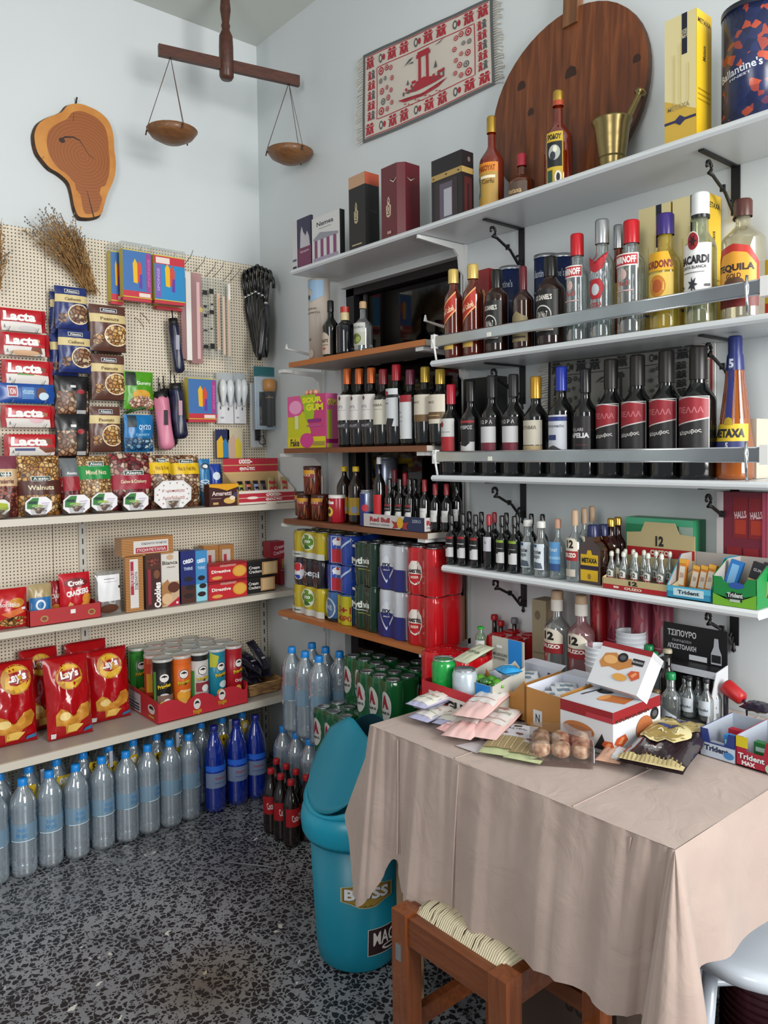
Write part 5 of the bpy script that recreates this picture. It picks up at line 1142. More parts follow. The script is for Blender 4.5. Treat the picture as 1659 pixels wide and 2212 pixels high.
def pring(col, top, spec, key):
    def f():
        r, h = .0375, .236; b = MB(); b.lathe([(r, 0), (r, h*.5), (r, h-.012)], col, 24)
        sp = [('R', 0, .86, 1, 1, top)]+spec+[('E', .5, .70, .20, .075, '#1a1214'), ('E', .5, .70, .18, .066, '#ece6e0'), ('P', [(.36, .705), (.42, .73), (.5, .745), (.58, .73), (.64, .705), (.55, .712), (.5, .70), (.45, .712)], '#1c1414'), ('T', 'Pringles', .5, .56, .52, .085, '#141210', 10, .07), ('T', 'Pringles', .5, .562, .51, .08, '#e8c020', 10, .03), ('E', .45, .26, .16, .07, '#d8a040'), ('E', .6, .18, .14, .06, '#e0b050')]
        b.paint(cyl(r+.0004), 2*1.25*r, h, sp, res=.008)
        t = MB(); t.lathe([(r+.0012, h-.012), (r+.0012, h-.002), (r-.001, h), (r-.004, h-.002), (0, h-.002)], P('#b8b8b4', .35), 24, close=False)
        return [('tube', b), ('lid', t)]
    return cached('pr'+key, f)
PV = {'green': pring(P('#2c7a2c', .3), '#2c7a2c', [('R', .0, .3, .25, .9, '#3c9838')], 'g'), 'black': pring(P('#1a1a1a', .3), '#101010', [('R', 0, .0, .16, .8, '#4c8c3c'), ('E', .5, .40, .2, .05, '#d0ccc8'), ('R', .2, .0, .95, .42, '#7a5c50'), ('E', .6, .3, .16, .06, '#e0dcd8')], 'b'),
      'orange': pring(P('#d8641c', .3), '#d8641c', [('E', .5, .35, .3, .1, '#e8a030'), ('T', 'Paprika', .6, .42, .5, .05, '#f0e0c0')], 'o'), 'white': pring(P('#c0bcb8', .3), '#181818', [('R', 0, .0, .14, .7, '#3c8c3c'), ('R', .2, .35, .9, .5, '#8c2c34'), ('E', .6, .4, .16, .06, '#e8e8e8')], 'w'),
      'teal': pring(P('#1c7c94', .3), '#1c7c94', [('P', [(0, .7), (0, .95), (.4, .88), (.3, .7)], '#b8b838'), ('E', .6, .4, .2, .06, '#c8dce0')], 't'), 'red': pring(P('#a01420', .3), '#a01420', [('T', 'Original', .6, .4, .6, .07, '#e8e0e0')], 'r'), 'orange_red': pring(P('#b83c24', .3), '#c05c3c', [('R', 0, .4, .5, .7, '#c89020')], 'or')}
def pring_tray():
    d = .340; x0, x1 = xL(341, d, z), xL(535, d, z); W = x1-x0; cx = (x0+x1)/2; Dp = .318; y0 = -d
    hf = LW(440, 1512, -d).z-z; m = MB(); prf = []
    n = 5; hs = LW(341, 1500, -d).z-z
    for k in range(41):
        u = k/40; dip = abs(math.sin(PI*(u*3.0+.12)))**.8; prf.append((-W/2+u*W, .052+.030*dip if 0 < k < 40 else .085))
    RC = '#c02c38'
    m.ext([(-W/2, 0)]+[(W/2, 0)][:0]+prf+[(W/2, 0)], -Dp/2, -Dp/2+.002, RC)
    for s_ in (-1, 1): m.ext([(-Dp/2, 0), (Dp/2, 0), (Dp/2, .10), (-Dp/2, .085)], s_*W/2-.001, s_*W/2+.001, RC, lambda a, b_, c: (b_, a, c))
    m.box(-W/2, W/2, Dp/2-.002, Dp/2, 0, .10, RC); m.box(-W/2, W/2, -Dp/2, Dp/2, 0, .002, RC)
    def logo(u, v, s_, W_, H_): return [('E', u, v+.02, .03*s_, .16*s_, '#e8e0dc'), ('P', [(u-.022*s_, v+.02), (u-.01*s_, v+.10*s_), (u+.01*s_, v+.10*s_), (u+.022*s_, v+.02), (u, v+.05)], '#181414'), ('T', 'Pringles', u+.004, v-.22*s_, .07*s_, .18*s_, '#d8b020', 8)]
    m.paint(plane(W, Dp), W, .10, logo(.42, .42, 1.3, W, .1)+logo(.70, .55, 1.3, W, .1), res=1)
    m.paint(lambda x, zz, o: (-W/2-.001-o, -x, zz), Dp, .10, [('R', .06, .06, .52, .78, '#c8c4c8'), ('R', .10, .22, .48, .28, '#303040'), ('R', .10, .12, .48, .18, '#303040'), ('R', .10, .34, .48, .40, '#303040'), ('R', .10, .5, .4, .53, '#808090'), ('E', .84, .46, .10, .18, '#e0d8d4'), ('P', [(.77, .46), (.80, .58), (.88, .58), (.91, .46)], '#181414'), ('R', .76, .14, .92, .22, '#c8a020')], res=1)
    thing('tube_tray', 'open red cardboard tray holding the crisp tubes', 'tray', (cx, y0+Dp/2, z+.001), 0, None, [(None, m)])
    rows = [['black', 'orange', 'white', 'teal', 'red'], ['orange_red', 'green', 'teal', 'white', 'orange_red'], ['orange_red', 'red', 'teal', 'orange_red'], ['green', 'red', 'orange_red', 'green']]
    rn = ['front row', 'second row', 'third row', 'back row']
    for r_, row in enumerate(rows):
        k = len(row); st = (W-.084)/4
        for i, c in enumerate(row):
            x = cx-W/2+.042+i*st+(st*.45 if r_ in (2,) else 0); y = y0+.043+r_*.0775
            lab = '%s crisp tube in the %s of the red tray, %s from the left' % (c.replace('_', ' '), rn[r_], NTH[i])
            thing('crisp_tube', lab, 'crisp tube', (x, y, z+.004), -.25+.12*i if r_ == 0 else .5*i, 'crisp tubes in the red tray', PV[c])
pring_tray()
def basket():
    d = .30; x0, x1 = xL(537, d, z), xL(612, d, z); W = x1-x0; cx = (x0+x1)/2; wk = noisy('wicker', [(.35, '#7c5634'), (.65, '#c49a64')], (1, 1, 6), 22, 2, .7, .8)
    m = MB(); Dp = .17
    for k in range(7):
        s_ = 1+.035*k; zz = .006+k*.0075; q = [(-W/2*s_*.86, -Dp/2*s_*.86), (W/2*s_*.86, -Dp/2*s_*.86), (W/2*s_*.86, Dp/2*s_*.86), (-W/2*s_*.86, Dp/2*s_*.86)]
        pts = []
        for a in range(4):
            for t in range(8):
                g = t/8; p0, p1 = q[a], q[(a+1) % 4]; pts.append((p0[0]*(1-g)+p1[0]*g, p0[1]*(1-g)+p1[1]*g+.0018*math.sin((a*8+t)*PI+k*PI), zz))
        pts.append(pts[0]); m.tube(pts, .0045, wk, 6, False)
    m.box(-W*.43, W*.43, -Dp*.43, Dp*.43, .001, .006, wk)
    thing('wicker_basket', 'shallow wicker basket at the corner end of the lowest metal shelf', 'basket', (cx, -d+Dp/2, z+.001), 0, None, [(None, m)])
    for i, (dx, dz, rz, ti, L_, W_) in enumerate(((-.02, .045, .5, 1.1, .15, .07), (.02, .065, -.5, 1.25, .15, .06), (.0, .085, .9, 1.0, .14, .06), (.03, .10, .4, .7, .14, .055), (-.03, .07, -.2, 1.3, .13, .06), (-.01, .105, .15, 1.2, .14, .06))):
        b = bagmesh(W_, L_, .022, P('#1a1726' if i % 2 else '#231f2c', .22), [('R', .3, .3, .7, .36, '#b8b4c0'), ('E', .5, .6, .2, .06, '#3c3460')], 110+i)
        thing('dark_pouch', 'dark purple sweet pouch heaped in the wicker basket, %s from the bottom of the heap' % NTH[i], 'pouch', (cx+dx-math.sin(rz)*.0, -d+Dp/2-.05, z+dz), rz, 'dark pouches in the wicker basket', [(None, b)], rot=(-ti, 0, rz))
basket()

# ================================================================ WATER AND COLA BOTTLES ON THE FLOOR (left)
def water_parts():
    H, R = .325, .0415; p = [(R*.6, 0), (R*.9, .003), (R*.98, .014), (R*.98, .022)]
    zz = .026; k = 0
    while zz < .235:
        if .125 < zz < .185: p.append((R*.99, zz)); zz += .02; continue
        p.append((R*(1.0 if k % 2 else .955), zz)); zz += .0095; k += 1
    p += [(R*.99, .240), (R*.92, .256), (R*.72, .275), (R*.48, .290), (.0135, .302), (.0135, .308)]
    b = MB(); b.lathe(p, PETW, 22)
    c = MB(); c.lathe([(.0155, .305), (.0155, .323), (.014, .325), (0, .325)], P('#1a86d8', .35), 14, close=False); c.lathe([(.017, .303), (.017, .305)], P('#1a86d8', .35), 14)
    l = MB(); lm = clear('pale_blue_label', '#b8d8ec', '#a8cce4', .42, .2, .12); l.paint(cyl(R+.0006, .126), 2*2.2*R, .058, [('R', 0, 0, 1, 1, lm), ('T', 'Φυσικό', .5, .68, .17, .24, '#4a88c0'), ('T', 'Νερό', .5, .34, .18, .34, '#3c80b8'), ('R', .28, .0, .72, .04, '#d8ecf8')], res=.012)
    return [('bottle_body', b), ('cap', c), ('label', l)]
WPROTO = cached('water', water_parts)
def blue_parts():
    H, R = .335, .042; p = [(R*.7, 0), (R*.95, .004), (R, .02), (R*.97, .06), (R, .10), (R, .205), (R*.96, .215), (R*.86, .245), (R*.6, .278), (R*.38, .30), (.0135, .312), (.0135, .318)]
    b = MB(); b.lathe(p, PETB, 24); c = MB(); c.lathe([(.0158, .314), (.0158, .333), (.014, .335), (0, .335)], P('#1c2478', .3), 14, close=False)
    l = MB(); l.paint(cyl(R+.0006, .10), 2*1.5*R, .062, [('R', 0, 0, 1, 1, '#7888a8'), ('R', .0, .94, 1, 1, '#1c3cb0'), ('T', 'Σουρωτή', .5, .6, .36, .2, '#a03848'), ('R', .3, .28, .7, .34, '#5868a0')], res=.01); l.paint(cyl(R+.0007, .165), 2*1.5*R, .022, [('R', 0, 0, 1, 1, '#2c6ce0')], res=.01)
    return [('bottle_body', b), ('cap', c), ('label', l)]
BPROTO = cached('bluew', blue_parts)
fx = [xL(px, .335, .15) for px in (-42, 2, 109, 165, 222, 273, 321, 367, 410)]; fx[0] = fx[2]-.262; fx[1] = fx[2]-.175; fx.insert(2, fx[2]-.0875)
for i, x in enumerate(fx):
    y = -.338
    lab = 'clear water bottle with sky blue cap, %s from the left in the front row' % NTH[i] if i else 'clear water bottle at the left frame edge of the front row'
    thing('water_bottle', lab, 'water bottle', (x, y+.006*(i % 2), .0), .2*(i-4), 'water bottles under the lowest metal shelf', WPROTO)
bx = [xL(px, .335, .15) for px in (463, 511, 552)]
for i, x in enumerate(bx):
    thing('blue_bottle', 'tall dark blue water bottle, %s of the three' % ('left one', 'middle one', 'right one')[i], 'water bottle', (x, -.338, .0), .1-.2*i, 'blue water bottles', BPROTO)
for r_, y in enumerate((-.240, -.145)):
    for i in range(11):
        x = fx[1]+.04+i*.094+(.02 if r_ else 0)
        if x > -.16: break
        lab = 'clear water bottle in the %s row under the shelf, %s from the left' % (('middle', 'rear')[r_], NTH[i])
        thing('water_bottle', lab, 'water bottle', (x, y, 0), .3*i, 'water bottles under the lowest metal shelf', WPROTO)
def promo(px, py, t, i, d=.29, w_=.045, tri=True, lab=None):
    p = LW(px, py, -d); m = MB(); W = w_; H = .05
    sp = [('P', [(0, .75), (.1, 1), (.9, 1), (1, .75), (.6, 0), (.4, 0)] if tri else [(0, 0), (0, 1), (1, 1), (1, 0)], '#c8a81c')]
    if t: sp.append(('T', t, .5, .62, .55 if len(t) > 1 else .3, .5, '#3c1c14' if t != '00' else '#e8e4e0', 0, .05))
    m.box(-.001, .001, 0, .0006, .01, .04, '#c8a81c'); m.paint(lambda x, z_, o: (x, -o, z_-H/2), W, H, sp, res=1); m.paint(lambda x, z_, o: (-x, .0012, z_-H/2), W, H, sp[:1], res=1)
    m2 = MB(); m2.v = m.v[8:]; m2.f = [tuple(k-8 for k in f) for f in m.f[6:]]; m2.m = m.m[6:]; m2.sm = m.sm[6:]; m2.mats = m.mats
    thing('promo_tag', lab or 'yellow paper promotion tag on the water packs, %s from the left' % NTH[i], 'tag', tuple(p), 0, 'yellow promotion tags on the water packs', [(None, m2)])
for i, a in enumerate(((62, 1713, '5+', .29, .05, False), (138, 1690, '00', .28, .052), (203, 1660, '5', .28), (243, 1660, '+', .28), (288, 1645, '00', .28, .042), (340, 1640, '5', .28), (390, 1625, '', .28), (483, 1600, '+', .28), (529, 1570, '00', .28, .036))):
    promo(a[0], a[1], a[2], i, a[3], a[4] if len(a) > 4 else .036, a[5] if len(a) > 5 else True)
for i, px in enumerate((92, 240, 384, 498)):
    p = LW(px, (1680, 1640, 1598, 1570)[i], -.285); m = MB(); m.box(-.006, .006, 0, .0015, -.03, .03, P('#b8bcc8', .4))
    thing('paper_slip', 'narrow pale slip hanging between the water bottle necks, %s from the left' % NTH[i], 'tag', tuple(p), 0, 'pale slips on the water packs', [(None, m)])

# ================================================================ BOTTLES ON THE RIGHT WALL
def put(z, px, yt, wpx, d, lab, grp, glass, cap, labels=(), rn=.30, sh=.60, nk=.78, nm='wine_bottle', cat='bottle', rz=0, R=None, seg=22, extra=None):
    """a bottle standing on height z: pixel centre, top and width give its place and size"""
    y = yR(px, d, z+.15); P0 = Vector((-d, y, z)); D = (P0-CAM).dot(F_); R = R or wpx/2*D/FPX
    for _ in range(2): H = RW(px, yt, -d).z-z
    rnn = R*rn; lb_ = [(a*H, (b_-a)*H, ha, sp) for a, b_, ha, sp in labels]
    if cap: cap = (cap[0], cap[1]*H, cap[2])+tuple(c*H if isinstance(c, float) else c for c in cap[3:])
    parts = bottle(H, R, rnn, sh, nk, glass, cap, lb_, seg)
    if extra: parts += extra(H, R)
    thing(nm, lab, cat, (-d, y, z+.0008), RR+rz, grp, parts); return H, R
WL = '#d2d0cc'
# ---- white shelf of spirits
G2 = 'spirit bottles behind the upper chrome rail'
jw = [(.10, .74, 1.0, [('P', [(0, .36), (0, .66), (1, .98), (1, .68)], '#a82414'), ('P', [(0, .34), (0, .37), (1, .69), (1, .66)], '#e0a060'), ('P', [(0, .65), (0, .68), (1, 1.0), (1, .97)], '#e0a060'), ('T', 'Red Label', .5, .67, .8, .10, '#e8c8a0', 22), ('R', .15, .0, .85, .10, '#c8a44c')])]
for px, yt, w_, d, k in ((980, 583, 40, .185, 'left one'), (1022, 572, 44, .175, 'right one')):
    put(S2, px, yt, w_, d, 'amber whisky bottle with slanted red label and gold cap, %s of two' % k, G2, WHISKY if 0 else amber('red_whisky', '#b04c1c', '#702408', .5), (P('#d0b468', .35, .4), .16, .003), jw, .46, .66, .80, 'whisky_bottle')
jd = [(.12, .62, 1.15, [('R', 0, 0, 1, 1, '#0e0e0e'), ('T', 'JACK DANIEL\'S', .46, .82, .7, .15, '#d8d4cc', 0, .03), ('E', .5, .45, .30, .22, '#c8c4bc'), ('E', .5, .45, .27, .19, '#121212'), ('T', 'Old No.7', .5, .46, .36, .14, '#d8d4cc'), ('R', .15, .10, .85, .14, '#c8c4bc')])]
put(S2, 1073, 584, 50, .165, 'square shouldered dark whiskey bottle, left one of two', G2, P('#241008', .08, coat=.5), (P('#101010', .3), .22, .002), jd, .42, .68, .80, 'whisky_bottle')
put(S2, 1190, 556, 62, .150, 'square shouldered dark whiskey bottle, right one of two beside the blue tins', G2, P('#240f08', .08, coat=.5), (P('#101010', .3), .22, .002), jd, .42, .62, .78, 'whisky_bottle')
put(S2, 1130, 576, 46, .16, 'whisky bottle with maroon capsule and oval cream label', G2, amber('chivas_amber', '#7c3c18', '#3c1c0c', .7), (P('#5a1620', .3), .28, .002), [(.06, .46, 1.1, [('P', [(0, .1), (0, .8), (.3, .9), (.5, 1), (.7, .9), (1, .8), (1, .1)], '#8a7c58'), ('R', .06, .5, .94, .66, '#d8d0b8'), ('T', 'REGAL', .55, .58, .6, .12, '#30281c'), ('R', .1, .2, .9, .26, '#3c3020')])], .30, .58, .74, 'whisky_bottle')
def vod(px, yt, w_, d, lab, capm, spec, gl=SPIRIT, nm='vodka_bottle', rn=.50, sh=.62, nk=.74, ch=.20, z=S2, g=G2, **k): return put(z, px, yt, w_, d, lab, g, gl, (capm, ch, .0025), spec, rn, sh, nk, nm, **k)
smr = [(.34, .70, 1.15, [('R', .04, .70, .96, 1, '#e0dcd8'), ('R', .07, .73, .93, .97, '#b01420'), ('T', 'SMIRNOFF', .5, .85, .76, .17, '#f0ece8', 0, .04), ('E', .5, .5, .10, .12, '#c8a8a0'), ('T', 'No.21', .5, .30, .4, .12, '#b05050'), ('R', .2, .1, .8, .13, '#c0a0a0')])]
vod(1247, 507, 49, .150, 'clear vodka bottle with red cap, the smaller one on the left', P('#b81420', .3), smr)
vod(1364, 478, 60, .155, 'clear vodka bottle with red cap, the larger one on the right', P('#b81420', .3), smr)
vod(1301, 476, 52, .150, 'clear vodka bottle with silver cap and red winged emblem', ALU, [(.24, .72, 1.1, [('P', [(0, 1), (.3, .9), (.5, .82), (.7, .9), (1, 1), (.8, .72), (.5, .64), (.2, .72)], '#b01c28'), ('T', 'SERKOVA', .5, .60, .85, .12, '#a4a8b0', 0, .04), ('P', [(.15, .4), (.3, .54), (.7, .54), (.85, .4), (.7, .2), (.3, .2)], '#b01c28'), ('E', .5, .36, .16, .10, '#c0c8cc'), ('T', 'VODKA', .5, .1, .5, .08, '#b01c28')])])
vod(1336, 487, 34, .07, 'slim amber bottle with silver cap hidden behind the vodka', ALU, [(.2, .5, 1., [('R', 0, 0, 1, 1, '#c09838')])], AMBER)
def boxes_behind():
    for px, xr, yt, c, lab in ((1038, 1062, 586, '#8c1c20', 'red gift box standing behind the whisky bottles'),):
        y0, y1 = yR(px, .07, S2), yR(xr, .07, S2); H = RW(px, yt, -.07).z-S2
        thing('gift_box', lab, 'box', (-.05, (y0+y1)/2, S2+.001), RR, None, [(None, boxmesh(y0-y1, .06, H, c, {'F': [('E', .5, .7, .2, .08, '#c88c50')]}))])
    for i, (px, yt) in enumerate(((1104, 579), (1181, 553), (1214, 553))):
        d = .052; y = yR(px, d, S2+.2); H = RW(px, yt, -d).z-S2; m = MB(); r = .036; m.lathe([(r, 0), (r, H-.01)], '#16244c', 22); m.lathe([(r+.001, H-.01), (r+.001, H), (r-.004, H), (0, H-.003)], ALU, 22, close=False); m.paint(cyl(r+.0005), .1, H, [('T', 'Ballantine\'s', .5, .8, .6, .08, '#a8b0c0'), ('R', 0, .6, 1, .62, '#5c6c90')], res=.01)
        thing('gift_tin', 'dark blue cylindrical gift tin behind the whisky bottles, %s from the left' % NTH[i], 'tin', (-d, y, S2+.001), RR, 'blue gift tins', [(None, m)])
boxes_behind()
put(S2, 1437, 464, 66, .150, 'yellow gin bottle with purple cap', G2, YELL, (P('#35246c', .3), .18, .004), [(.20, .66, 1.15, [('P', [(.05, .72), (.2, 1), (.8, 1), (.95, .72), (.95, .66), (.05, .66)], '#e0a818'), ('T', 'GORDON\'S', .5, .78, .86, .15, '#7c2418', 0, .05), ('R', .05, .0, .95, .62, '#d8b850'), ('E', .5, .38, .24, .2, '#c07820'), ('E', .5, .38, .14, .12, '#a8501c'), ('T', 'GIN', .5, .08, .3, .1, '#5a4010')])], .46, .56, .72, 'gin_bottle')
put(S2, 1513, 419, 66, .150, 'white rum bottle with a round bat emblem on a white label', G2, clear('rum_glass', '#dce4c8', '#c8d0b0', .18, .03, .14), (P('#d8dcdc', .3), .19, .003, P('#1a1a1c', .3), .0, .025), [(.24, .70, 1.2, [('R', 0, 0, 1, .80, '#e4e4e2'), ('E', .5, .84, .17, .16, '#d8d8d4'), ('E', .5, .84, .15, .14, '#901420'), ('P', star(.5, .84, .12, .05, 6), '#2a0a0c'), ('T', 'BACARDI', .5, .54, .84, .14, '#16181c', 0, .05), ('T', 'CARTA BLANCA', .5, .42, .7, .05, '#404448'), ('R', .2, .33, .8, .345, '#888'+'888'), ('P', star(.5, .14, .14, .06, 7), '#2c3034'), ('R', .06, .1, .2, .14, '#2c3034'), ('R', .8, .1, .94, .14, '#2c3034')])], .48, .58, .72, 'rum_bottle')
put(S2, 1605, 433, 88, .130, 'wide tequila bottle with brown cap and orange sunset label', G2, clear('tequila_glass', '#e0dcc8', '#d0c8a8', .22, .03, .14), (P('#4a241c', .35), .14, .004), [(.10, .62, 1.2, [('R', .0, .02, 1, .34, '#6a1c18'), ('P', [(0, .36), (0, .7), (.2, .94), (.5, 1), (.8, .94), (1, .7), (1, .36)], '#b82c1c'), ('P', [(.06, .4), (.06, .66), (.25, .84), (.5, .88), (.75, .84), (.94, .66), (.94, .4)], '#e09c2c'), ('T', 'TEQUILA', .5, .62, .8, .13, '#2a1610', 0, .05), ('T', 'GOLD', .5, .50, .3, .08, '#2a1610'), ('E', .5, .40, .2, .08, '#5a3820')])], .34, .66, .80, 'tequila_bottle')
MX = lambda: [('R', 0, 0, 1, 1, '#d8cc98'), ('P', [(0, 0), (1, 0), (1, .22), (0, .36)], '#c8a440'), ('R', .55, .68, .72, 1, '#16182a'), ('T', 'METAXA', .635, .84, .26, .05, '#c8c0a0', 90), ('T', 'METAXA', .45, .28, .7, .04, '#9c8c60'), ('R', 0, .16, 1, .18, '#2c2c54'), ('P', [(.3, .17), (.5, .21), (.7, .17), (.5, .13)], '#2c2c54'), ('R', .3, .3, .33, .7, '#c8b878'), ('R', .5, .3, .53, .78, '#c8b878'), ('R', .75, .3, .78, .6, '#c8b878')]
MR = lambda: [('T', 'METAXA', .5, .92, .84, .04, '#30280c'), ('T', 'Metaxa', .5, .68, .5, .05, '#5c4810', 90), ('R', .1, .3, .9, .31, '#a88410'), ('R', .1, .34, .9, .35, '#a88410'), ('R', .1, .38, .9, .39, '#a88410')]
def boxR(nm, lab, xl, xm, xr, yt, z, d, base, faces, grp=None, dmax=None, cat='box'):
    W, D, H, loc = fitR(xl, xm, xr, yt, z, d, dmax); return thing(nm, lab, cat, (loc[0], loc[1], loc[2]+.001), RR, grp, [(None, boxmesh(W, D, H, base, faces))])
boxR('gift_box', 'pale yellow brandy gift box behind the yellow gin bottle', 1380, 1449, 0, 436, S2, .085, '#c8a42c', {'F': MX(), 'R': MR()}, 'brandy gift boxes', .075)
boxR('gift_box', 'pale yellow brandy gift box behind the white rum bottle', 1453, 1524, 0, 414, S2, .085, '#d0ac30', {'F': MX(), 'R': MR()}, 'brandy gift boxes', .075)
boxR('gift_box', 'yellow and red box at the right end of the shelf of spirits', 1622, 1668, 0, 560, S2, .09, '#c09c30', {'F': [('R', 0, 0, 1, .3, '#b0341c')]}, 'brandy gift boxes', .07)

# ---- topmost shelf
boxR('gift_box', 'slim purple and white wine gift box, leftmost on the topmost shelf', 633, 673, 677, 463, S1, .19, '#2a2038', {'F': [('R', 0, 0, .26, 1, '#c4c4c8'), ('R', .30, .02, 1, .42, '#6c2c50'), ('R', .30, .42, 1, 1, '#2a2c48'), ('P', [(.42, .42), (.45, .72), (.52, .84), (.6, .72), (.72, .64), (.8, .72), (.9, .6), (.95, .42)], '#b8b4bc'), ('T', 'Agiorgitiko', .66, .34, .5, .05, '#d0b8c4'), ('R', .02, .02, .22, .10, '#20202c'), ('R', .02, .2, .22, .24, '#50506c')]}, 'gift boxes on the topmost shelf')
boxR('gift_box', 'white wine gift box with a purple temple drawing', 675, 735, 752, 450, S1, .195, '#16161a', {'F': [('R', 0, 0, 1, 1, '#cccccb'), ('T', 'Nemea', .48, .84, .6, .10, '#2a2a30'), ('R', .25, .73, .7, .74, '#707078'), ('P', [(.05, .54), (.3, .66), (.95, .55), (.95, .50), (.08, .50)], '#8c8c98'), ('R', .1, .10, .2, .5, '#7c3c68'), ('R', .32, .10, .42, .5, '#7c3c68'), ('R', .54, .12, .64, .5, '#7c3c68'), ('R', .78, .12, .88, .5, '#7c3c68'), ('R', .06, .04, .94, .12, '#9890a4')]}, 'gift boxes on the topmost shelf')
crest = lambda u, v, s, c='#b8a884': [('P', [(u-.26*s, v-.3*s), (u-.3*s, v+.02*s), (u-.12*s, v+.08*s), (u-.16*s, v+.22*s), (u, v+.34*s), (u+.16*s, v+.22*s), (u+.12*s, v+.08*s), (u+.3*s, v+.02*s), (u+.26*s, v-.3*s), (u, v-.36*s)], c), ('E', u, v-.08*s, .13*s, .13*s, '#1a1614'), ('E', u, v-.08*s, .08*s, .09*s, c), ('R', u-.18*s, v-.27*s, u+.18*s, v-.24*s, '#1a1614'), ('E', u, v+.2*s, .05*s, .05*s, '#1a1614')]
ob = [('R', 0, .84, 1, 1, '#b89070')]
boxR('gift_box', 'black whisky gift box with copper top band and crest', 755, 790, 826, 369, S1, .20, '#121214', {'F': ob+crest(.45, .50, .42)+[('R', .2, .06, .8, .08, '#a89878')], 'R': [('R', 0, .84, 1, 1, '#b04c30'), ('T', 'Chivas', .55, .5, .6, .04, '#3c3c40')]}, 'gift boxes on the topmost shelf')
def burg():
    xl, xm, xr, yt = 825, 868, 913, 346; W, D, H, loc = fitR(xl, xm, xr, yt, S1, .205); m = MB(); c = P('#5c1420', .35); k = .22
    o = [(-W/2, -D/2), (W/2-W*k, -D/2), (W/2, -D/2+D*k), (W/2, D/2), (-W/2, D/2)]; n = 5
    m.add([(x, y, 0) for x, y in o]+[(x, y, H) for x, y in o], [tuple(range(n)), tuple(range(n, 2*n))]+[(i, (i+1) % n, n+(i+1) % n, n+i) for i in range(n)], c)
    m.paint(plane(W, D), W, H, crest(.36, .44, .42, '#c0a890')+[('P', [(.46, .80), (.62, .765), (.78, .80), (.78, .79), (.62, .745), (.46, .79)], '#c8b8a8'), ('R', .3, .06, .5, .10, '#a88878')], res=1)
    m.paint(faceR(W, D), D, H, [('P', [(.3, .80), (.5, .775), (.75, .81), (.5, .755)], '#c8b8a8')], res=1)
    thing('gift_box', 'burgundy whisky gift box with cut corner and silver crest', 'box', (loc[0], loc[1], loc[2]+.001), RR, 'gift boxes on the topmost shelf', [(None, m)])
burg()
boxR('gift_box', 'dark gift box with gold strap and a window showing the bottle', 933, 998, 1028, 322, S1, .205, '#1a1416', {'F': [('R', 0, .66, 1, .75, '#a88c50'), ('R', .12, 0, .86, .62, '#302024'), ('R', .28, 0, .70, .58, '#585060'), ('R', .42, .05, .68, .48, '#a8a8b0'), ('E', .08, .70, .03, .012, '#403010'), ('E', .5, .71, .03, .012, '#403010'), ('E', .9, .70, .03, .012, '#403010')], 'R': [('R', 0, .66, 1, .75, '#a88c50'), ('R', .2, 0, .85, .6, '#4a1c1c'), ('R', .45, 0, .6, .5, '#301018'), ('E', .6, .88, .12, .04, '#6a6058')]}, 'gift boxes on the topmost shelf')
G1 = 'liqueur bottles on the topmost shelf'
put(S1, 1062, 253, 53, .13, 'orange liqueur bottle with gold cap and large gold label', G1, RED_AMB, (GOLD, .17, .003), [(.02, .50, 1.25, [('R', 0, 0, 1, 1, '#b08c40'), ('R', 0, .80, 1, 1, '#d88418'), ('T', 'ΚΟΥΜΚΟΥΑΤ', .5, .88, .8, .12, '#7a2c10', 0, .04), ('R', 0, 0, 1, .12, '#e08c1c'), ('R', .04, .30, .36, .72, '#487c90'), ('E', .2, .5, .12, .16, '#d8d4cc'), ('T', 'Corfu', .66, .6, .4, .1, '#6a4c1c'), ('R', .4, .66, .9, .72, '#e8dcc0')])], .30, .52, .70, 'liqueur_bottle')
put(S1, 1127, 334, 56, .13, 'small round amber bottle with a red cap', G1, amber('small_amber', '#a85020', '#7c3410', .4), (P('#a82c3c', .35), .24, .002), [(.06, .40, 1.1, [('R', 0, 0, 1, 1, '#584438'), ('T', 'Metaxa', .5, .5, .6, .3, '#c8a878')])], .32, .42, .60, 'liqueur_bottle')
put(S1, 1206, 198, 60, .13, 'tall red liqueur bottle with gold cap and black and yellow label', G1, RED_AMB, (GOLD, .10, .003, P('#b04828', .3), -.05, 0.0), [(.03, .56, .62, [('R', 0, 0, 1, 1, '#c8a82c'), ('T', 'ΡΟΔΟΥ', .5, .91, .8, .10, '#141414', 0, .05), ('R', .05, .36, .95, .82, '#16181c'), ('E', .5, .62, .34, .14, '#a8b0a8'), ('E', .42, .56, .16, .08, '#30343c'), ('E', .55, .68, .12, .06, '#e0dcc8'), ('R', .1, .06, .4, .3, '#284c3c'), ('E', .72, .16, .2, .12, '#e0dcd0'), ('E', .72, .16, .1, .08, '#16181c')])], .30, .52, .70, 'liqueur_bottle', rz=.35)
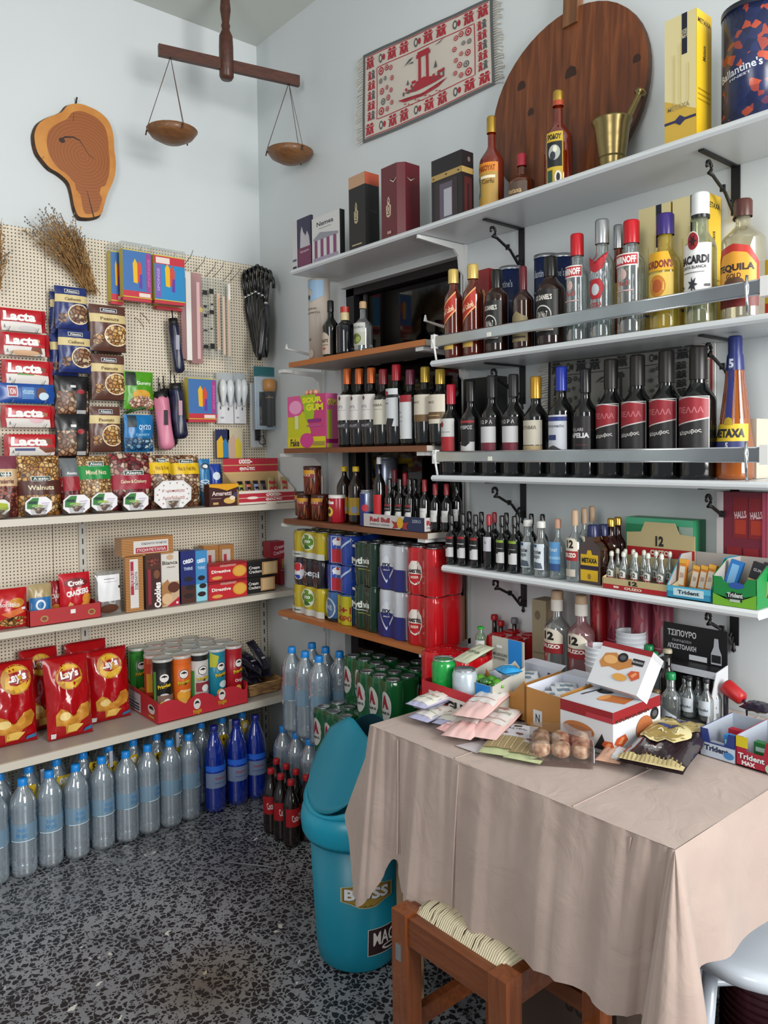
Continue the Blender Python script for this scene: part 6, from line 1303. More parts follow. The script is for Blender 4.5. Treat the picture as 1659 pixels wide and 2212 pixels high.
def mortar():
    d = .13; y = yR(1322, d, S1); k = Vector((-d, y, S1)); D = (k-CAM).dot(F_); R = 43*D/FPX; H = RW(1322, 262, -d).z-S1; br = P('#8a7a50', .3, metal=.9, name='old_brass'); m = MB()
    m.lathe([(R*.70, 0), (R*.72, H*.05), (R*.60, H*.14), (R*.62, H*.22), (R*.72, H*.45), (R*.74, H*.47), (R*.74, H*.52), (R*.78, H*.60), (R*.80, H*.63), (R*.80, H*.67), (R*.88, H*.88), (R*.99, H*.97), (R, H), (R*.92, H), (R*.84, H*.93), (R*.66, H*.3), (0, H*.25)], br, 32, close=False)
    p = MB(); A = Vector((0, 0, H*.45)); tip = RW(1385, 196, -.06); B = tip-k; B = Vector((-(tip.y-y), 0, 0)) if 0 else Matrix.Rotation(-RR, 3, 'Z') @ (tip-k)
    p.tube([A, A.lerp(B, .3), A.lerp(B, .9), A.lerp(B, .93), A.lerp(B, .955), A.lerp(B, .98), B], [.013, .010, .0075, .009, .0155, .0155, .008], br, 12)
    thing('mortar', 'brass mortar bowl on the topmost shelf in front of the round board', 'mortar', (-d, y, S1+.001), RR, None, [(None, m)])
    thing('pestle', 'brass pestle leaning in the mortar', 'pestle', (-d, y, S1+.001), RR, None, [(None, p)])
mortar()
boxR('gift_box', 'tall yellow and cream brandy gift box standing on the topmost shelf', 1436, 1504, 1535, 17, S1, .20, '#d0a818', {'F': MX(), 'R': [('R', 0, 0, 1, 1, '#d8b01c')]+MR()}, 'brandy gift boxes')
y = yR(1628, .115, S1+.2); m = MB(); r = .066; H = RW(1628, 26, -.115).z-S1; tinb = voro('blue_tin_flowers', [(0, '#1c2444'), (.84, '#27305a'), (.87, '#8c3c34'), (1, '#b04c34')], 62, .25)
m.lathe([(r, 0), (r, H-.012)], tinb, 36); m.lathe([(r+.001, H-.012), (r+.001, H), (r-.003, H), (0, H-.004)], P('#14182c', .3), 36, close=False); m.paint(cyl(r+.0005), .16, H, [('T', "Ballantine's", .48, .46, .62, .07, '#c0c4d0', 8), ('T', 'FINEST', .5, .40, .3, .02, '#c0c4d0', 8)], res=.01)
thing('gift_tin', 'large dark blue tin with orange flowers at the right edge of the topmost shelf', 'tin', (-.115, y, S1+.001), RR, 'blue gift tins', [(None, m)])

# ---- top wooden shelf
H = RW(690, 606, -.12).z-O1; y = yR(690, .12, O1+.2); m = MB(); m.lathe([(.042, 0), (.042, H)], P('#c0b4a8', .4), 30)
m.paint(cyl(.0424), .12, H, [('P', [(0, .98), (1, .98), (1, .80), (.7, .74), (.45, .72), (.6, .85)], '#8cacc8'), ('E', .42, .78, .09, .03, '#3c3c40'), ('T', 'MASTIHA', .45, .64, .6, .02, '#5c5048'), ('T', 'MOSCHATO', .5, .59, .7, .02, '#5c5048'), ('T', '10', .45, .27, .14, .035, '#5c5048'), ('E', .5, .10, .14, .06, '#a89c90'), ('E', .5, .10, .12, .05, '#c0b4a8')], res=.01)
thing('gift_tube', 'tall cream gift tube with a blue swirl on the top wooden shelf', 'gift tube', (-.12, y, O1+.001), RR, None, [(None, m)])
GO = 'bottles on the top wooden shelf'
put(O1, 714, 650, 37, .175, 'black cream liqueur bottle with arched cream label', GO, P('#0c0b0a', .1, coat=.5), (P('#101010', .3), .2, .001), [(.05, .44, 1.0, [('P', [(.08, 0), (.08, .7), (.25, .9), (.5, 1), (.75, .9), (.92, .7), (.92, 0)], '#b8a898'), ('T', 'BAILEYS', .5, .6, .6, .14, '#30241c', 0, .04), ('R', .2, .4, .8, .43, '#6a4c3c'), ('E', .5, .25, .16, .06, '#a8584c')])], .36, .52, .72, 'liqueur_bottle')
put(O1, 745, 664, 40, .175, 'black bottle with cream cap and red seal', GO, P('#0a0d16', .08, coat=.6), (P('#c8b488', .35), .28, .002, P('#a82c20', .35), .16, .28), (), .42, .58, .72, 'liqueur_bottle')
put(O1, 784, 652, 41, .175, 'clear bottle with cork and green olive label', GO, SPIRIT, (P('#b89870', .5), .14, .002), [(.12, .56, 1.1, [('R', 0, 0, 1, 1, '#b8bab4'), ('T', 'TSIPOURO', .5, .8, .8, .1, '#50585c'), ('R', 0, .0, 1, .58, '#a8ac9c'), ('E', .5, .3, .3, .24, '#5c6c2c'), ('E', .4, .38, .14, .12, '#30401c'), ('E', .62, .26, .12, .12, '#8c9848')])], .32, .5, .7, 'liqueur_bottle')

# ---- wine on the second wooden shelf
CU = P('#b85c28', .3, metal=.3); GW = 'capsule topped wine bottles on the second wooden shelf'
T1 = [(.34, .66, 1.2, [('R', 0, 0, 1, 1, '#d4d0cc'), ('P', [(.42, .86), (.5, .98), (.58, .86), (.5, .76)], '#683838'), ('T', 'γη', .5, .52, .3, .12, '#909098'), ('R', .2, .38, .8, .40, '#b0a8a8')]), (.23, .31, 1.2, [('R', 0, 0, 1, 1, '#28282c'), ('T', 'MERLOT', .5, .5, .5, .4, '#a8a8ac')])]
rows = [(751, 797, CU, T1, 'with copper capsule and drop emblem, first of three'), (777, 797, CU, T1, 'with copper capsule and drop emblem, middle of three'), (803, 795, CU, T1, 'with copper capsule and drop emblem, last of three'),
 (829, 798, P('#7c1c24', .3), [(.28, .60, 1.2, [('R', 0, 0, 1, 1, '#c8c4b4'), ('T', 'ΚΤΗΜΑ', .5, .78, .6, .1, '#50483c'), ('R', .2, .6, .8, .62, '#989080')])], 'with dark red capsule and plain cream label'),
 (857, 788, P('#a01828', .3), [(.24, .70, .95, [('R', 0, 0, 1, 1, '#c8ccd0'), ('R', 0, .76, 1, .84, '#18181c'), ('E', .3, .88, .2, .06, '#a82838'), ('P', [(.2, .0), (.4, .22), (.8, .2), (.7, 0)], '#202024'), ('R', .1, .6, .5, .62, '#606068')])], 'with bright red capsule and black striped label'),
 (887, 799, P('#5c1c30', .3), [(.09, .66, .90, [('R', 0, 0, 1, 1, '#ccd0d2'), ('R', 0, .84, 1, 1, '#981c28'), ('R', .2, .60, .4, .62, '#707880'), ('R', .2, .5, .5, .51, '#707880'), ('R', .2, .4, .5, .41, '#707880'), ('R', .1, .04, .3, .06, '#404448')])], 'with maroon capsule and long white label topped in red'),
 (919, 793, P('#a88c34', .3, metal=.5), [(.30, .64, 1.2, [('R', 0, 0, 1, 1, '#c8c0b0'), ('T', 'ΟΙΝΟΣ', .4, .72, .4, .08, '#605848'), ('R', 0, 0, 1, .26, '#6a5030')])], 'with gold capsule and cream label, left one'),
 (951, 798, P('#a88c34', .3, metal=.5), [(.28, .66, 1.2, [('R', 0, 0, 1, 1, '#c8c0b0'), ('T', 'ΟΙΝΟΣ', .4, .74, .4, .08, '#605848'), ('R', 0, .16, 1, .40, '#5c4428'), ('R', .2, .26, .8, .3, '#a08858')])], 'with gold capsule and cream label, right one')]
for px, yt, cm_, ls, s in rows: put(O2, px, yt, 29, .165, 'dark wine bottle '+s, GW, DARKG, (cm_, .20, .0018), ls, .38, .60, .74, R=.0365)
def gum():
    W, D, H, loc = fitR(623, 705, 731, 849, O2, .195); m = boxmesh(W, D, H, '#c8447c', {'F': [('P', [(0, 0), (0, .82), (.2, .95), (.5, .6), (.62, .3), (.5, .0)], '#c8c81c'), ('P', [(0, .6), (0, 1), (.42, 1), (.3, .6)], '#d85c94'), ('P', [(.35, 1), (.75, 1), (.7, .55), (.5, .5)], '#a0c024'), ('T', 'SOUR', .66, .90, .5, .11, '#e8e430', 0, .06), ('T', 'GUM', .72, .76, .44, .13, '#e8e430', 0, .06), ('E', .22, .78, .21, .17, '#e0589a'), ('E', .22, .78, .17, .13, '#f0a0c8'), ('R', .2, .36, .3, .62, '#d8e0a0'), ('R', .54, .48, .88, .54, '#8c2c7c'), ('R', .52, .40, .9, .43, '#b85c90'), ('R', 0, 0, 1, .21, '#d8cc20'), ('T', 'Fake', .2, .1, .24, .14, '#2c1c30', 0, .03), ('E', .52, .14, .18, .14, '#d0408c'), ('R', .68, .04, .98, .12, '#a0903c')], 'R': [('R', 0, 0, 1, 1, '#c05c8c'), ('R', .1, .0, .5, .7, '#a0a838'), ('T', 'GUM', .5, .84, .8, .12, '#c8b840', 0, .05), ('R', 0, .08, 1, .16, '#8c1c5c')]})
    parts = [('carton', m)]
    for k in (-1, 0, 1):
        h = MB(); h.lathe([(0, 0), (.010, .004), (.012, .012), (.007, .020), (0, .022)], P('#e0a888', .4), 12, k*.028); h.v = [(x, y, z_+H) for x, y, z_ in h.v]; parts.append(('candy_topper', h))
    thing('gum_box', 'pink and yellow bubble gum carton with three candy hearts on top', 'box', (loc[0], loc[1], O2+.001), RR, None, parts)
gum()

# ---- third wooden shelf: jars, small bottles in trays
JB = voro('pretzel_sticks', [(0, '#6a2c1c'), (.5, '#8c4428'), (1, '#b8744c')], 40, .25, (3, 3, .35), edge='#2a100c')
def jar(px, yt, yb, z, d, lab, red=False):
    y = yR(px, d, z+.05); H = RW(px, yt, -d).z-z; r = .034; m = MB(); m.lathe([(r*.93, 0), (r, .004), (r, H*.86), (r*.95, H*.9)], P('#a01828', .25) if red else JB, 22)
    c = MB(); c.lathe([(r*1.03, H*.88), (r*1.03, H*.985), (r*.95, H), (0, H)], P('#d8d0cc' if red else '#3c1814', .35), 22, close=False)
    m.paint(cyl(r+.0005), 2*1.2*r, H, [('R', 0, .58, 1, .86, '#c89020'), ('R', 0, .58, 1, .72, '#7a1c18'), ('T', 'STICKS', .5, .68, .6, .08, '#e8c8a8')] if not red else [('T', 'Pufies', .4, .74, .6, .14, '#f0e4e0', 0, .05), ('E', .42, .40, .24, .18, '#e0c040'), ('E', .42, .41, .12, .09, '#2a1c14'), ('R', .2, .04, .6, .2, '#5c1418')], res=.01)
    thing('snack_jar', lab, 'jar', (-d, y, z+.001), RR, 'snack jars on the third wooden shelf', [('jar_body', m), ('lid', c)]); return H
h1 = jar(661, 1068, 0, O3, .165, 'brown jar of pretzel sticks, left one of the lower pair'); jar(692, 1068, 0, O3, .165, 'brown jar of pretzel sticks, right one of the lower pair')
jar(675, 1007, 0, O3+h1+.001, .165, 'brown jar of pretzel sticks stacked on top of the lower pair'); jar(730, 1069, 0, O3, .175, 'red snack can with white lid beside the pretzel jars', True)
jar(655, 1062, 0, O3, .075, 'brown jar of pretzel sticks behind the front pair')
for px, s in ((744, 'left'), (769, 'right')):
    put(O3, px, 1008, 34, .15 if s == 'left' else .165, 'dark brown plastic drink bottle with yellow cap, %s one' % s, 'yellow capped drink bottles', P('#1c0f0a', .12, coat=.5), (P('#c8a818', .35), .09, .004), [(.16, .46, 1.3, [('R', 0, 0, 1, 1, '#a8841c'), ('E', .3, .5, .2, .3, '#7c9048'), ('E', .75, .3, .2, .2, '#8088a0')])], .30, .62, .86, 'drink_bottle')
def rbcan(px, yt, d, lab, r=.028, h=None, z=O3):
    y = yR(px, d, z+.05); H = h or RW(px, yt, -d).z-z; thing('drink_can', lab, 'can', (-d, y, z+.003), RR+.5, 'blue and silver drink cans', can_parts(H, r, P('#9098a8', .25, metal=.5), [('R', 0, 0, .5, .9, '#1c2c70'), ('R', .5, .0, 1, .4, '#1c2c70'), ('E', .5, .5, .2, .1, '#b02c38')]))
rbcan(795, 1060, .185, 'slim blue and silver energy drink can at the left of the tray')
rbcan(836, 990, .055, 'tall blue and silver can at the back of the third wooden shelf', .040)
def tray_rb():
    W, D, H, loc = fitR(785, 916, 968, 1120, O3, .215, .15); m = MB(); y0 = loc[1]; wh = '#c4bebc'
    m.box(-W/2, W/2, -D/2, -D/2+.002, 0, H, wh); m.box(W/2-.002, W/2, -D/2, D/2, 0, H, wh); m.box(-W/2, -W/2+.002, -D/2, D/2, 0, H, wh); m.box(-W/2, W/2, -D/2, D/2, 0, .002, wh)
    bull = lambda u, v, s: [('P', [(u, v), (u-.3*s, v-.3), (u-.8*s, v-.36), (u-.62*s, v-.1), (u-.9*s, v+.22), (u-.5*s, v+.12), (u-.15*s, v+.24)], '#9c2c2c')]
    m.paint(plane(W, D), W, H, [('P', [(.62, 0), (.70, 1), (1, 1), (1, 0)], '#1c2c50'), ('T', 'Red Bull', .29, .62, .34, .36, '#a02430', 0, .05), ('T', 'ENERGY DRINK', .29, .26, .34, .14, '#807880')]+bull(.63, .42, .16)+bull(.63, .42, -.16)+[('E', .63, .52, .05, .40, '#d0a424'), ('T', 'ZERO', .89, .72, .14, .22, '#a0a8b8')], res=1)
    m.paint(faceR(W, D), D, H, [('T', 'Red Bull', .5, .62, .8, .36, '#a02430', 0, .05), ('T', 'ENERGY DRINK', .5, .28, .8, .14, '#807880')], res=1)
    thing('bottle_tray', 'white and navy cardboard tray holding the small wine bottles', 'tray', (loc[0], y0, O3+.001), RR, None, [(None, m)])
tray_rb()
SB = [(.18, .48, 1.0, [('R', 0, 0, 1, 1, '#101012'), ('R', 0, .86, 1, 1, '#7c1c24'), ('R', .1, .66, .9, .70, '#a8a8a8'), ('R', 0, 0, 1, .52, '#c8c8c6'), ('E', .3, .52, .16, .12, '#101012')])]
SW_ = [(.20, .44, 1.0, [('R', 0, 0, 1, 1, '#c4c4c2'), ('R', .2, .7, .8, .73, '#888888')])]
put(O3+.003, 819, 988, 26, .19, 'taller wine bottle with bright red label in the tray', 'small wine bottles in the tray', DARKG, (P('#b8b8bc', .3), .1, .0012), [(.12, .46, 1.2, [('R', 0, 0, 1, 1, '#b41820')])], .34, .60, .78)
for i, (px, yt, d, c, ls) in enumerate(((841, 1034, .19, DARKG, SB), (853, 1014, .10, P('#7c1c28', .3), SB), (864, 1034, .185, DARKG, SB), (875, 1022, .12, P('#a01c2c', .3), SB), (885, 1034, .185, DARKG, SB), (896, 1035, .12, DARKG, SB), (917, 1036, .185, P('#8c1c28', .3), SW_), (940, 1045, .175, P('#8c1c28', .3), SW_), (964, 1045, .165, P('#8c1c28', .3), SW_), (986, 1040, .12, DARKG, SW_))):
    put(O3+.003, px, yt, 22, d, 'small dark wine bottle in the tray of the third wooden shelf, %s from the left' % NTH[i], 'small wine bottles in the tray', DARKG, (c, .24, .0015), ls, .40, .58, .72, seg=16)

# ---- packs of cans on the lowest wooden shelf
def pack(xl, xr, yt, z, d, nx, ny, h, r, col, lab, spec, rows2=None, film=.25, base=None, zt=None, grp='shrink wrapped packs of cans', loc=None, rz=None, top=None):
    if loc is None:
        y0, y1 = yR(xl, d, z+.05), yR(xr, d, z+.05); W = y0-y1; cy = (y0+y1)/2; r = W/nx/2
        h = h or RW((xl+xr)/2, yt, -d).z-z; loc = (-d+r*ny, cy, z)
    else: W = 2*r*nx
    b = MB(); e = .86*r; y_ = -r*ny; n = 10
    # lobed film body
    out = []
    for i in range(nx):
        for k in range(n): a = PI-PI*k/n; a = PI*1.0-a; out.append((-W/2+r*(2*i+1)-r*math.cos(a), y_+r-r*math.sin(a) if math.sin(a) > .35 else y_+r-r*.35))
    left = []; fn = lambda u: 0
    def front(x):
        t = ((x+W/2) % (2*r))-r; t = max(-r, min(r, t)); q = math.sqrt(max(0, r*r-t*t)); return y_+r-max(q, r*.76)
    N = nx*9; fr = [(-W/2+W*k/N, front(-W/2+W*k/N)) for k in range(N+1)]
    def side(y):
        t = ((y-y_) % (2*r))-r; q = math.sqrt(max(0, r*r-t*t)); return max(q, r*.76)
    Ny = ny*9; rs = [(W/2-r+side(y_+2*r*ny*k/Ny), y_+2*r*ny*k/Ny) for k in range(1, Ny)]
    # start the sides behind the front corner lobes
    rs = [p for p in rs if p[1] > y_+r*.3]; bk = [(-x, -y) for x, y in fr]; ls = [(-x, y) for x, y in rs][::-1]
    fr = [p for p in fr if abs(p[0]) < W/2-r*.12]; bk = [p for p in bk if abs(p[0]) < W/2-r*.12]; rs = [p for p in rs if p[1] < -y_-r*.3]; ls = [p for p in ls if p[1] < -y_-r*.3]
    o = fr+rs+bk+ls; n = len(o)
    lv = [(0.0, .86), (.018, .985), (.5, 1), (h-.018, .985), (h-.004, .90), (h, .80)]; vs = []
    for zz, s_ in [(a if a > 1 or a == 0 else a, b_) for a, b_ in lv]:
        zz = zz if zz != .5 else h*.5
        vs += [(x*(1-(1-s_)*.25), y*(1-(1-s_)*.25), zz) for x, y in o]
    K = len(lv); m_ = P(col, .16, coat=.4)
    b.add(vs, [(j*n+i, j*n+(i+1) % n, (j+1)*n+(i+1) % n, (j+1)*n+i) for j in range(K-1) for i in range(n)], m_, True); b.add([vs[i] for i in range((K-1)*n, K*n)], [tuple(range(n))], m_)
    b.paint(lambda x, zz, oo: (x, front(x)-oo, zz), W, h, spec, off=.0008, step=.0003, res=.006)
    parts = [('wrapped_body', b)]
    for i in range(nx):
        for j in range(ny):
            t = MB(); x, y = -W/2+r*(2*i+1), y_+r*(2*j+1); t.lathe([(r*.70, h+.0005), (r*.74, h+.003), (r*.66, h+.003), (r*.60, h+.0005), (0, h+.0005)], top or ALU, 16, x, y, close=False); parts.append(('can_end', t))
    thing('can_pack', lab, 'pack of cans', (loc[0], loc[1], z+.0015), RR if rz is None else rz, grp, parts); return h
LI = [('R', 0, 0, 1, .22, '#c8ccc4'), ('E', .5, .62, .2, .32, '#e0e4d0'), ('E', .5, .62, .18, .28, '#5c8c2c'), ('T', 'Lipton', .5, .64, .3, .18, '#f0f0e8', 0, .03), ('P', [(.4, .38), (.6, .38), (.55, .5), (.45, .5)], '#2c6424'), ('R', .06, .1, .3, .14, '#405060')]
PE = [('R', .30, .04, .68, .96, '#b8c8d8'), ('R', .32, .06, .66, .94, '#2c4ca8'), ('R', .33, .05, .65, .52, '#b02028'), ('E', .49, .78, .15, .14, '#e8e8ec'), ('P', [(.36, .82), (.49, .93), (.62, .82)], '#b02028'), ('T', 'pepsi', .49, .68, .26, .09, '#e8e8f0'), ('P', [(.66, .62), (.98, .96), (1, .92), (.7, .56)], '#b0c4e0')]
PB = [('E', .22, .50, .155, .32, '#e0e0e4'), ('P', [(.07, .55), (.12, .75), (.22, .82), (.32, .75), (.36, .60), (.22, .50)], '#b82430'), ('P', [(.1, .34), (.22, .19), (.34, .32), (.22, .36)], '#1c3c98'), ('T', 'pepsi', .66, .46, .48, .3, '#d4d8e0', 0, .02)]
MY = [('T', 'Mythos', .36, .56, .8, .2, '#d8dcd4', 4, .05), ('R', .02, .45, .7, .465, '#d8dcd4'), ('R', .3, .38, .8, .395, '#a0a048'), ('R', .0, .88, .2, .94, '#d8d8d4')]
FX = [('R', 0, 0, 1, .48, '#20246c'), ('P', [(.1, .5), (.36, .78), (.62, .5), (.36, .14)], '#c8ccd8'), ('P', [(.14, .5), (.36, .74), (.58, .5), (.36, .20)], '#1c2464'), ('P', [(.14, .52), (.36, .74), (.58, .52)], '#c8ccd0'), ('T', 'FIX', .37, .55, .24, .09, '#1a1c3c', 0, .05), ('T', 'HELLAS', .37, .44, .18, .03, '#d8d8e0')]
AM = [('P', [(.14, .40), (.16, .60), (.28, .72), (.42, .72), (.54, .60), (.56, .40), (.46, .24), (.36, .20), (.24, .24)], '#d8d0c8'), ('P', [(.17, .44), (.22, .30), (.35, .23), (.48, .30), (.53, .44)], '#b0141c'), ('T', 'AMSTEL', .35, .50, .38, .08, '#181414', 0, .05), ('T', 'BEER', .35, .37, .2, .05, '#e8d8c8'), ('R', .02, .94, .12, .98, '#e0dcd8')]
z = O4; h = pack(628, 697, 0, z, .20, 3, 2, RW(660, 1268, -.2).z-z, 0, '#b8a414', 'yellow iced tea can pack at the bottom left of the lowest wooden shelf', LI)
h2 = pack(629, 696, 0, z+h+.004, .20, 3, 2, RW(660, 1209, -.2).z-z-h-.004, 0, '#14101c', 'black cola can pack between the two yellow packs', PB)
pack(628, 697, 1150, z+h+h2+.008, .20, 3, 2, 0, 0, '#b8a414', 'yellow iced tea can pack at the top left of the lowest wooden shelf', LI)
h = pack(698, 756, 0, z, .195, 2, 2, RW(725, 1283, -.195).z-z, 0, '#2c5c94', 'blue and yellow can pack at the bottom, marked with a red offer', [('R', .0, .0, .46, .12, '#10141c'), ('E', .22, .45, .19, .36, '#c0c8d0'), ('E', .22, .45, .16, .31, '#4c6c94'), ('T', 'ΦΙΞ', .22, .48, .2, .14, '#e0e4e8'), ('R', .5, .0, 1, .96, '#b0a81c'), ('T', '5+1', .76, .50, .44, .24, '#981c1c', 0, .05), ('T', 'ΔΩΡΟ', .76, .22, .46, .18, '#981c1c', 0, .04)])
h2 = pack(698, 756, 0, z+h+.004, .195, 2, 2, RW(725, 1222, -.195).z-z-h-.004, 0, '#1f3f98', 'blue cola can pack in the middle of its stack', PE)
pack(698, 757, 1158, z+h+h2+.008, .195, 2, 2, 0, 0, '#1f3f98', 'blue cola can pack on top of its stack', PE)
for (xl, xr, ym, yt, col, sp, nm, dd) in ((759, 811, 1269, 1175, '#0e3020', MY, 'dark green beer can pack', .20), (813, 871, 1278, 1180, '#c0c4cc', FX, 'white and navy beer can pack', .205), (872, 938, 1290, 1186, '#b0121a', AM, 'red beer can pack', .212)):
    h = pack(xl, xr, 0, z, dd, 2, 2, RW((xl+xr)/2, ym, -dd).z-z, 0, col, nm+', lower of its stack', sp)
    pack(xl, xr, yt, z+h+.004, dd, 2, 2, 0, 0, col, nm+', upper of its stack', sp)
boxR('carton', 'plain brown cardboard box at the right end of the lowest wooden shelf', 958, 990, 1001, 1290, z, .075, '#a0703c', {}, None, .07)
b = MB(); b.box(-.09, -.02, -1.275, -1.22, 0, .10, P('#141416', .3)); b.paint(lambda x, zz, o: (-.09-o, -1.2475-x, zz), .055, .1, [('R', .05, .85, .95, .88, '#90908c'), ('R', .05, .3, .95, .33, '#90908c')])
thing('dark_case', 'small black case on the brown cardboard box', 'case', (0, 0, z+.185), 0, None, [(None, b)])

# ---- big wine bottles behind the lower rail
G3 = 'large wine bottles behind the lower chrome rail'
kp = [(.16, .62, 1.1, [('R', 0, 0, 1, 1, '#c8c4c2'), ('R', .02, .01, .98, .99, '#161416'), ('P', [(.0, .52), (0, .96), (.5, 1), (1, .96), (1, .64)], '#c8c4c2'), ('P', [(.02, .54), (.02, .95), (.5, .985), (.98, .95), (.98, .66)], '#8c1624'), ('T', 'ΠΕΛΛΑ', .5, .78, .7, .10, '#b8646c'), ('T', 'Κάρυβος', .5, .42, .6, .08, '#c8c4c0', 8), ('R', .1, .12, .7, .13, '#a09c9c')])]
ws = [(975, 831, 44, P('#b01c34', .3), [(.22, .62, 1.05, [('R', 0, 0, 1, 1, '#c8c8c6'), ('R', 0, 0, 1, .50, '#a01c28'), ('E', .35, .84, .12, .08, '#a02830'), ('R', .2, .62, .8, .64, '#909090')])], 'with pinkish red capsule and red and white label'),
 (1018, 823, 45, P('#141214', .3), [(.20, .60, 1.05, [('R', 0, 0, 1, 1, '#121212'), ('R', 0, .88, 1, .94, '#98202c'), ('R', 0, 0, 1, .38, '#c4c4c4'), ('T', 'ΕΡΥΘΡΟΣ', .5, .76, .8, .1, '#c8c8c8'), ('P', [(.2, .3), (.5, .5), (.8, .36), (.6, .26)], '#141414')])], 'with dark capsule and black and white label'),
 (1063, 812, 47, P('#1c1a1c', .4), [(.20, .58, 1.05, [('R', 0, 0, 1, 1, '#181618'), ('R', 0, 0, 1, .34, '#6a1c30'), ('R', 0, .34, 1, .76, '#c4c4c6'), ('T', 'Η Ω Ρ Α', .5, .88, .7, .10, '#c0c0c0')])], 'with matt black capsule and white and wine red label, left one'),
 (1110, 809, 49, P('#1c1a1c', .4), [(.20, .58, 1.05, [('R', 0, 0, 1, 1, '#181618'), ('R', 0, 0, 1, .34, '#6a1c30'), ('R', 0, .34, 1, .76, '#c4c4c6'), ('T', 'Η Ω Ρ Α', .5, .88, .7, .10, '#c0c0c0')])], 'with matt black capsule and white and wine red label, right one'),
 (1158, 814, 54, P('#b88c30', .28, metal=.5), [(.20, .56, 1.15, [('R', 0, .32, 1, 1, '#bcb6a6'), ('R', 0, 0, 1, .30, '#a8946c'), ('T', 'ΚΤΗΜΑ', .5, .8, .6, .1, '#60584c')])], 'with gold capsule and wide cream label'),
 (1213, 793, 55, P('#1c3098', .3), [(.17, .56, 1.05, [('R', 0, 0, 1, 1, '#bcc0c8'), ('R', 0, .86, 1, .96, '#1c2c70'), ('T', 'Ελληνικός', .5, .74, .8, .08, '#404858'), ('R', .1, .42, .6, .54, '#1c2c60'), ('P', [(0, 0), (.2, .24), (.5, .3), (.8, .2), (1, 0)], '#3c3c40')])], 'with bright blue capsule'),
 (1265, 797, 52, P('#101012', .3), [(.18, .56, 1.0, [('R', 0, 0, 1, 1, '#100f10'), ('T', 'VILLARI', .4, .68, .6, .08, '#a8a8a8'), ('T', 'APELIA', .5, .54, .9, .12, '#c4c4c4', 0, .05), ('R', .1, .3, .9, .32, '#58202c')])], 'with all black label'),
 (1320, 777, 62, P('#16120f', .4), kp, 'with red swoosh label, first of four'), (1377, 768, 66, P('#16120f', .4), kp, 'with red swoosh label, second of four'), (1440, 758, 70, P('#16120f', .4), kp, 'with red swoosh label, third of four'), (1508, 749, 76, P('#16120f', .4), kp, 'with red swoosh label, last of four and largest')]
for i, (px, yt, w_, cm_, ls, s) in enumerate(ws):
    put(S3, px, yt, w_, .165 if i < 7 else .155, 'dark wine bottle '+s, G3, DARKG, (cm_, .22 if i < 7 else .25, .0018), ls, .40 if i < 7 else .44, .58, .73)
def m5():
    d = .13; px = 1588; y = yR(px, d, S3+.2); D = (Vector((-d, y, S3))-CAM).dot(F_); R = 38*D/FPX; H = RW(px, 727, -d).z-S3; rf = lambda z_: R*(1-.52*max(0, min(1, (z_/H-.22)/.5))**.9)
    b = MB(); p = [(R*.9, 0), (R, .006)]+[(rf(H*t/20), H*t/20) for t in range(1, 16)]+[(R*.46, H*.78)]; b.lathe(p, amber('brandy', '#d07828', '#b0601c', .62), 26)
    for k in range(16): a = 2*PI*k/16; b.tube([(rf(H*t)*math.cos(a)*.99, rf(H*t)*math.sin(a)*.99, H*t) for t in (.42, .55, .68, .76)], .0016, AMBER, 4, False)
    c = MB(); c.lathe([(R*.50, H*.76), (R*.44, H*.86), (R*.38, H*.88), (R*.38, H*.985), (R*.34, H), (0, H)], P('#202a64', .3), 22, close=False); c.paint(cyl(R*.485, H*.76), .05, .03, [('T', '5', .5, .5, .22, .7, '#c0c8d8', 0, .05)])
    l = MB(); l.paint(cyl(lambda z_: rf(max(0, z_+H*.12))+.0008, H*.12), 2*1.15*R, H*.28, [('R', 0, .0, 1, .20, '#c8a81c'), ('R', 0, .30, 1, .52, '#242c64'), ('R', 0, .52, 1, .95, '#d0b020'), ('P', [(.38, .92), (.42, 1.08), (.5, 1.12), (.58, 1.08), (.62, .92)], '#a88c1c'), ('T', 'METAXA', .5, .72, .8, .22, '#141418', 0, .06), ('T', '5', .5, .42, .07, .14, '#c8c8d0', 0, .04)], res=.008)
    s = MB(); s.paint(cyl(lambda z_: rf(z_+H*.42)+.0012, H*.42), .014, H*.34, [('R', 0, 0, 1, 1, '#242c70')], res=.01)
    thing('brandy_bottle', 'tall tapering amber brandy bottle with navy cap and yellow label', 'bottle', (-d, y, S3+.001), RR, G3, [('glass_body', b), ('cap', c), ('label', l), ('neck_strip', s)])
m5()
boxR('gift_box', 'dark green box behind the black capsule bottles, left of the grey mat', 1003, 1076, 0, 812, S3, .05, '#1a1f1c', {'F': [('R', .6, .2, .7, .5, '#4a2018')]}, None, .045)
boxR('gift_box', 'pale box at the right end behind the brandy bottle', 1606, 1634, 0, 905, S3, .08, '#c0b8a8', {'F': [('R', .2, 0, .8, .3, '#b07068')]}, None, .06)
b = MB(); b.box(-.008, -.003, -.009, .009, 0, .16, P('#d8d6d0', .35)); b.box(-.0085, -.008, -.003, .003, .02, .14, '#a83c38'); p = RW(1543, 900, -.005)
thing('wall_thermometer', 'white wall thermometer with red column beside the tall brandy bottle', 'thermometer', (0, RW(1540, 830, 0).y, RW(1540, 880, 0).z), 0, None, [(None, b)])

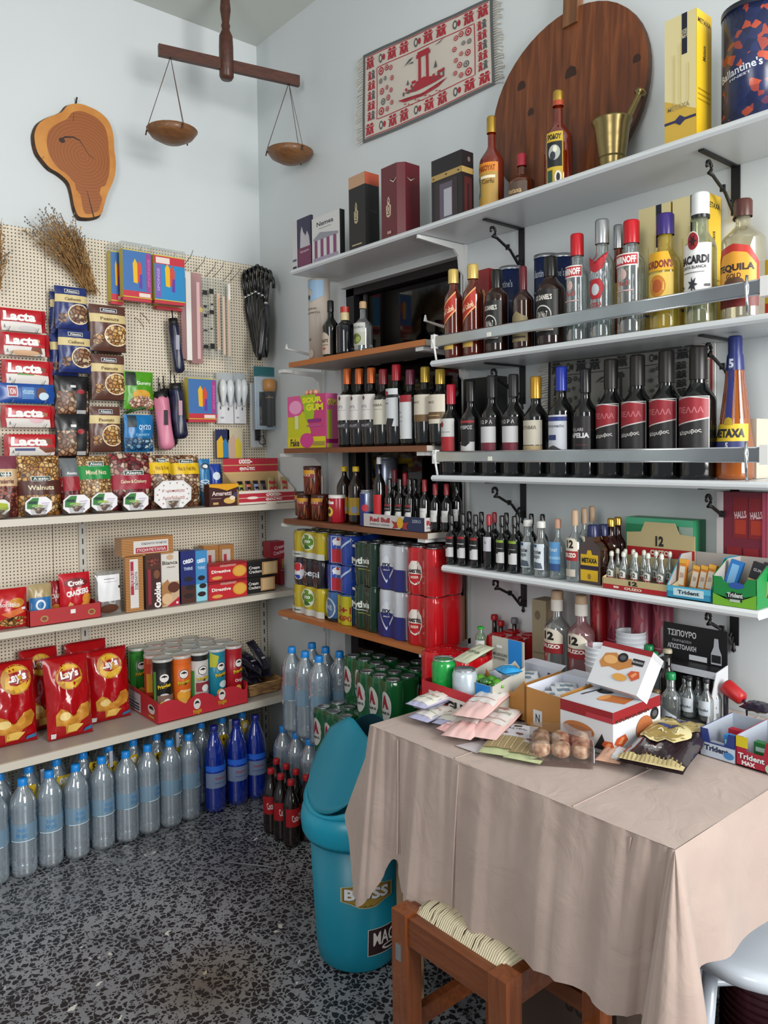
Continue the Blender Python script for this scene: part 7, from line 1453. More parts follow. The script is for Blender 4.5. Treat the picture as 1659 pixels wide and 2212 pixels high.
# ---- lowest white shelf
G4 = 'small bottles on the lowest white shelf'
gr = [(.16, .58, 1.05, [('R', 0, 0, 1, 1, '#101012'), ('R', .05, .86, .95, .97, '#7c9830'), ('R', .1, .6, .9, .63, '#909090'), ('R', .0, 0, 1, .46, '#c4c4c4'), ('E', .36, .5, .18, .12, '#101012')])]
rd = [(.16, .58, 1.05, [('R', 0, 0, 1, 1, '#101012'), ('R', .05, .86, .95, .97, '#8c1c24'), ('R', .1, .62, .9, .66, '#b0b0b0'), ('R', .0, 0, 1, .46, '#c4c4c4'), ('E', .36, .5, .18, .12, '#101012')])]
pk = [(.34, .60, 1.05, [('R', 0, 0, 1, 1, '#b8b8c0'), ('E', .5, .6, .1, .1, '#808088')])]
front = [(975, 1112, rd, DARKG, 'with red stripe'), (1000, 1110, rd, DARKG, 'with red stripe'), (1027, 1112, rd, DARKG, 'with red stripe'), (1056, 1112, pk, P('#98202c', .3), 'with red capsule'), (1084, 1114, gr, DARKG, 'with lime stripe'), (1111, 1115, gr, DARKG, 'with lime stripe')]
for i, (px, yt, ls, c, s) in enumerate(front):
    put(S4, px, yt, 25, .185, 'small dark wine bottle %s, %s in the front row, lowest white shelf' % (s, NTH[i]), G4, DARKG, (c, .20, .0015), ls, .36, .56, .70, seg=16)
for i, px in enumerate((990, 1014, 1040, 1068, 1094, 1118, 1148, 1172)):
    put(S4, px, 1104+i, 24, .10, 'small dark bottle in the back row of the lowest white shelf, %s from left' % NTH[i], G4, DARKG, (P('#8c1c28', .3) if i == 3 else DARKG, .2, .0015), (), .36, .56, .70, seg=14)
tk = [(.14, .60, 1.0, [('R', 0, 0, 1, 1, '#c4ccd2'), ('R', .05, .86, .5, .97, '#2c5c84'), ('T', 'τσίπ', .5, .68, .6, .16, '#2a3440'), ('T', 'ουρο', .45, .48, .55, .16, '#2a3440'), ('P', [(.2, .05), (.3, .3), (.8, .26), (.9, .05)], '#4c5864')])]
vod(1140, 1123, 30, .175, 'small clear bottle with white cap and blue-white label, left one', P('#d0d0cc', .35), tk, ch=.12, z=S4, g=G4, nm='tsipouro_bottle', sh=.54, nk=.74)
vod(1169, 1126, 31, .185, 'small clear bottle with white cap and blue-white label, right one', P('#d0d0cc', .35), tk, ch=.12, z=S4, g=G4, nm='tsipouro_bottle', sh=.54, nk=.74)
vod(1205, 1121, 36, .175, 'clear bottle with pink cork and sky blue seaside label', P('#b88c74', .4), [(.14, .62, .9, [('R', 0, 0, 1, 1, '#5c98cc'), ('R', 0, 0, 1, .25, '#2c4c80'), ('T', 'Plomari', .5, .74, .6, .14, '#c8dcec'), ('R', 0, .4, 1, .5, '#88b8dc')])], ch=.16, z=S4, g=G4, nm='ouzo_bottle', rn=.28, sh=.5, nk=.72)
O12 = [(.30, .62, .95, [('P', [(.02, 0), (.02, .8), (.2, .96), (.5, 1), (.8, .96), (.98, .8), (.98, 0)], '#c8c0ae'), ('T', '12', .5, .72, .46, .36, '#1a1614', 0, .05), ('R', .02, .0, .98, .42, '#8c1c24'), ('T', 'OUZO', .5, .24, .74, .2, '#e0d8cc', 0, .05)]), (.08, .18, .8, [('R', .1, 0, .9, 1, '#b8b0a4')])]
cork = P('#b89c80', .5)
vod(1242, 1102, 38, .18, 'clear bottle with cork, numbered twelve, beside the square amber flask', cork, O12, ch=.22, z=S4, g=G4, nm='ouzo_bottle', rn=.28, sh=.52, nk=.72)
for px, yt, d, s in ((1262, 1098, .12, 'left one'), (1279, 1094, .08, 'right one')): vod(px, yt, 34, d, 'clear corked bottle behind the amber flask, '+s, cork, O12[:1], ch=.22, z=S4, g=G4, nm='ouzo_bottle', rn=.28, sh=.52, nk=.72)
for px, yt, d, s in ((1320, 1120, .10, 'left one'), (1335, 1117, .07, 'right one')): put(S4, px, yt, 34, d, 'dark bottle with gold cap behind the amber flask, '+s, G4, P('#2c0f10', .1, coat=.4), (GOLD, .13, .002), (), .38, .55, .74, 'liqueur_bottle')
def flask(px, yt, wpx, d, lab):
    y = yR(px, d, S4+.1); D = (Vector((-d, y, S4))-CAM).dot(F_); W = wpx*D/FPX*1.25; H = RW(px, yt, -d).z-S4; b = MB(); am = amber('flask_brandy', '#5c2410', '#3c140a', .75); t = W*.24
    o = [(-W/2, 0), (W/2, 0), (W/2, H*.58), (W*.38, H*.66), (W*.2, H*.72), (W*.2, H*.80), (-W*.2, H*.80), (-W*.2, H*.72), (-W*.38, H*.66), (-W/2, H*.58)]; b.ext(o, -t, t, am)
    l = MB(); l.paint(plane(W, 2*t), W, H*.62, [('R', .10, .50, .90, .80, '#d0a818'), ('P', [(.36, .78), (.42, .92), (.58, .92), (.64, .78)], '#d0a818'), ('T', 'METAXA', .5, .64, .7, .14, '#16181c', 0, .05), ('R', .10, .40, .9, .50, '#241830'), ('R', .10, .08, .9, .38, '#d0a818'), ('E', .5, .2, .08, .08, '#8c701c')], res=1)
    c = MB(); c.lathe([(W*.22, H*.80), (W*.22, H*.985), (W*.19, H), (0, H)], P('#1c2450', .3), 18, close=False)
    thing('brandy_flask', lab, 'bottle', (-d, y, S4+.001), RR, G4, [('glass_body', b), ('label', l), ('cap', c)])
flask(1281, 1134, 44, .175, 'square amber brandy flask with two yellow labels, the front one'); flask(1303, 1133, 40, .12, 'square amber brandy flask half hidden behind the front one')
def ouzo_tray():
    W, D, H, loc = fitR(1302, 1450, 0, 1256, S4, .212, .12); m = MB(); D = .11; cx = -.212+D/2; tan = '#b4a478'; rd_ = '#a0141c'
    hf = RW(1380, 1257, -.212).z-S4; hb = RW(1400, 1128, -.212+D).z-S4
    m.box(-W/2, W/2, -D/2, -D/2+.002, 0, hf, tan); m.box(-W/2, W/2, -D/2, D/2, 0, .002, tan)
    sd = [(-D/2, 0), (D/2, 0), (D/2, hf*2.1), (-D/2, hf)]
    for s_ in (-1, 1): m.ext(sd, s_*W/2-.001, s_*W/2+.001, '#c8b88c', lambda a, b_, c: (b_, a, c))
    hh = hb; m.ext([(-W/2, 0), (W/2, 0), (W/2, hh*.82), (W*.28, hh*.84), (W*.22, hh), (-W*.22, hh), (-W*.28, hh*.84), (-W/2, hh*.82)], D/2-.002, D/2, tan)
    m.paint(plane(W, D), W, hf, [('R', 0, 0, 1, .42, rd_), ('T', '12', .46, .70, .13, .40, '#1a1612', 0, .05), ('T', 'OUZO', .46, .2, .26, .24, '#d8c8b0', 0, .05), ('R', .17, .14, .25, .32, '#d8c8c0')], res=1)
    m.paint(lambda x, zz, o: (x, D/2-.002-o, zz), W, hb, [('R', 0, .46, 1, .60, rd_), ('T', '12', .5, .71, .12, .16, '#1a1612', 0, .05), ('T', 'OUZO', .5, .53, .28, .08, '#d8c8b0', 0, .05)], res=1)
    thing('miniature_tray', 'beige and red display tray numbered twelve on the lowest white shelf', 'tray', (cx, loc[1], S4+.001), RR, None, [(None, m)])
    for r_, (xs, yt, d) in enumerate((((1321, 1347, 1373, 1400, 1429), 1194, .188), ((1334, 1351, 1368, 1391, 1417, 1447), 1188, .14))):
        for i, px in enumerate(xs):
            yt_ = yt+(px-1380)*.06; put(S4+.003, px, yt_, 19 if r_ == 0 else 17, d, 'white capped miniature bottle in the %s row of the beige tray, %s from left' % (('front', 'back')[r_], NTH[i]), 'miniature bottles in the tray', SPIRIT, (P('#c4c8bc', .35), .14, .001), [(.2, .5, .9, [('P', [(0, 0), (0, .8), (.5, 1), (1, .8), (1, 0)], '#c4c4bc'), ('T', '12', .5, .6, .5, .4, '#24201c', 0, .04), ('R', 0, 0, 1, .28, '#8c1c24')])], .42, .50, .78, 'miniature_bottle', seg=14)
ouzo_tray()
boxR('gum_carton', 'green and white carton behind the beige miniature tray', 1352, 1497, 0, 1126, S4, .07, '#2c8458', {'F': [('R', .80, 0, 1, 1, '#9cb0a4'), ('T', 'TIC TAC', .9, .6, .14, .1, '#a05c60'), ('R', .82, .3, .98, .36, '#303840'), ('R', 0, .9, 1, 1, '#4ca880')]}, None, .06)
def gumtray(xl, xr, ytf, ytb, d, D, lab, base, spec, inner='#a8a29c', z=S4, nm='gum_display', loc=None, W=None, hf=None, hb=None, rz=RR, notch=.0):
    if loc is None:
        y0, y1 = yR(xl, d, z), yR(xr, d, z); W = y0-y1; hf = RW((xl+xr)/2, ytf, -d).z-z; hb = RW((xl+xr)/2, ytb, -d+D).z-z; loc = (-d+D/2, (y0+y1)/2, z)
    m = MB(); m.box(-W/2, W/2, -D/2, D/2, 0, .002, base)
    fp = [(-W/2, 0), (W/2, 0), (W/2, hf*(1+notch)), (W*.30, hf*(1+notch)), (W*.22, hf), (-W*.22, hf), (-W*.30, hf*(1+notch)), (-W/2, hf*(1+notch))]; m.ext(fp, -D/2, -D/2+.0015, base)
    for s_ in (-1, 1): m.ext([(-D/2, 0), (D/2, 0), (D/2, hb), (0, hb), (-D/2, hf*(1+notch))], s_*W/2-.001, s_*W/2+.001, base, lambda a, b_, c: (b_, a, c)); m.ext([(-D/2+.001, .001), (D/2, .001), (D/2, hb), (0, hb), (-D/2+.001, hf*(1+notch))], s_*(W/2-.0014)-.0003, s_*(W/2-.0014)+.0003, inner, lambda a, b_, c: (b_, a, c))
    m.box(-W/2, W/2, D/2-.002, D/2, 0, hb, inner)
    m.paint(plane(W, D), W, hf, spec, res=1); m.paint(faceR(W+.002, D), D, hf, [('R', 0, .2, .2, .8, base)], res=1)
    thing(nm, lab, 'display box', (loc[0], loc[1], loc[2]+.001), rz, 'open gum display boxes', [(None, m)]); return loc, W, hf
TS = lambda c, t='Trident', t2=None: [('R', .15, .25, .85, .85, c), ('T', t, .5, .56, .5, .32, '#30343c', 0, .04)]+([('T', t2, .4, .2, .3, .18, '#e8e8e8', 0, .05)] if t2 else [])
loc, W, hf = gumtray(1441, 1535, 1270, 1190, .215, .13, 'light blue open gum display on the lowest white shelf', '#2c88ac', [('R', 0, .55, 1, .98, '#4ca8c8')]+TS('#b8d4dc'))
for i, (u, h_, rz) in enumerate(((-.36, .068, .1), (-.08, .056, .3), (.10, .058, .3), (.26, .062, .35))):
    m = boxmesh(.017, .012, h_, '#c87c2c', {'F': [('R', .1, .1, .9, .75, '#d8cfc0'), ('T', 'TRIDENT', .5, .44, .55*h_/.017*.35, .14, '#a86c4c', 90), ('R', 0, .85, 1, 1, '#d8a43c')]})
    thing('gum_pack', 'orange gum pack standing in the light blue display, %s from the left' % NTH[i], 'gum pack', (loc[0]-.025, loc[1]-u*W, S4+.02), RR, 'orange gum packs', [(None, m)], rot=(-.1, rz*.5, RR))
loc, W, hf = gumtray(1540, 1634, 1262, 1200, .216, .13, 'green open gum display with black emblem on the lowest white shelf', '#14803c', [('P', [(0, 0), (0, .5), (.3, .3), (.7, .34), (1, .6), (1, 0)], '#6ca828'), ('E', .55, .92, .18, .14, '#28509c'), ('P', star(.52, .42, .26, .18, 7), '#16201c'), ('T', 'Trident', .52, .50, .36, .2, '#c4ccc8', 0, .04), ('R', .4, .2, .64, .32, '#a8b8a8')], notch=.25)
for i, (u, c) in enumerate(((-.42, '#2470b8'), (.10, '#202226'), (.34, '#202226'))):
    m = boxmesh(.028, .012, .085, c, {'F': [('R', 0, .0, 1, .55, '#c8a078'), ('E', .5, .34, .32, .10, '#c87c2c'), ('T', 'GUM', .5, .8, .6, .08, '#b8b8b8')] if i else [('R', .2, .2, .8, .9, '#78b0dc')]})
    thing('gum_pack', ['blue packet leaning in the green display', 'black and orange gum pack in the green display, left one', 'black and orange gum pack in the green display, right one'][i], 'gum pack', (loc[0]-.015, loc[1]-u*W, S4+.012), RR, 'gum packs in the green display', [(None, m)], rot=(-.12, .25, RR))
hs = [('R', 0, 0, .14, 1, '#c0b8b8')]
for a, b_ in ((.16, .52), (.44, .52)): pass
for u, v in ((.34, .55), (.66, .55), (.22, .06), (.56, .06)): hs += [('R', u, v, u+.30, v+.40, '#7c1820'), ('R', u+.04, v+.04, u+.26, v+.18, '#a0301c'), ('T', 'HALLS', u+.15, v+.23, .24, .07, '#c8a8ac', 8, .04)]
hs.append(('R', .93, 0, 1, 1, '#a04058'))
boxR('sweets_display', 'tall burgundy and white throat sweets display behind the green gum box', 1548, 1655, 0, 1066, S4, .06, '#6c1c30', {'F': hs, 'R': [('T', 'HALLS', .5, .6, .3, .1, '#c8a0b0', 80)]}, None, .05)

# ================================================================ THINGS ON THE TABLE
TZ = .7545
def flat(nm, lab, base, far, W, T, col, spec, grp, seed=1, z=TZ, cat='packet', lift=0., wr=.5):
    b_, f_ = Vector(base), Vector(far); dv = f_-b_; a = math.atan2(dv.y, dv.x)-PI/2
    m = bagmesh(W, dv.length, T, P(col, .25) if isinstance(col, str) else col, spec, seed, wr=wr)
    return thing(nm, lab, cat, (b_.x, b_.y, z+T*.62), 0, grp, [(None, m)], rot=(-PI/2+lift, 0, a))
def hz(px, py, z=TZ): p = HZ(px, py, z); return (p.x, p.y)
# lager tray with two cans
W = .20; m = MB(); c = '#b41c28'; D = .09; hf = .068
for a in ((-W/2, W/2, -D/2, -D/2+.002), (-W/2, W/2, D/2-.002, D/2), (-W/2, -W/2+.002, -D/2, D/2), (W/2-.002, W/2, -D/2, D/2)): m.box(*a, 0, hf, c)
m.box(-W/2, W/2, -D/2, D/2, 0, .002, c); m.paint(plane(W, D), W, hf, [('P', [(.16, .12), (.14, .72), (1, .66), (1, .06)], '#cfcac2'), ('T', 'ARGUS', .50, .38, .66, .36, '#141414', 0, .06)], res=1); m.paint(lambda x, zz, o: (-W/2-o, -x, zz), D, hf, [('R', .0, .0, 1, 1, '#a41824')])
thing('can_tray', 'red cardboard tray with black lettering holding two cans, left end of the table', 'tray', (-.512, -1.755, TZ), RR, None, [(None, m)])
thing('drink_can', 'green can in the red cardboard tray', 'can', (-.52, -1.700, TZ+.003), RR+1, 'cans in the red tray', can_parts(.122, .031, P('#128a38', .2, coat=.4)))
thing('drink_can', 'silver white can in the red cardboard tray', 'can', (-.515, -1.768, TZ+.003), RR, 'cans in the red tray', can_parts(.108, .031, P('#b8c4cc', .25, metal=.3), [('T', 'FIX', .7, .35, .2, .1, '#203040')]))
# grey and blue candy display with a tall back
W, D, hf, hb = .105, .12, .085, .172; m = MB(); g, bl = '#b4b2a8', '#1c7cc8'
m.box(-W/2, W/2, -D/2, -D/2+.002, 0, hf, g); m.box(-W/2, W/2, D/2-.002, D/2, 0, hb, g); m.box(-W/2, W/2, -D/2, D/2, 0, .002, g)
for s_ in (-1, 1): m.ext([(-D/2, 0), (D/2, 0), (D/2, hf*1.3), (-D/2, hf)], s_*W/2-.001, s_*W/2+.001, g, lambda a, b_, c: (b_, a, c))
dia = lambda u, v, s, k: [('P', [(u, v+s*k), (u+s, v), (u, v-s*k), (u-s, v)], '#d8d8d0'), ('P', [(u-s*.6, v-.1*s*k), (u, v+.3*s*k), (u+.6*s, v), (u, v-.3*s*k)], '#c89040')]
m.paint(plane(W, D), W, hf, [('R', .48, 0, .96, 1, bl)]+dia(.72, .16, .16, 1.4)+[('T', 'MELEKOUNI', .24, .5, .44, .10, '#4c4c48'), ('T', 'RHODES', .22, .36, .3, .07, '#4c4c48')], res=1)
m.paint(lambda x, zz, o: (x, D/2-.002-o, zz), W, hb, [('R', .52, 0, .94, 1, bl)]+dia(.73, .62, .16, .55)+[('T', 'MELEKOUNI', .26, .74, .44, .045, '#4c4c48'), ('T', 'RHODES', .24, .68, .36, .04, '#4c4c48'), ('R', .16, .84, .34, .88, '#e0e0dc')], res=1)
thing('candy_display', 'grey and sky blue open display box with a tall back panel on the table', 'display box', (-.455, -1.805, TZ), RR, None, [(None, m)])
rnd = random.Random(9); i = 0
for k in range(9):
    m = MB(); m.lathe([(0, 0), (.010, .003), (.014, .010), (.010, .017), (0, .02)], P('#4c8c24' if k % 3 else '#2c5c2c', .25), 10); m.tube([(-.02, 0, .010), (-.012, 0, .010)], .004, '#6ca83c', 5); m.tube([(.012, 0, .010), (.02, 0, .010)], .004, '#6ca83c', 5)
    thing('wrapped_sweet', 'green wrapped sweet heaped in the grey and blue display, %s counted from the front' % NTH[k], 'sweet', (-.495+.012*(k % 3), -1.815+.028*(k//3)-.03, TZ+.070+.006*(k % 2)), .5*k, 'green sweets in the display', [(None, m)])
flat('blue_pouch', 'light blue pouch lying on the green sweets in the display', (-.475, -1.845), (-.425, -1.86), .05, .02, '#2c8cc4', [('E', .3, .6, .2, .2, '#d8e4ec')], None, 4, TZ+.10)
flat('leaflet', 'pale green printed packet sticking out of the grey and blue display', (-.51, -1.745), (-.41, -1.75), .055, .012, '#b8bca4', [('T', 'MELEKOUNI', .5, .5, .8, .1, '#4c5c48')], None, 5, TZ+.115, lift=.25)
# two brown cartons lined in white
def carton(px0, px1, d, lab, hf, tagx, z=TZ, flap=.0):
    y0, y1 = yR(px0, d, z), yR(px1, d, z); W = y0-y1; D = .14; m = MB(); br = '#a8763a'; wh = '#c4c8d4'; hb = hf*1.12
    fp = [(-W/2, 0), (W/2, 0), (W/2, hf*1.15), (W*.2, hf*.74), (-W*.2, hf*.74), (-W/2, hf*1.2)] if flap else [(-W/2, 0), (W/2, 0), (W/2, hf), (-W/2, hf*1.05)]
    m.ext(fp, -D/2, -D/2+.002, br)
    for s_ in (-1, 1): m.ext([(-D/2, 0), (D/2, 0), (D/2, hb), (-D/2, hf*1.08)], s_*W/2-.001, s_*W/2+.001, br, lambda a, b_, c: (b_, a, c)); m.ext([(-D/2+.002, 0), (D/2, 0), (D/2, hb), (-D/2+.002, hf*1.08)], s_*(W/2-.0016)-.0004, s_*(W/2-.0016)+.0004, wh, lambda a, b_, c: (b_, a, c))
    m.box(-W/2, W/2, D/2-.002, D/2, 0, hb, wh); m.box(-W/2, W/2, -D/2, D/2, 0, .002, wh)
    m.add([(-W/2, D/2, hb), (W/2, D/2, hb), (W/2-.01, D/2+.035, hb+.004), (-W/2+.01, D/2+.035, hb+.004)], [(0, 1, 2, 3)], wh)
    m.paint(lambda x, zz, o: (x, D/2-.002-o, zz), W, hb, [('T', '1', .72, .74, .10, .26, '#28305c', -8, .02)], res=1)
    m.paint(plane(W, D), W, hf, [('R', tagx-.13, .08, tagx+.13, .50, '#c0c4c8'), ('T', 'N', tagx, .29, .12, .22, '#20242c')], res=1)
    thing('carton', lab, 'box', (-d+D/2, (y0+y1)/2, z), RR, 'brown cartons lined with white', [(None, m)])
    for k in range(4):
        flat('white_packet', 'small white packet lying inside the %s brown carton, %s from the front' % ('left' if flap else 'right', NTH[k]), (-d+.02+.02*k, (y0+y1)/2-.02+.012*(k % 2)), (-d+.05+.02*k, (y0+y1)/2+.02), .05, .012, '#c4c8cc', [('R', .2, .4, .8, .6, '#70808c')], 'white packets in the brown cartons', 130+k, z+hf*.55+.006*k, lift=.3)
carton(1050, 1134, .455, 'brown carton lined with white, its front lip cut down, left of two', .086, .30, flap=1); carton(1137, 1212, .470, 'brown carton lined with white, right of two and beside the pastry box', .088, .34)
# ouzo bottles, tubes and the rest along the wall
cork2 = P('#b09478', .5)
BO = [(.36, .62, 1.1, [('P', [(.02, 0), (.02, .74), (.2, .94), (.5, 1), (.8, .94), (.98, .74), (.98, 0)], '#cfc8b8'), ('T', '12', .46, .70, .42, .34, '#181412', 0, .06), ('R', .02, .08, .98, .40, '#8c1c24'), ('T', 'OUZO', .5, .28, .76, .16, '#e4dcd4', 0, .05), ('R', .02, .0, .98, .10, '#8c1c24')])]
for px, yt, tint, s in ((1204, 1276, SPIRIT, 'left one'), (1256, 1286, clear('pinkish_spirit', '#e0b8bc', '#c08c90', .25, .03, .14), 'right one')):
    put(TZ, px, yt, 56, .155, 'large clear spirit bottle with cork and arched label numbered twelve, '+s, 'large bottles on the table', tint, (cork2, .09, .004, P('#d0ccc4', .4), -.12, .0), BO, .36, .60, .74, 'ouzo_bottle')
    y = yR(px, .155, TZ+.1); H = RW(px, yt, -.155).z-TZ
b = boxmesh(.05, .06, .22, '#94866c', {'F': [('E', .4, .8, .2, .06, '#6a5a44'), ('R', .1, .3, .9, .32, '#6a7454'), ('R', .1, .2, .9, .22, '#6a7454')]})
thing('gift_box', 'tan patterned gift box left of the large spirit bottles', 'box', (-.10, yR(1165, .13, TZ), TZ), RR, None, [(None, b)])
for i, (px, w_, c, s) in enumerate(((1294, 38, '#98141c', 'bright red'), (1338, 50, '#6e2036', 'burgundy'), (1389, 50, '#7c2c40', 'burgundy'), (1432, 44, '#6a2034', 'burgundy'))):
    d = .06; y = yR(px, d, .95); r = w_/2*((Vector((-d, y, 1))-CAM).dot(F_))/FPX; m = MB(); m.lathe([(r, 0), (r, .272), (r-.003, .275), (0, .275)], P(c, .35), 28, close=False)
    m.paint(cyl(r+.0004), r*2, .27, [('P', star(.5, .75, .3, .1, 5), '#94404c' if i else '#b83038'), ('R', .1, .3, .9, .31, '#a86070'), ('R', .1, .5, .9, .51, '#a86070')], res=.008)
    thing('gift_tube', '%s cylindrical gift tube against the wall behind the bottles, %s from the left' % (s, NTH[i]), 'gift tube', (-d, y, TZ), RR, 'gift tubes against the wall', [(None, m)])
def cup(px, py, n, lab):
    p = RW(px, py, -.17); m = MB(); wh = P('#cdd2d8', .5)
    for k in range(n): m.lathe([(.030, TZ+.004+k*.012), (.038, TZ+.088+k*.012), (.0395, TZ+.090+k*.012), (.036, TZ+.090+k*.012)], wh, 24, close=False)
    m.lathe([(.03, TZ), (.028, TZ+.09+n*.012-.085), (0, TZ+.09+n*.012-.085)], wh, 24, close=False)
    m.v = [(x, y, z-TZ) for x, y, z in m.v]; thing('cup_stack', lab, 'paper cups', (-.17 if n < 6 else -.10, p.y, TZ), 0, 'stacks of paper cups', [(None, m)])
cup(1296, 1460, 5, 'stack of white paper cups, the lower stack next to the pastry boxes'); cup(1330, 1440, 8, 'stack of white paper cups, the taller stack behind')
# pastry boxes
wt = '#cfd0d4'; rb_ = '#8c1820'
pz = RW(1326, 1546, -.502).z-TZ; cone = lambda u, v, s: [('P', [(u-s, v), (u-.6*s, v+.8*s), (u+.6*s, v+s), (u+s, v-.1*s), (u, v-s)], '#c0542c'), ('P', [(u-.5*s, v-.1*s), (u+.1*s, v+.7*s), (u+.5*s, v+.5*s), (u, v-.4*s)], '#e09060')]
oval = lambda u, v, s, k=1.: [('E', u, v, s, s*k, '#141416'), ('E', u, v, s*.6, s*.5*k, '#505058')]
m = boxmesh(.135, .185, pz, wt, {'F': [('R', 0, .74, 1, 1, rb_), ('R', .5, .74, 1, .86, '#a8303c'), ('E', .36, .40, .30, .18, '#b06c3c'), ('P', [(.66, .1), (.80, .46), (.92, .1)], '#18181a')]+cone(.92, .22, .12), 'R': [('R', 0, .74, 1, 1, rb_), ('T', 'KOURKOUBINIA', .40, .76, .7, .08, '#1c1416')]+cone(.16, .28, .14)+oval(.86, .62, .09, 1.6)+[('E', .64, .36, .18, .3, '#a8643c')], 'T': [('R', .02, .02, .98, .98, '#c8ccd4')]+oval(.30, .62, .14, .8)+[('P', [(.48, .26), (.46, .52), (.86, .60), (.9, .34)], '#b8682c'), ('E', .48, .39, .07, .13, '#d8924c'), ('P', [(.1, .3), (.14, .3), (.24, .85), (.20, .85)], '#20242c')]})
thing('pastry_box', 'white pastry box with a red band, the larger one at the front', 'box', (-.396, -2.104, TZ), RR, 'white and red pastry boxes', [(None, m)])
m = boxmesh(.135, .045, .105, wt, {'F': [('R', 0, .88, 1, 1, rb_), ('P', [(.08, .52), (.14, .74), (.34, .80), (.5, .68), (.66, .74), (.74, .58), (.5, .42), (.3, .46), (.16, .40)], '#b87c40'), ('E', .28, .62, .14, .10, '#d8a468')]+oval(.5, .72, .10, 1.1)+[('R', .70, .62, .92, .76, '#18181a'), ('T', 'MELOMAKARONA', .81, .69, .2, .05, '#b8b8bc')]+cone(.82, .38, .12)+[('E', .58, .28, .14, .08, '#d09848')], 'R': [('R', 0, .88, 1, 1, '#b8b8bc')], 'T': [('R', 0, 0, 1, 1, rb_)]})
p = RW(1350, 1520, -.34)
thing('pastry_box', 'white pastry box with biscuit picture, tilted on top of the larger one', 'box', (-.375, p.y, TZ+pz+.004), RR, 'white and red pastry boxes', [(None, m)], rot=(-.62, .0, RR-.08))
# tsipouro display
W, D, hf, hb = .165, .10, .012, .21; m = MB(); bk = '#101013'
m.box(-W/2, W/2, -D/2, D/2, 0, .010, '#3c3e40'); m.box(-W/2, W/2, D/2-.002, D/2, 0, hb, bk); m.box(-W/2, W/2, -.005, D/2-.002, .118, .122, bk); m.box(-W/2, W/2, -.0065, -.005, .106, .122, '#b8bcc4')
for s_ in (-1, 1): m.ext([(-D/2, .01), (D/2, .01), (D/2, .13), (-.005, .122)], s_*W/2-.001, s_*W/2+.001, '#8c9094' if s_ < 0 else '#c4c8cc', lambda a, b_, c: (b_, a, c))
m.paint(lambda x, zz, o: (x, D/2-.002-o, zz), W, hb, [('T', 'ΤΣΙΠΟΥΡΟ', .30, .89, .46, .075, '#c8c8cc', 0, .03), ('T', 'ΠΑΡΑΔΟΣΗ', .30, .80, .3, .03, '#9c9ca0'), ('T', 'ΑΠΟΣΤΟΛΑΚΗ', .30, .73, .46, .06, '#c8c8cc', 0, .03), ('R', .42, .60, .70, .66, '#c8ccd0'), ('P', [(.76, .60), (.76, .72), (.80, .80), (.81, .90), (.87, .90), (.88, .80), (.92, .72), (.92, .60)], '#a8acb4'), ('R', .77, .62, .91, .71, '#1c1c20')], res=1)
dx, dy = -.135, yR(1478, .135, TZ)
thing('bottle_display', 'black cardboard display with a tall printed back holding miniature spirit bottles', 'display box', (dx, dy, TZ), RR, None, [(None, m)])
lt = [(.16, .50, 1.0, [('R', 0, 0, 1, 1, '#c4ccd4'), ('T', 'Idoniko', .5, .4, .7, .2, '#3c444c')])]
for px, yt, w_, d, s in ((1489, 1462, 30, .165, 'front left'), (1526, 1466, 30, .165, 'front middle'), (1545, 1462, 28, .13, 'right'), (1478, 1457, 26, .12, 'back left'), (1509, 1460, 26, .12, 'back middle')):
    put(TZ+.011, px, yt, w_, d, 'miniature clear bottle with black cap in the black display, %s one' % s, 'miniature bottles in the black display', SPIRIT, (P('#16161a', .35), .10, .002), lt, .36, .46, .74, 'miniature_bottle', seg=16)
GC = P('#128048', .3); tl = [(.06, .44, 1.1, [('P', [(0, 0), (0, .9), (1, .3), (1, 0)], '#c0c8d0'), ('T', 'Τσίπουρο', .22, .34, .6, .12, '#283038', 80), ('R', .5, .2, .8, .3, '#303840')])]
vod(1449, 1453, 40, .205, 'clear spirit bottle with green cap and slanted white label, the front one', GC, tl, z=TZ, g='green capped spirit bottles', nm='tsipouro_bottle', rn=.42, sh=.50, nk=.70, ch=.13)
for px, yt, s in ((1402, 1393, 'the back one'), (1412, 1408, 'the middle one')): vod(px, yt, 34, .09 if 'back' in s else .13, 'clear spirit bottle with green cap behind the pastry boxes, '+s, GC, (), z=TZ, g='green capped spirit bottles', nm='tsipouro_bottle', rn=.46, sh=.56, nk=.74, ch=.12)
put(TZ, 1442, 1402, 34, .165, 'dark bottle with cream topped cap beside the black display', 'green capped spirit bottles', P('#14100e', .1, coat=.4), (P('#a8a088', .35), .06, .003), (), .42, .56, .74, 'liqueur_bottle')
vod(1418, 1490, 26, .215, 'short clear bottle with a small picture label half hidden behind the pastry box', P('#6a5438', .4), [(.1, .5, 1, [('R', 0, 0, 1, 1, '#c0d0e0')])], z=TZ, g='green capped spirit bottles', nm='miniature_bottle', rn=.5, sh=.55, nk=.75, ch=.1)
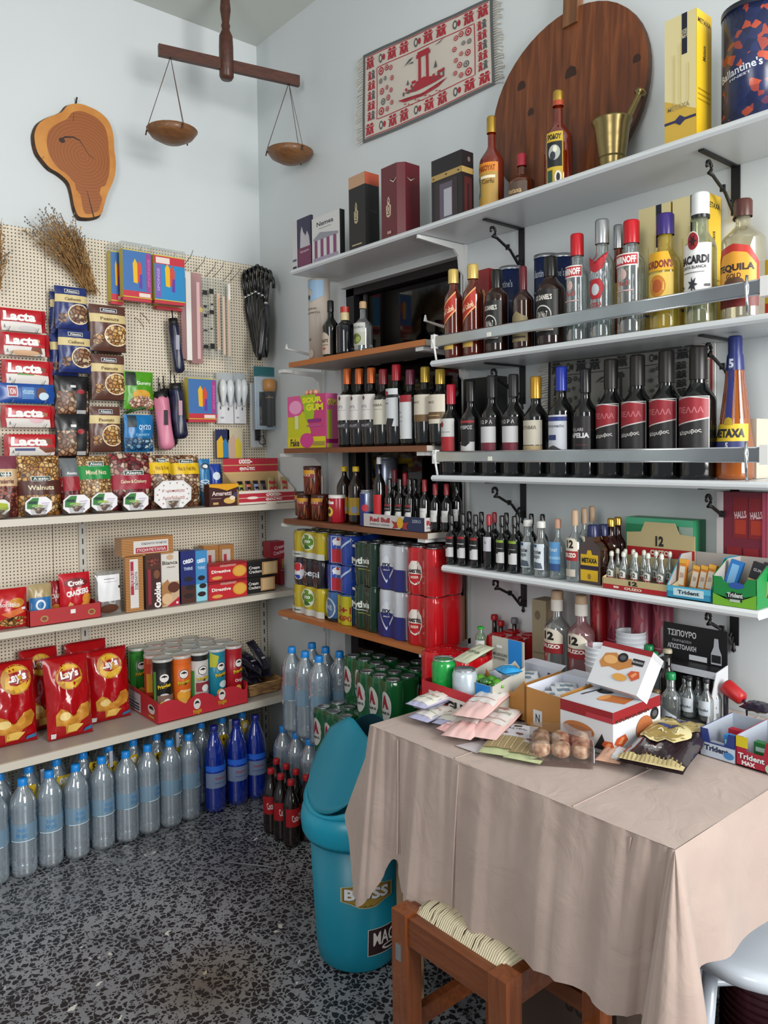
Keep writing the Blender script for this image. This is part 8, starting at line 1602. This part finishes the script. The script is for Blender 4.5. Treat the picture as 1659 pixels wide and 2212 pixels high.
# trident displays at the right
def tdisp(px0, px1, d, H, col, c2, spec, lab):
    y0, y1 = yR(px0, d, TZ), yR(px1, d, TZ); W = y0-y1; return gumtray(0, 0, 0, 0, d, .14, lab, col, spec, inner='#a4acb8', z=TZ, loc=(-d+.07, (y0+y1)/2, TZ), W=W, hf=H, hb=H*1.9, notch=.9)
l1, W1, h1 = tdisp(1514, 1588, .335, .030, '#283878', 0, [('R', 0, 0, 1, 1, '#b8c4d4'), ('T', 'Trident', .46, .62, .7, .4, '#28324c', 0, .05), ('E', .82, .4, .15, .25, '#3c7cb8'), ('R', 0, .96, 1, 1.06, '#283878')], 'white and blue open gum display on the table, beside the red one')
l2, W2, h2 = tdisp(1590, 1672, .335, .032, '#a01c34', 0, [('R', 0, 1.2, .32, 1.9, '#c8b820'), ('T', 'Trident', .42, .66, .7, .36, '#1c1c24', 0, .05), ('T', 'Trident', .41, .68, .7, .36, '#e0e0e0', 0, .03), ('T', 'MAX', .34, .26, .36, .28, '#e0d8d8', 0, .06), ('E', .9, .3, .12, .3, '#a8c0a8')], 'red open gum display at the right edge of the table')
for l_, dxx, dyy, dz, c, lab in ((l1, .0, -.010, .003, '#a81c30', 'red gum packet block standing in the white and blue display'), (l1, -.045, -.014, .004, '#2c84cc', 'bright blue gum packet standing in the white and blue display'), (l1, -.04, .012, .003, '#b8bcc4', 'white gum packet lying in the white and blue display'), (l2, -.035, -.004, .003, '#1c6c34', 'green gum packet standing in the red display'), (l2, .0, -.02, .03, '#3c9ccc', 'light blue gum packet leaning in the red display')):
    hh = .045 if 'block' in lab or 'bright' in lab or 'green' in lab else .02
    thing('gum_pack', lab, 'gum pack', (l_[0]+dxx, l_[1]+dyy, l_[2]+dz), RR, 'gum packs in the table displays', [(None, boxmesh(.036 if 'bright' not in lab else .018, .016, hh, c, {'F': [('R', .1, .6, .9, .8, '#c8a8ac' if c[1] == 'a' else '#a8c8c0')]}))])
m = MB(); a, b_ = Vector((-.12, yR(1568, .12, .84), .845)), Vector((-.13, yR(1606, .13, .84), .825)); m.tube([a, a.lerp(b_, .1), a.lerp(b_, .9), b_], [.018, .019, .016, .010], P('#a81c20', .4), 12)
s = MB(); s.tube([b_, b_+Vector((-.01, -.012, -.01)), b_+Vector((-.012, -.014, -.07))], .0035, '#1c2440', 6); st = MB(); st.tube([a+Vector((0, .0, -.01)), (a.x, a.y, TZ)], .006, '#2c2c34', 6)
thing('red_torch', 'red plastic torch with dark wrist strap behind the gum displays', 'torch', (0, 0, 0), 0, None, [('torch_body', m), ('wrist_strap', s), ('stand', st)])
m = MB(); m.tube([(-.12, yR(1565, .12, .86), .87), (-.12, yR(1572, .12, .86), .90), (-.12, yR(1580, .12, .88), .905), (-.12, yR(1576, .12, .86), .87)], .002, FILM, 5)
flat('dark_wallet', 'dark purple folded pouch behind the red gum display', (-.16, yR(1625, .16, TZ)), (-.10, yR(1650, .1, TZ)), .06, .02, '#241c2c', [], None, 8, TZ+.05)
# packets on the front of the cloth
flat('snack_bag', 'shiny black and gold bag lying on the tablecloth', (-.535, -2.282), (-.245, -2.200), .128, .042, P('#2c2024', .14, coat=.5), [('P', [(.03, .52), (.03, .98), (.97, .98), (.97, .76), (.6, .5)], '#b8a468')]+[('E', .5, .80, .34, .13, '#e0d4a0'), ('E', .5, .80, .31, .115, '#a8925c'), ('E', .48, .86, .17, .035, '#3c4470'), ('T', 'Κρίς', .48, .86, .2, .03, '#c8c8d0')]+[('E', .44, .52, .40, .22, '#e0d4a0'), ('E', .44, .52, .37, .20, '#a08a4c'), ('E', .44, .52, .33, .175, '#e0d4a0'), ('E', .44, .52, .31, .165, '#a08a4c'), ('E', .42, .62, .18, .035, '#3c4470'), ('T', 'Αφοί', .5, .50, .34, .07, '#e4dcb8'), ('T', '250g ℮', .45, .19, .26, .03, '#d8d4cc'), ('R', .0, .0, 1, .07, '#c8b888')]+[('R', .03+.065*k, .0, .05+.065*k, .07, '#8c7c50') for k in range(15)], None, 140, cat='snack bag', wr=.8)
def cookies():
    base, far = Vector((-.607, -2.128)), Vector((-.508, -2.050)); dv = far-base; a = math.atan2(dv.y, dv.x)-PI/2; L_ = dv.length; W = .125; ck = noisy('almond_cookie', [(.35, '#8a5c40'), (.55, '#c09a7c'), (.7, '#d8c0a8')], nscale=70, rough=.5, bump=.5)
    t = MB(); t.box(-W/2, W/2, 0, L_, 0, .012, clear('tray_film', '#e0d8d4', '#a89088', .15, .1, .1)); f = MB(); f.box(-W/2-.002, W/2+.002, -.002, L_+.002, .012, .046, clear('shiny_film', '#fafafa', '#e8e4e4', .02, .05, .12))
    lb_ = MB(); lb_.box(W/2+.002, W/2+.0035, -.0, .05, .012, .04, '#c8c8cc')
    parts = [('tray', t), ('film', f), ('label', lb_)]
    for i in range(3):
        for j in range(2):
            c = MB(); r = .0195 if 0 else .021; c.lathe([(r*.6, .010), (r*.95, .016), (r, .026), (r*.8, .037), (r*.3, .042), (0, .0415)], ck, 18, -W/2+.0215+i*.041, L_*.27+j*L_*.44, sx=1, sy=1.3); parts.append(('cookie', c))
    thing('cookie_tray', 'clear tray of six round almond cookies on the tablecloth', 'tray of cookies', (base.x, base.y, TZ), a, None, parts, rot=(0, 0, a))
cookies()
flat('white_packet', 'small peach packet squeezed between the cookie tray and the pastry box', (-.545, -2.195), (-.46, -2.165), .05, .02, '#c89c84', [('R', .6, .1, .9, .9, '#c8ccd0')], None, 9)
GP = [('R', 0, .48, 1, .97, '#d0d0d8'), ('R', .4, .84, .62, .90, '#1c2420'), ('T', 'ΠΑΣΤΕΛΙ', .5, .76, .6, .05, '#58585c'), ('E', .3, .60, .10, .03, '#7c5448'), ('E', .7, .60, .10, .03, '#7c5448'), ('R', .05, .12, .95, .48, '#a08c64')]+[('R', .05+.17*k, .13, .08+.17*k, .47, '#c0b088') for k in range(6)]
flat('sesame_packet', 'flat green edged packet of sesame bars, left one of two', hz(1075, 1640), hz(1125, 1574), .085, .014, '#b8c094', GP, 'sesame bar packets', 11); flat('sesame_packet', 'flat green edged packet of sesame bars, right one of two', hz(1125, 1652), hz(1180, 1596), .080, .014, '#b8c094', GP, 'sesame bar packets', 12)
PKS = [('R', .05, .3, .95, .96, '#d8d4d0'), ('T', 'Loukoumi', .5, .66, .7, .10, '#889080'), ('E', .5, .82, .16, .05, '#a8786c'), ('R', .1, .42, .9, .44, '#c8a8a0')]
for i, (b0, f0, w_, z_, s) in enumerate((((985, 1612), (1060, 1545), .070, 0, 'lowest of the three'), ((1035, 1612), (1100, 1548), .078, .0, 'right of the three'), ((1010, 1600), (1085, 1530), .075, .034, 'topmost of the three'))):
    flat('pink_packet', 'pale pink and white confectionery packet, %s' % s, hz(*b0), hz(*f0), w_, .030, '#dcb8b4', PKS, 'pink confectionery packets', 20+i, TZ+z_)
flat('pink_packet', 'small pink packet at the very front of the pink ones', hz(955, 1592), hz(998, 1578), .045, .022, '#d8a8a8', [('E', .5, .5, .3, .2, '#e0c8c8')], 'pink confectionery packets', 25)
WK = [('R', .03, .12, .97, .97, '#d8d4cc'), ('T', 'Nougat', .5, .5, .7, .12, '#b08c80'), ('E', .6, .80, .10, .05, '#a84c3c'), ('R', .1, .3, .9, .33, '#b8c0a0')]
for i, (b0, f0, z_, s) in enumerate((((902, 1570), (972, 1541), 0, 'lower one at the left'), ((897, 1562), (968, 1534), .024, 'upper one at the left'), ((958, 1582), (1012, 1551), 0, 'one further right'), ((988, 1548), (1016, 1536), .0, 'crumpled one at the back'))):
    flat('nougat_packet', 'white and lilac nougat packet on the tablecloth, %s' % s, hz(*b0), hz(*f0), .062, .026, '#a8a8c4', WK, 'white nougat packets', 30+i, TZ+z_)
m = MB(); q = [hz(985, 1612), hz(1030, 1628), hz(1075, 1612), hz(1040, 1600)]; m.ext([(x, y) for x, y in q], TZ+.001, TZ+.002, '#c8c4c8', lambda a, b_, c: (a, c, b_)); thing('white_card', 'flat white card under the pink packets', 'card', (0, 0, 0), 0, None, [(None, m)])

# ================================================================ FLOOR STOCK BESIDE THE TABLE
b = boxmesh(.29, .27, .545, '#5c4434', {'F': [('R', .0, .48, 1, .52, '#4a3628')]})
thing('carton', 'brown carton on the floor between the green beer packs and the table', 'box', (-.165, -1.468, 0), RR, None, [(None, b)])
CAN6 = lambda *a, **k: pack(0, 0, 0, a[0], 0, a[1], a[2], a[3], .033, a[4], a[5], a[6], loc=(a[7], a[8], a[0]), **k)
CAN6(.548, 3, 2, .118, '#b01018', 'red cola can pack lying left of the bottles, lower one', [], -.215, -1.43, top=P('#a81018', .2))
CAN6(.672, 3, 2, .118, '#c0141c', 'red cola can pack on top of the lower red one, beside the table corner', [], -.215, -1.44, top=P('#a81018', .2))
CAN6(.548, 2, 2, .140, '#b01018', 'tall red can pack behind the grey and blue display, lower one', [], -.10, -1.572, top=P('#a81018', .2))
CAN6(.692, 2, 2, .155, '#b4121a', 'tall red can pack behind the grey and blue display, upper one', [], -.10, -1.572, top=P('#a81018', .2))
ck = lambda c: [(.30, .56, 1.4, [('R', 0, 0, 1, 1, c)])]
for px, yt, cp, c, gl, s in ((1038, 1354, '#18962c', '#c8c8c8', clear('sprite_plastic', '#c8e4c8', '#90a890', .3, .05, .12), 'clear soda bottle with green cap'), (1069, 1328, '#a8141c', '#a8141c', COLAPL, 'cola bottle with red cap, left one'), (1083, 1341, '#a8141c', '#a8141c', COLAPL, 'cola bottle with red cap, right one'), (1112, 1335, '#6c7074', '#a01820', COLAPL, 'cola bottle with grey cap')):
    d = .20 if px == 1038 else (.045 if px in (1069, 1112) else .05); z_ = RW(px, yt, -d).z-.24
    if px == 1038: z_ = .795
    y = yR(px, d, .85); 
    put(z_ if px == 1038 else .60, px, yt, 24, d, s+' standing behind the red can packs', 'soda bottles near the table', gl, (P(cp, .35), .06, .004), ck(c), .44, .62, .84, 'soda_bottle')
AL = []
for u in (.167, .5, .833): AL += [('E', u, .52, .115, .30, '#b8b8b4'), ('P', [(u-.075, .48), (u-.015, .74), (u+.015, .74), (u+.075, .48), (u+.035, .48), (u, .64), (u-.035, .48)], '#8c1824'), ('T', 'ΑΛΦΑ', u, .40, .17, .06, '#16201c', 0, .05)]
GR = '#0c5028'
for zt, (x, y), s in ((.0, (-.27, -.945), 'bottom of the left column'), (.168, (-.27, -.945), 'second of the left column'), (.336, (-.275, -.940), 'third up in the left column'), (.504, (-.165, -.975), 'top of the left column, pushed to the back'), (0, (-.25, -1.17), 'bottom of the right column'), (.168, (-.25, -1.17), 'second of the right column'), (.336, (-.25, -1.17), 'third up in the right column'), (.504, (-.255, -1.165), 'top of the right column beside the bin flap'), (.504, (-.115, -1.19), 'top of the rear column behind the right one'), (.336, (-.115, -1.19), 'lower pack of the rear column')):
    CAN6(zt*1.012, 3, 2, .164, GR, 'green beer can pack, '+s, AL, x, y, grp='green beer can packs')
LBL = 'clear water bottles beside the green beer packs'
for zt in (0, .328):
    for r_, d in enumerate((.245, .150)):
        for i in range(4):
            y = (-.505 if zt == 0 else -.575)-i*.0905
            if y < -.80 and d > .2: continue
            thing('water_bottle', 'clear water bottle of the %s pack near the beer, %s row, %s from the left' % ('upper' if zt else 'lower', ('front', 'rear')[r_], NTH[i]), 'water bottle', (-d+.005, y, zt+.001), .4*i, LBL, WPROTO)
def coke():
    return bottle(.235, .031, .0115, .56, .90, COLAPL, (P('#a8141c', .35), .018, .002), [(.075, .065, 1.5, [('R', 0, 0, 1, 1, '#a0141c'), ('T', 'Coca-Cola', .5, .5, .5, .4, '#e0d8d8', 8)])], 18)
CK = cached('coke', coke)
for i, (x, y) in enumerate(((-.318, -.575), (-.318, -.642), (-.318, -.709), (-.318, -.776), (-.383, -.640), (-.383, -.707), (-.383, -.774))):
    thing('cola_bottle', 'small red capped cola bottle on the floor, %s counted from the corner' % NTH[i], 'cola bottle', (x, y, .001), RR+.3*i, 'small cola bottles on the floor', CK)
m = MB(); m.tube([(-.62, -.74, .004), (-.56, -.82, .006), (-.50, -.90, .004)], .002, '#8c8c90', 5); thing('loose_strap', 'thin pale packing strap on the floor by the cola bottles', 'strap', (0, 0, 0), 0, None, [(None, m)])
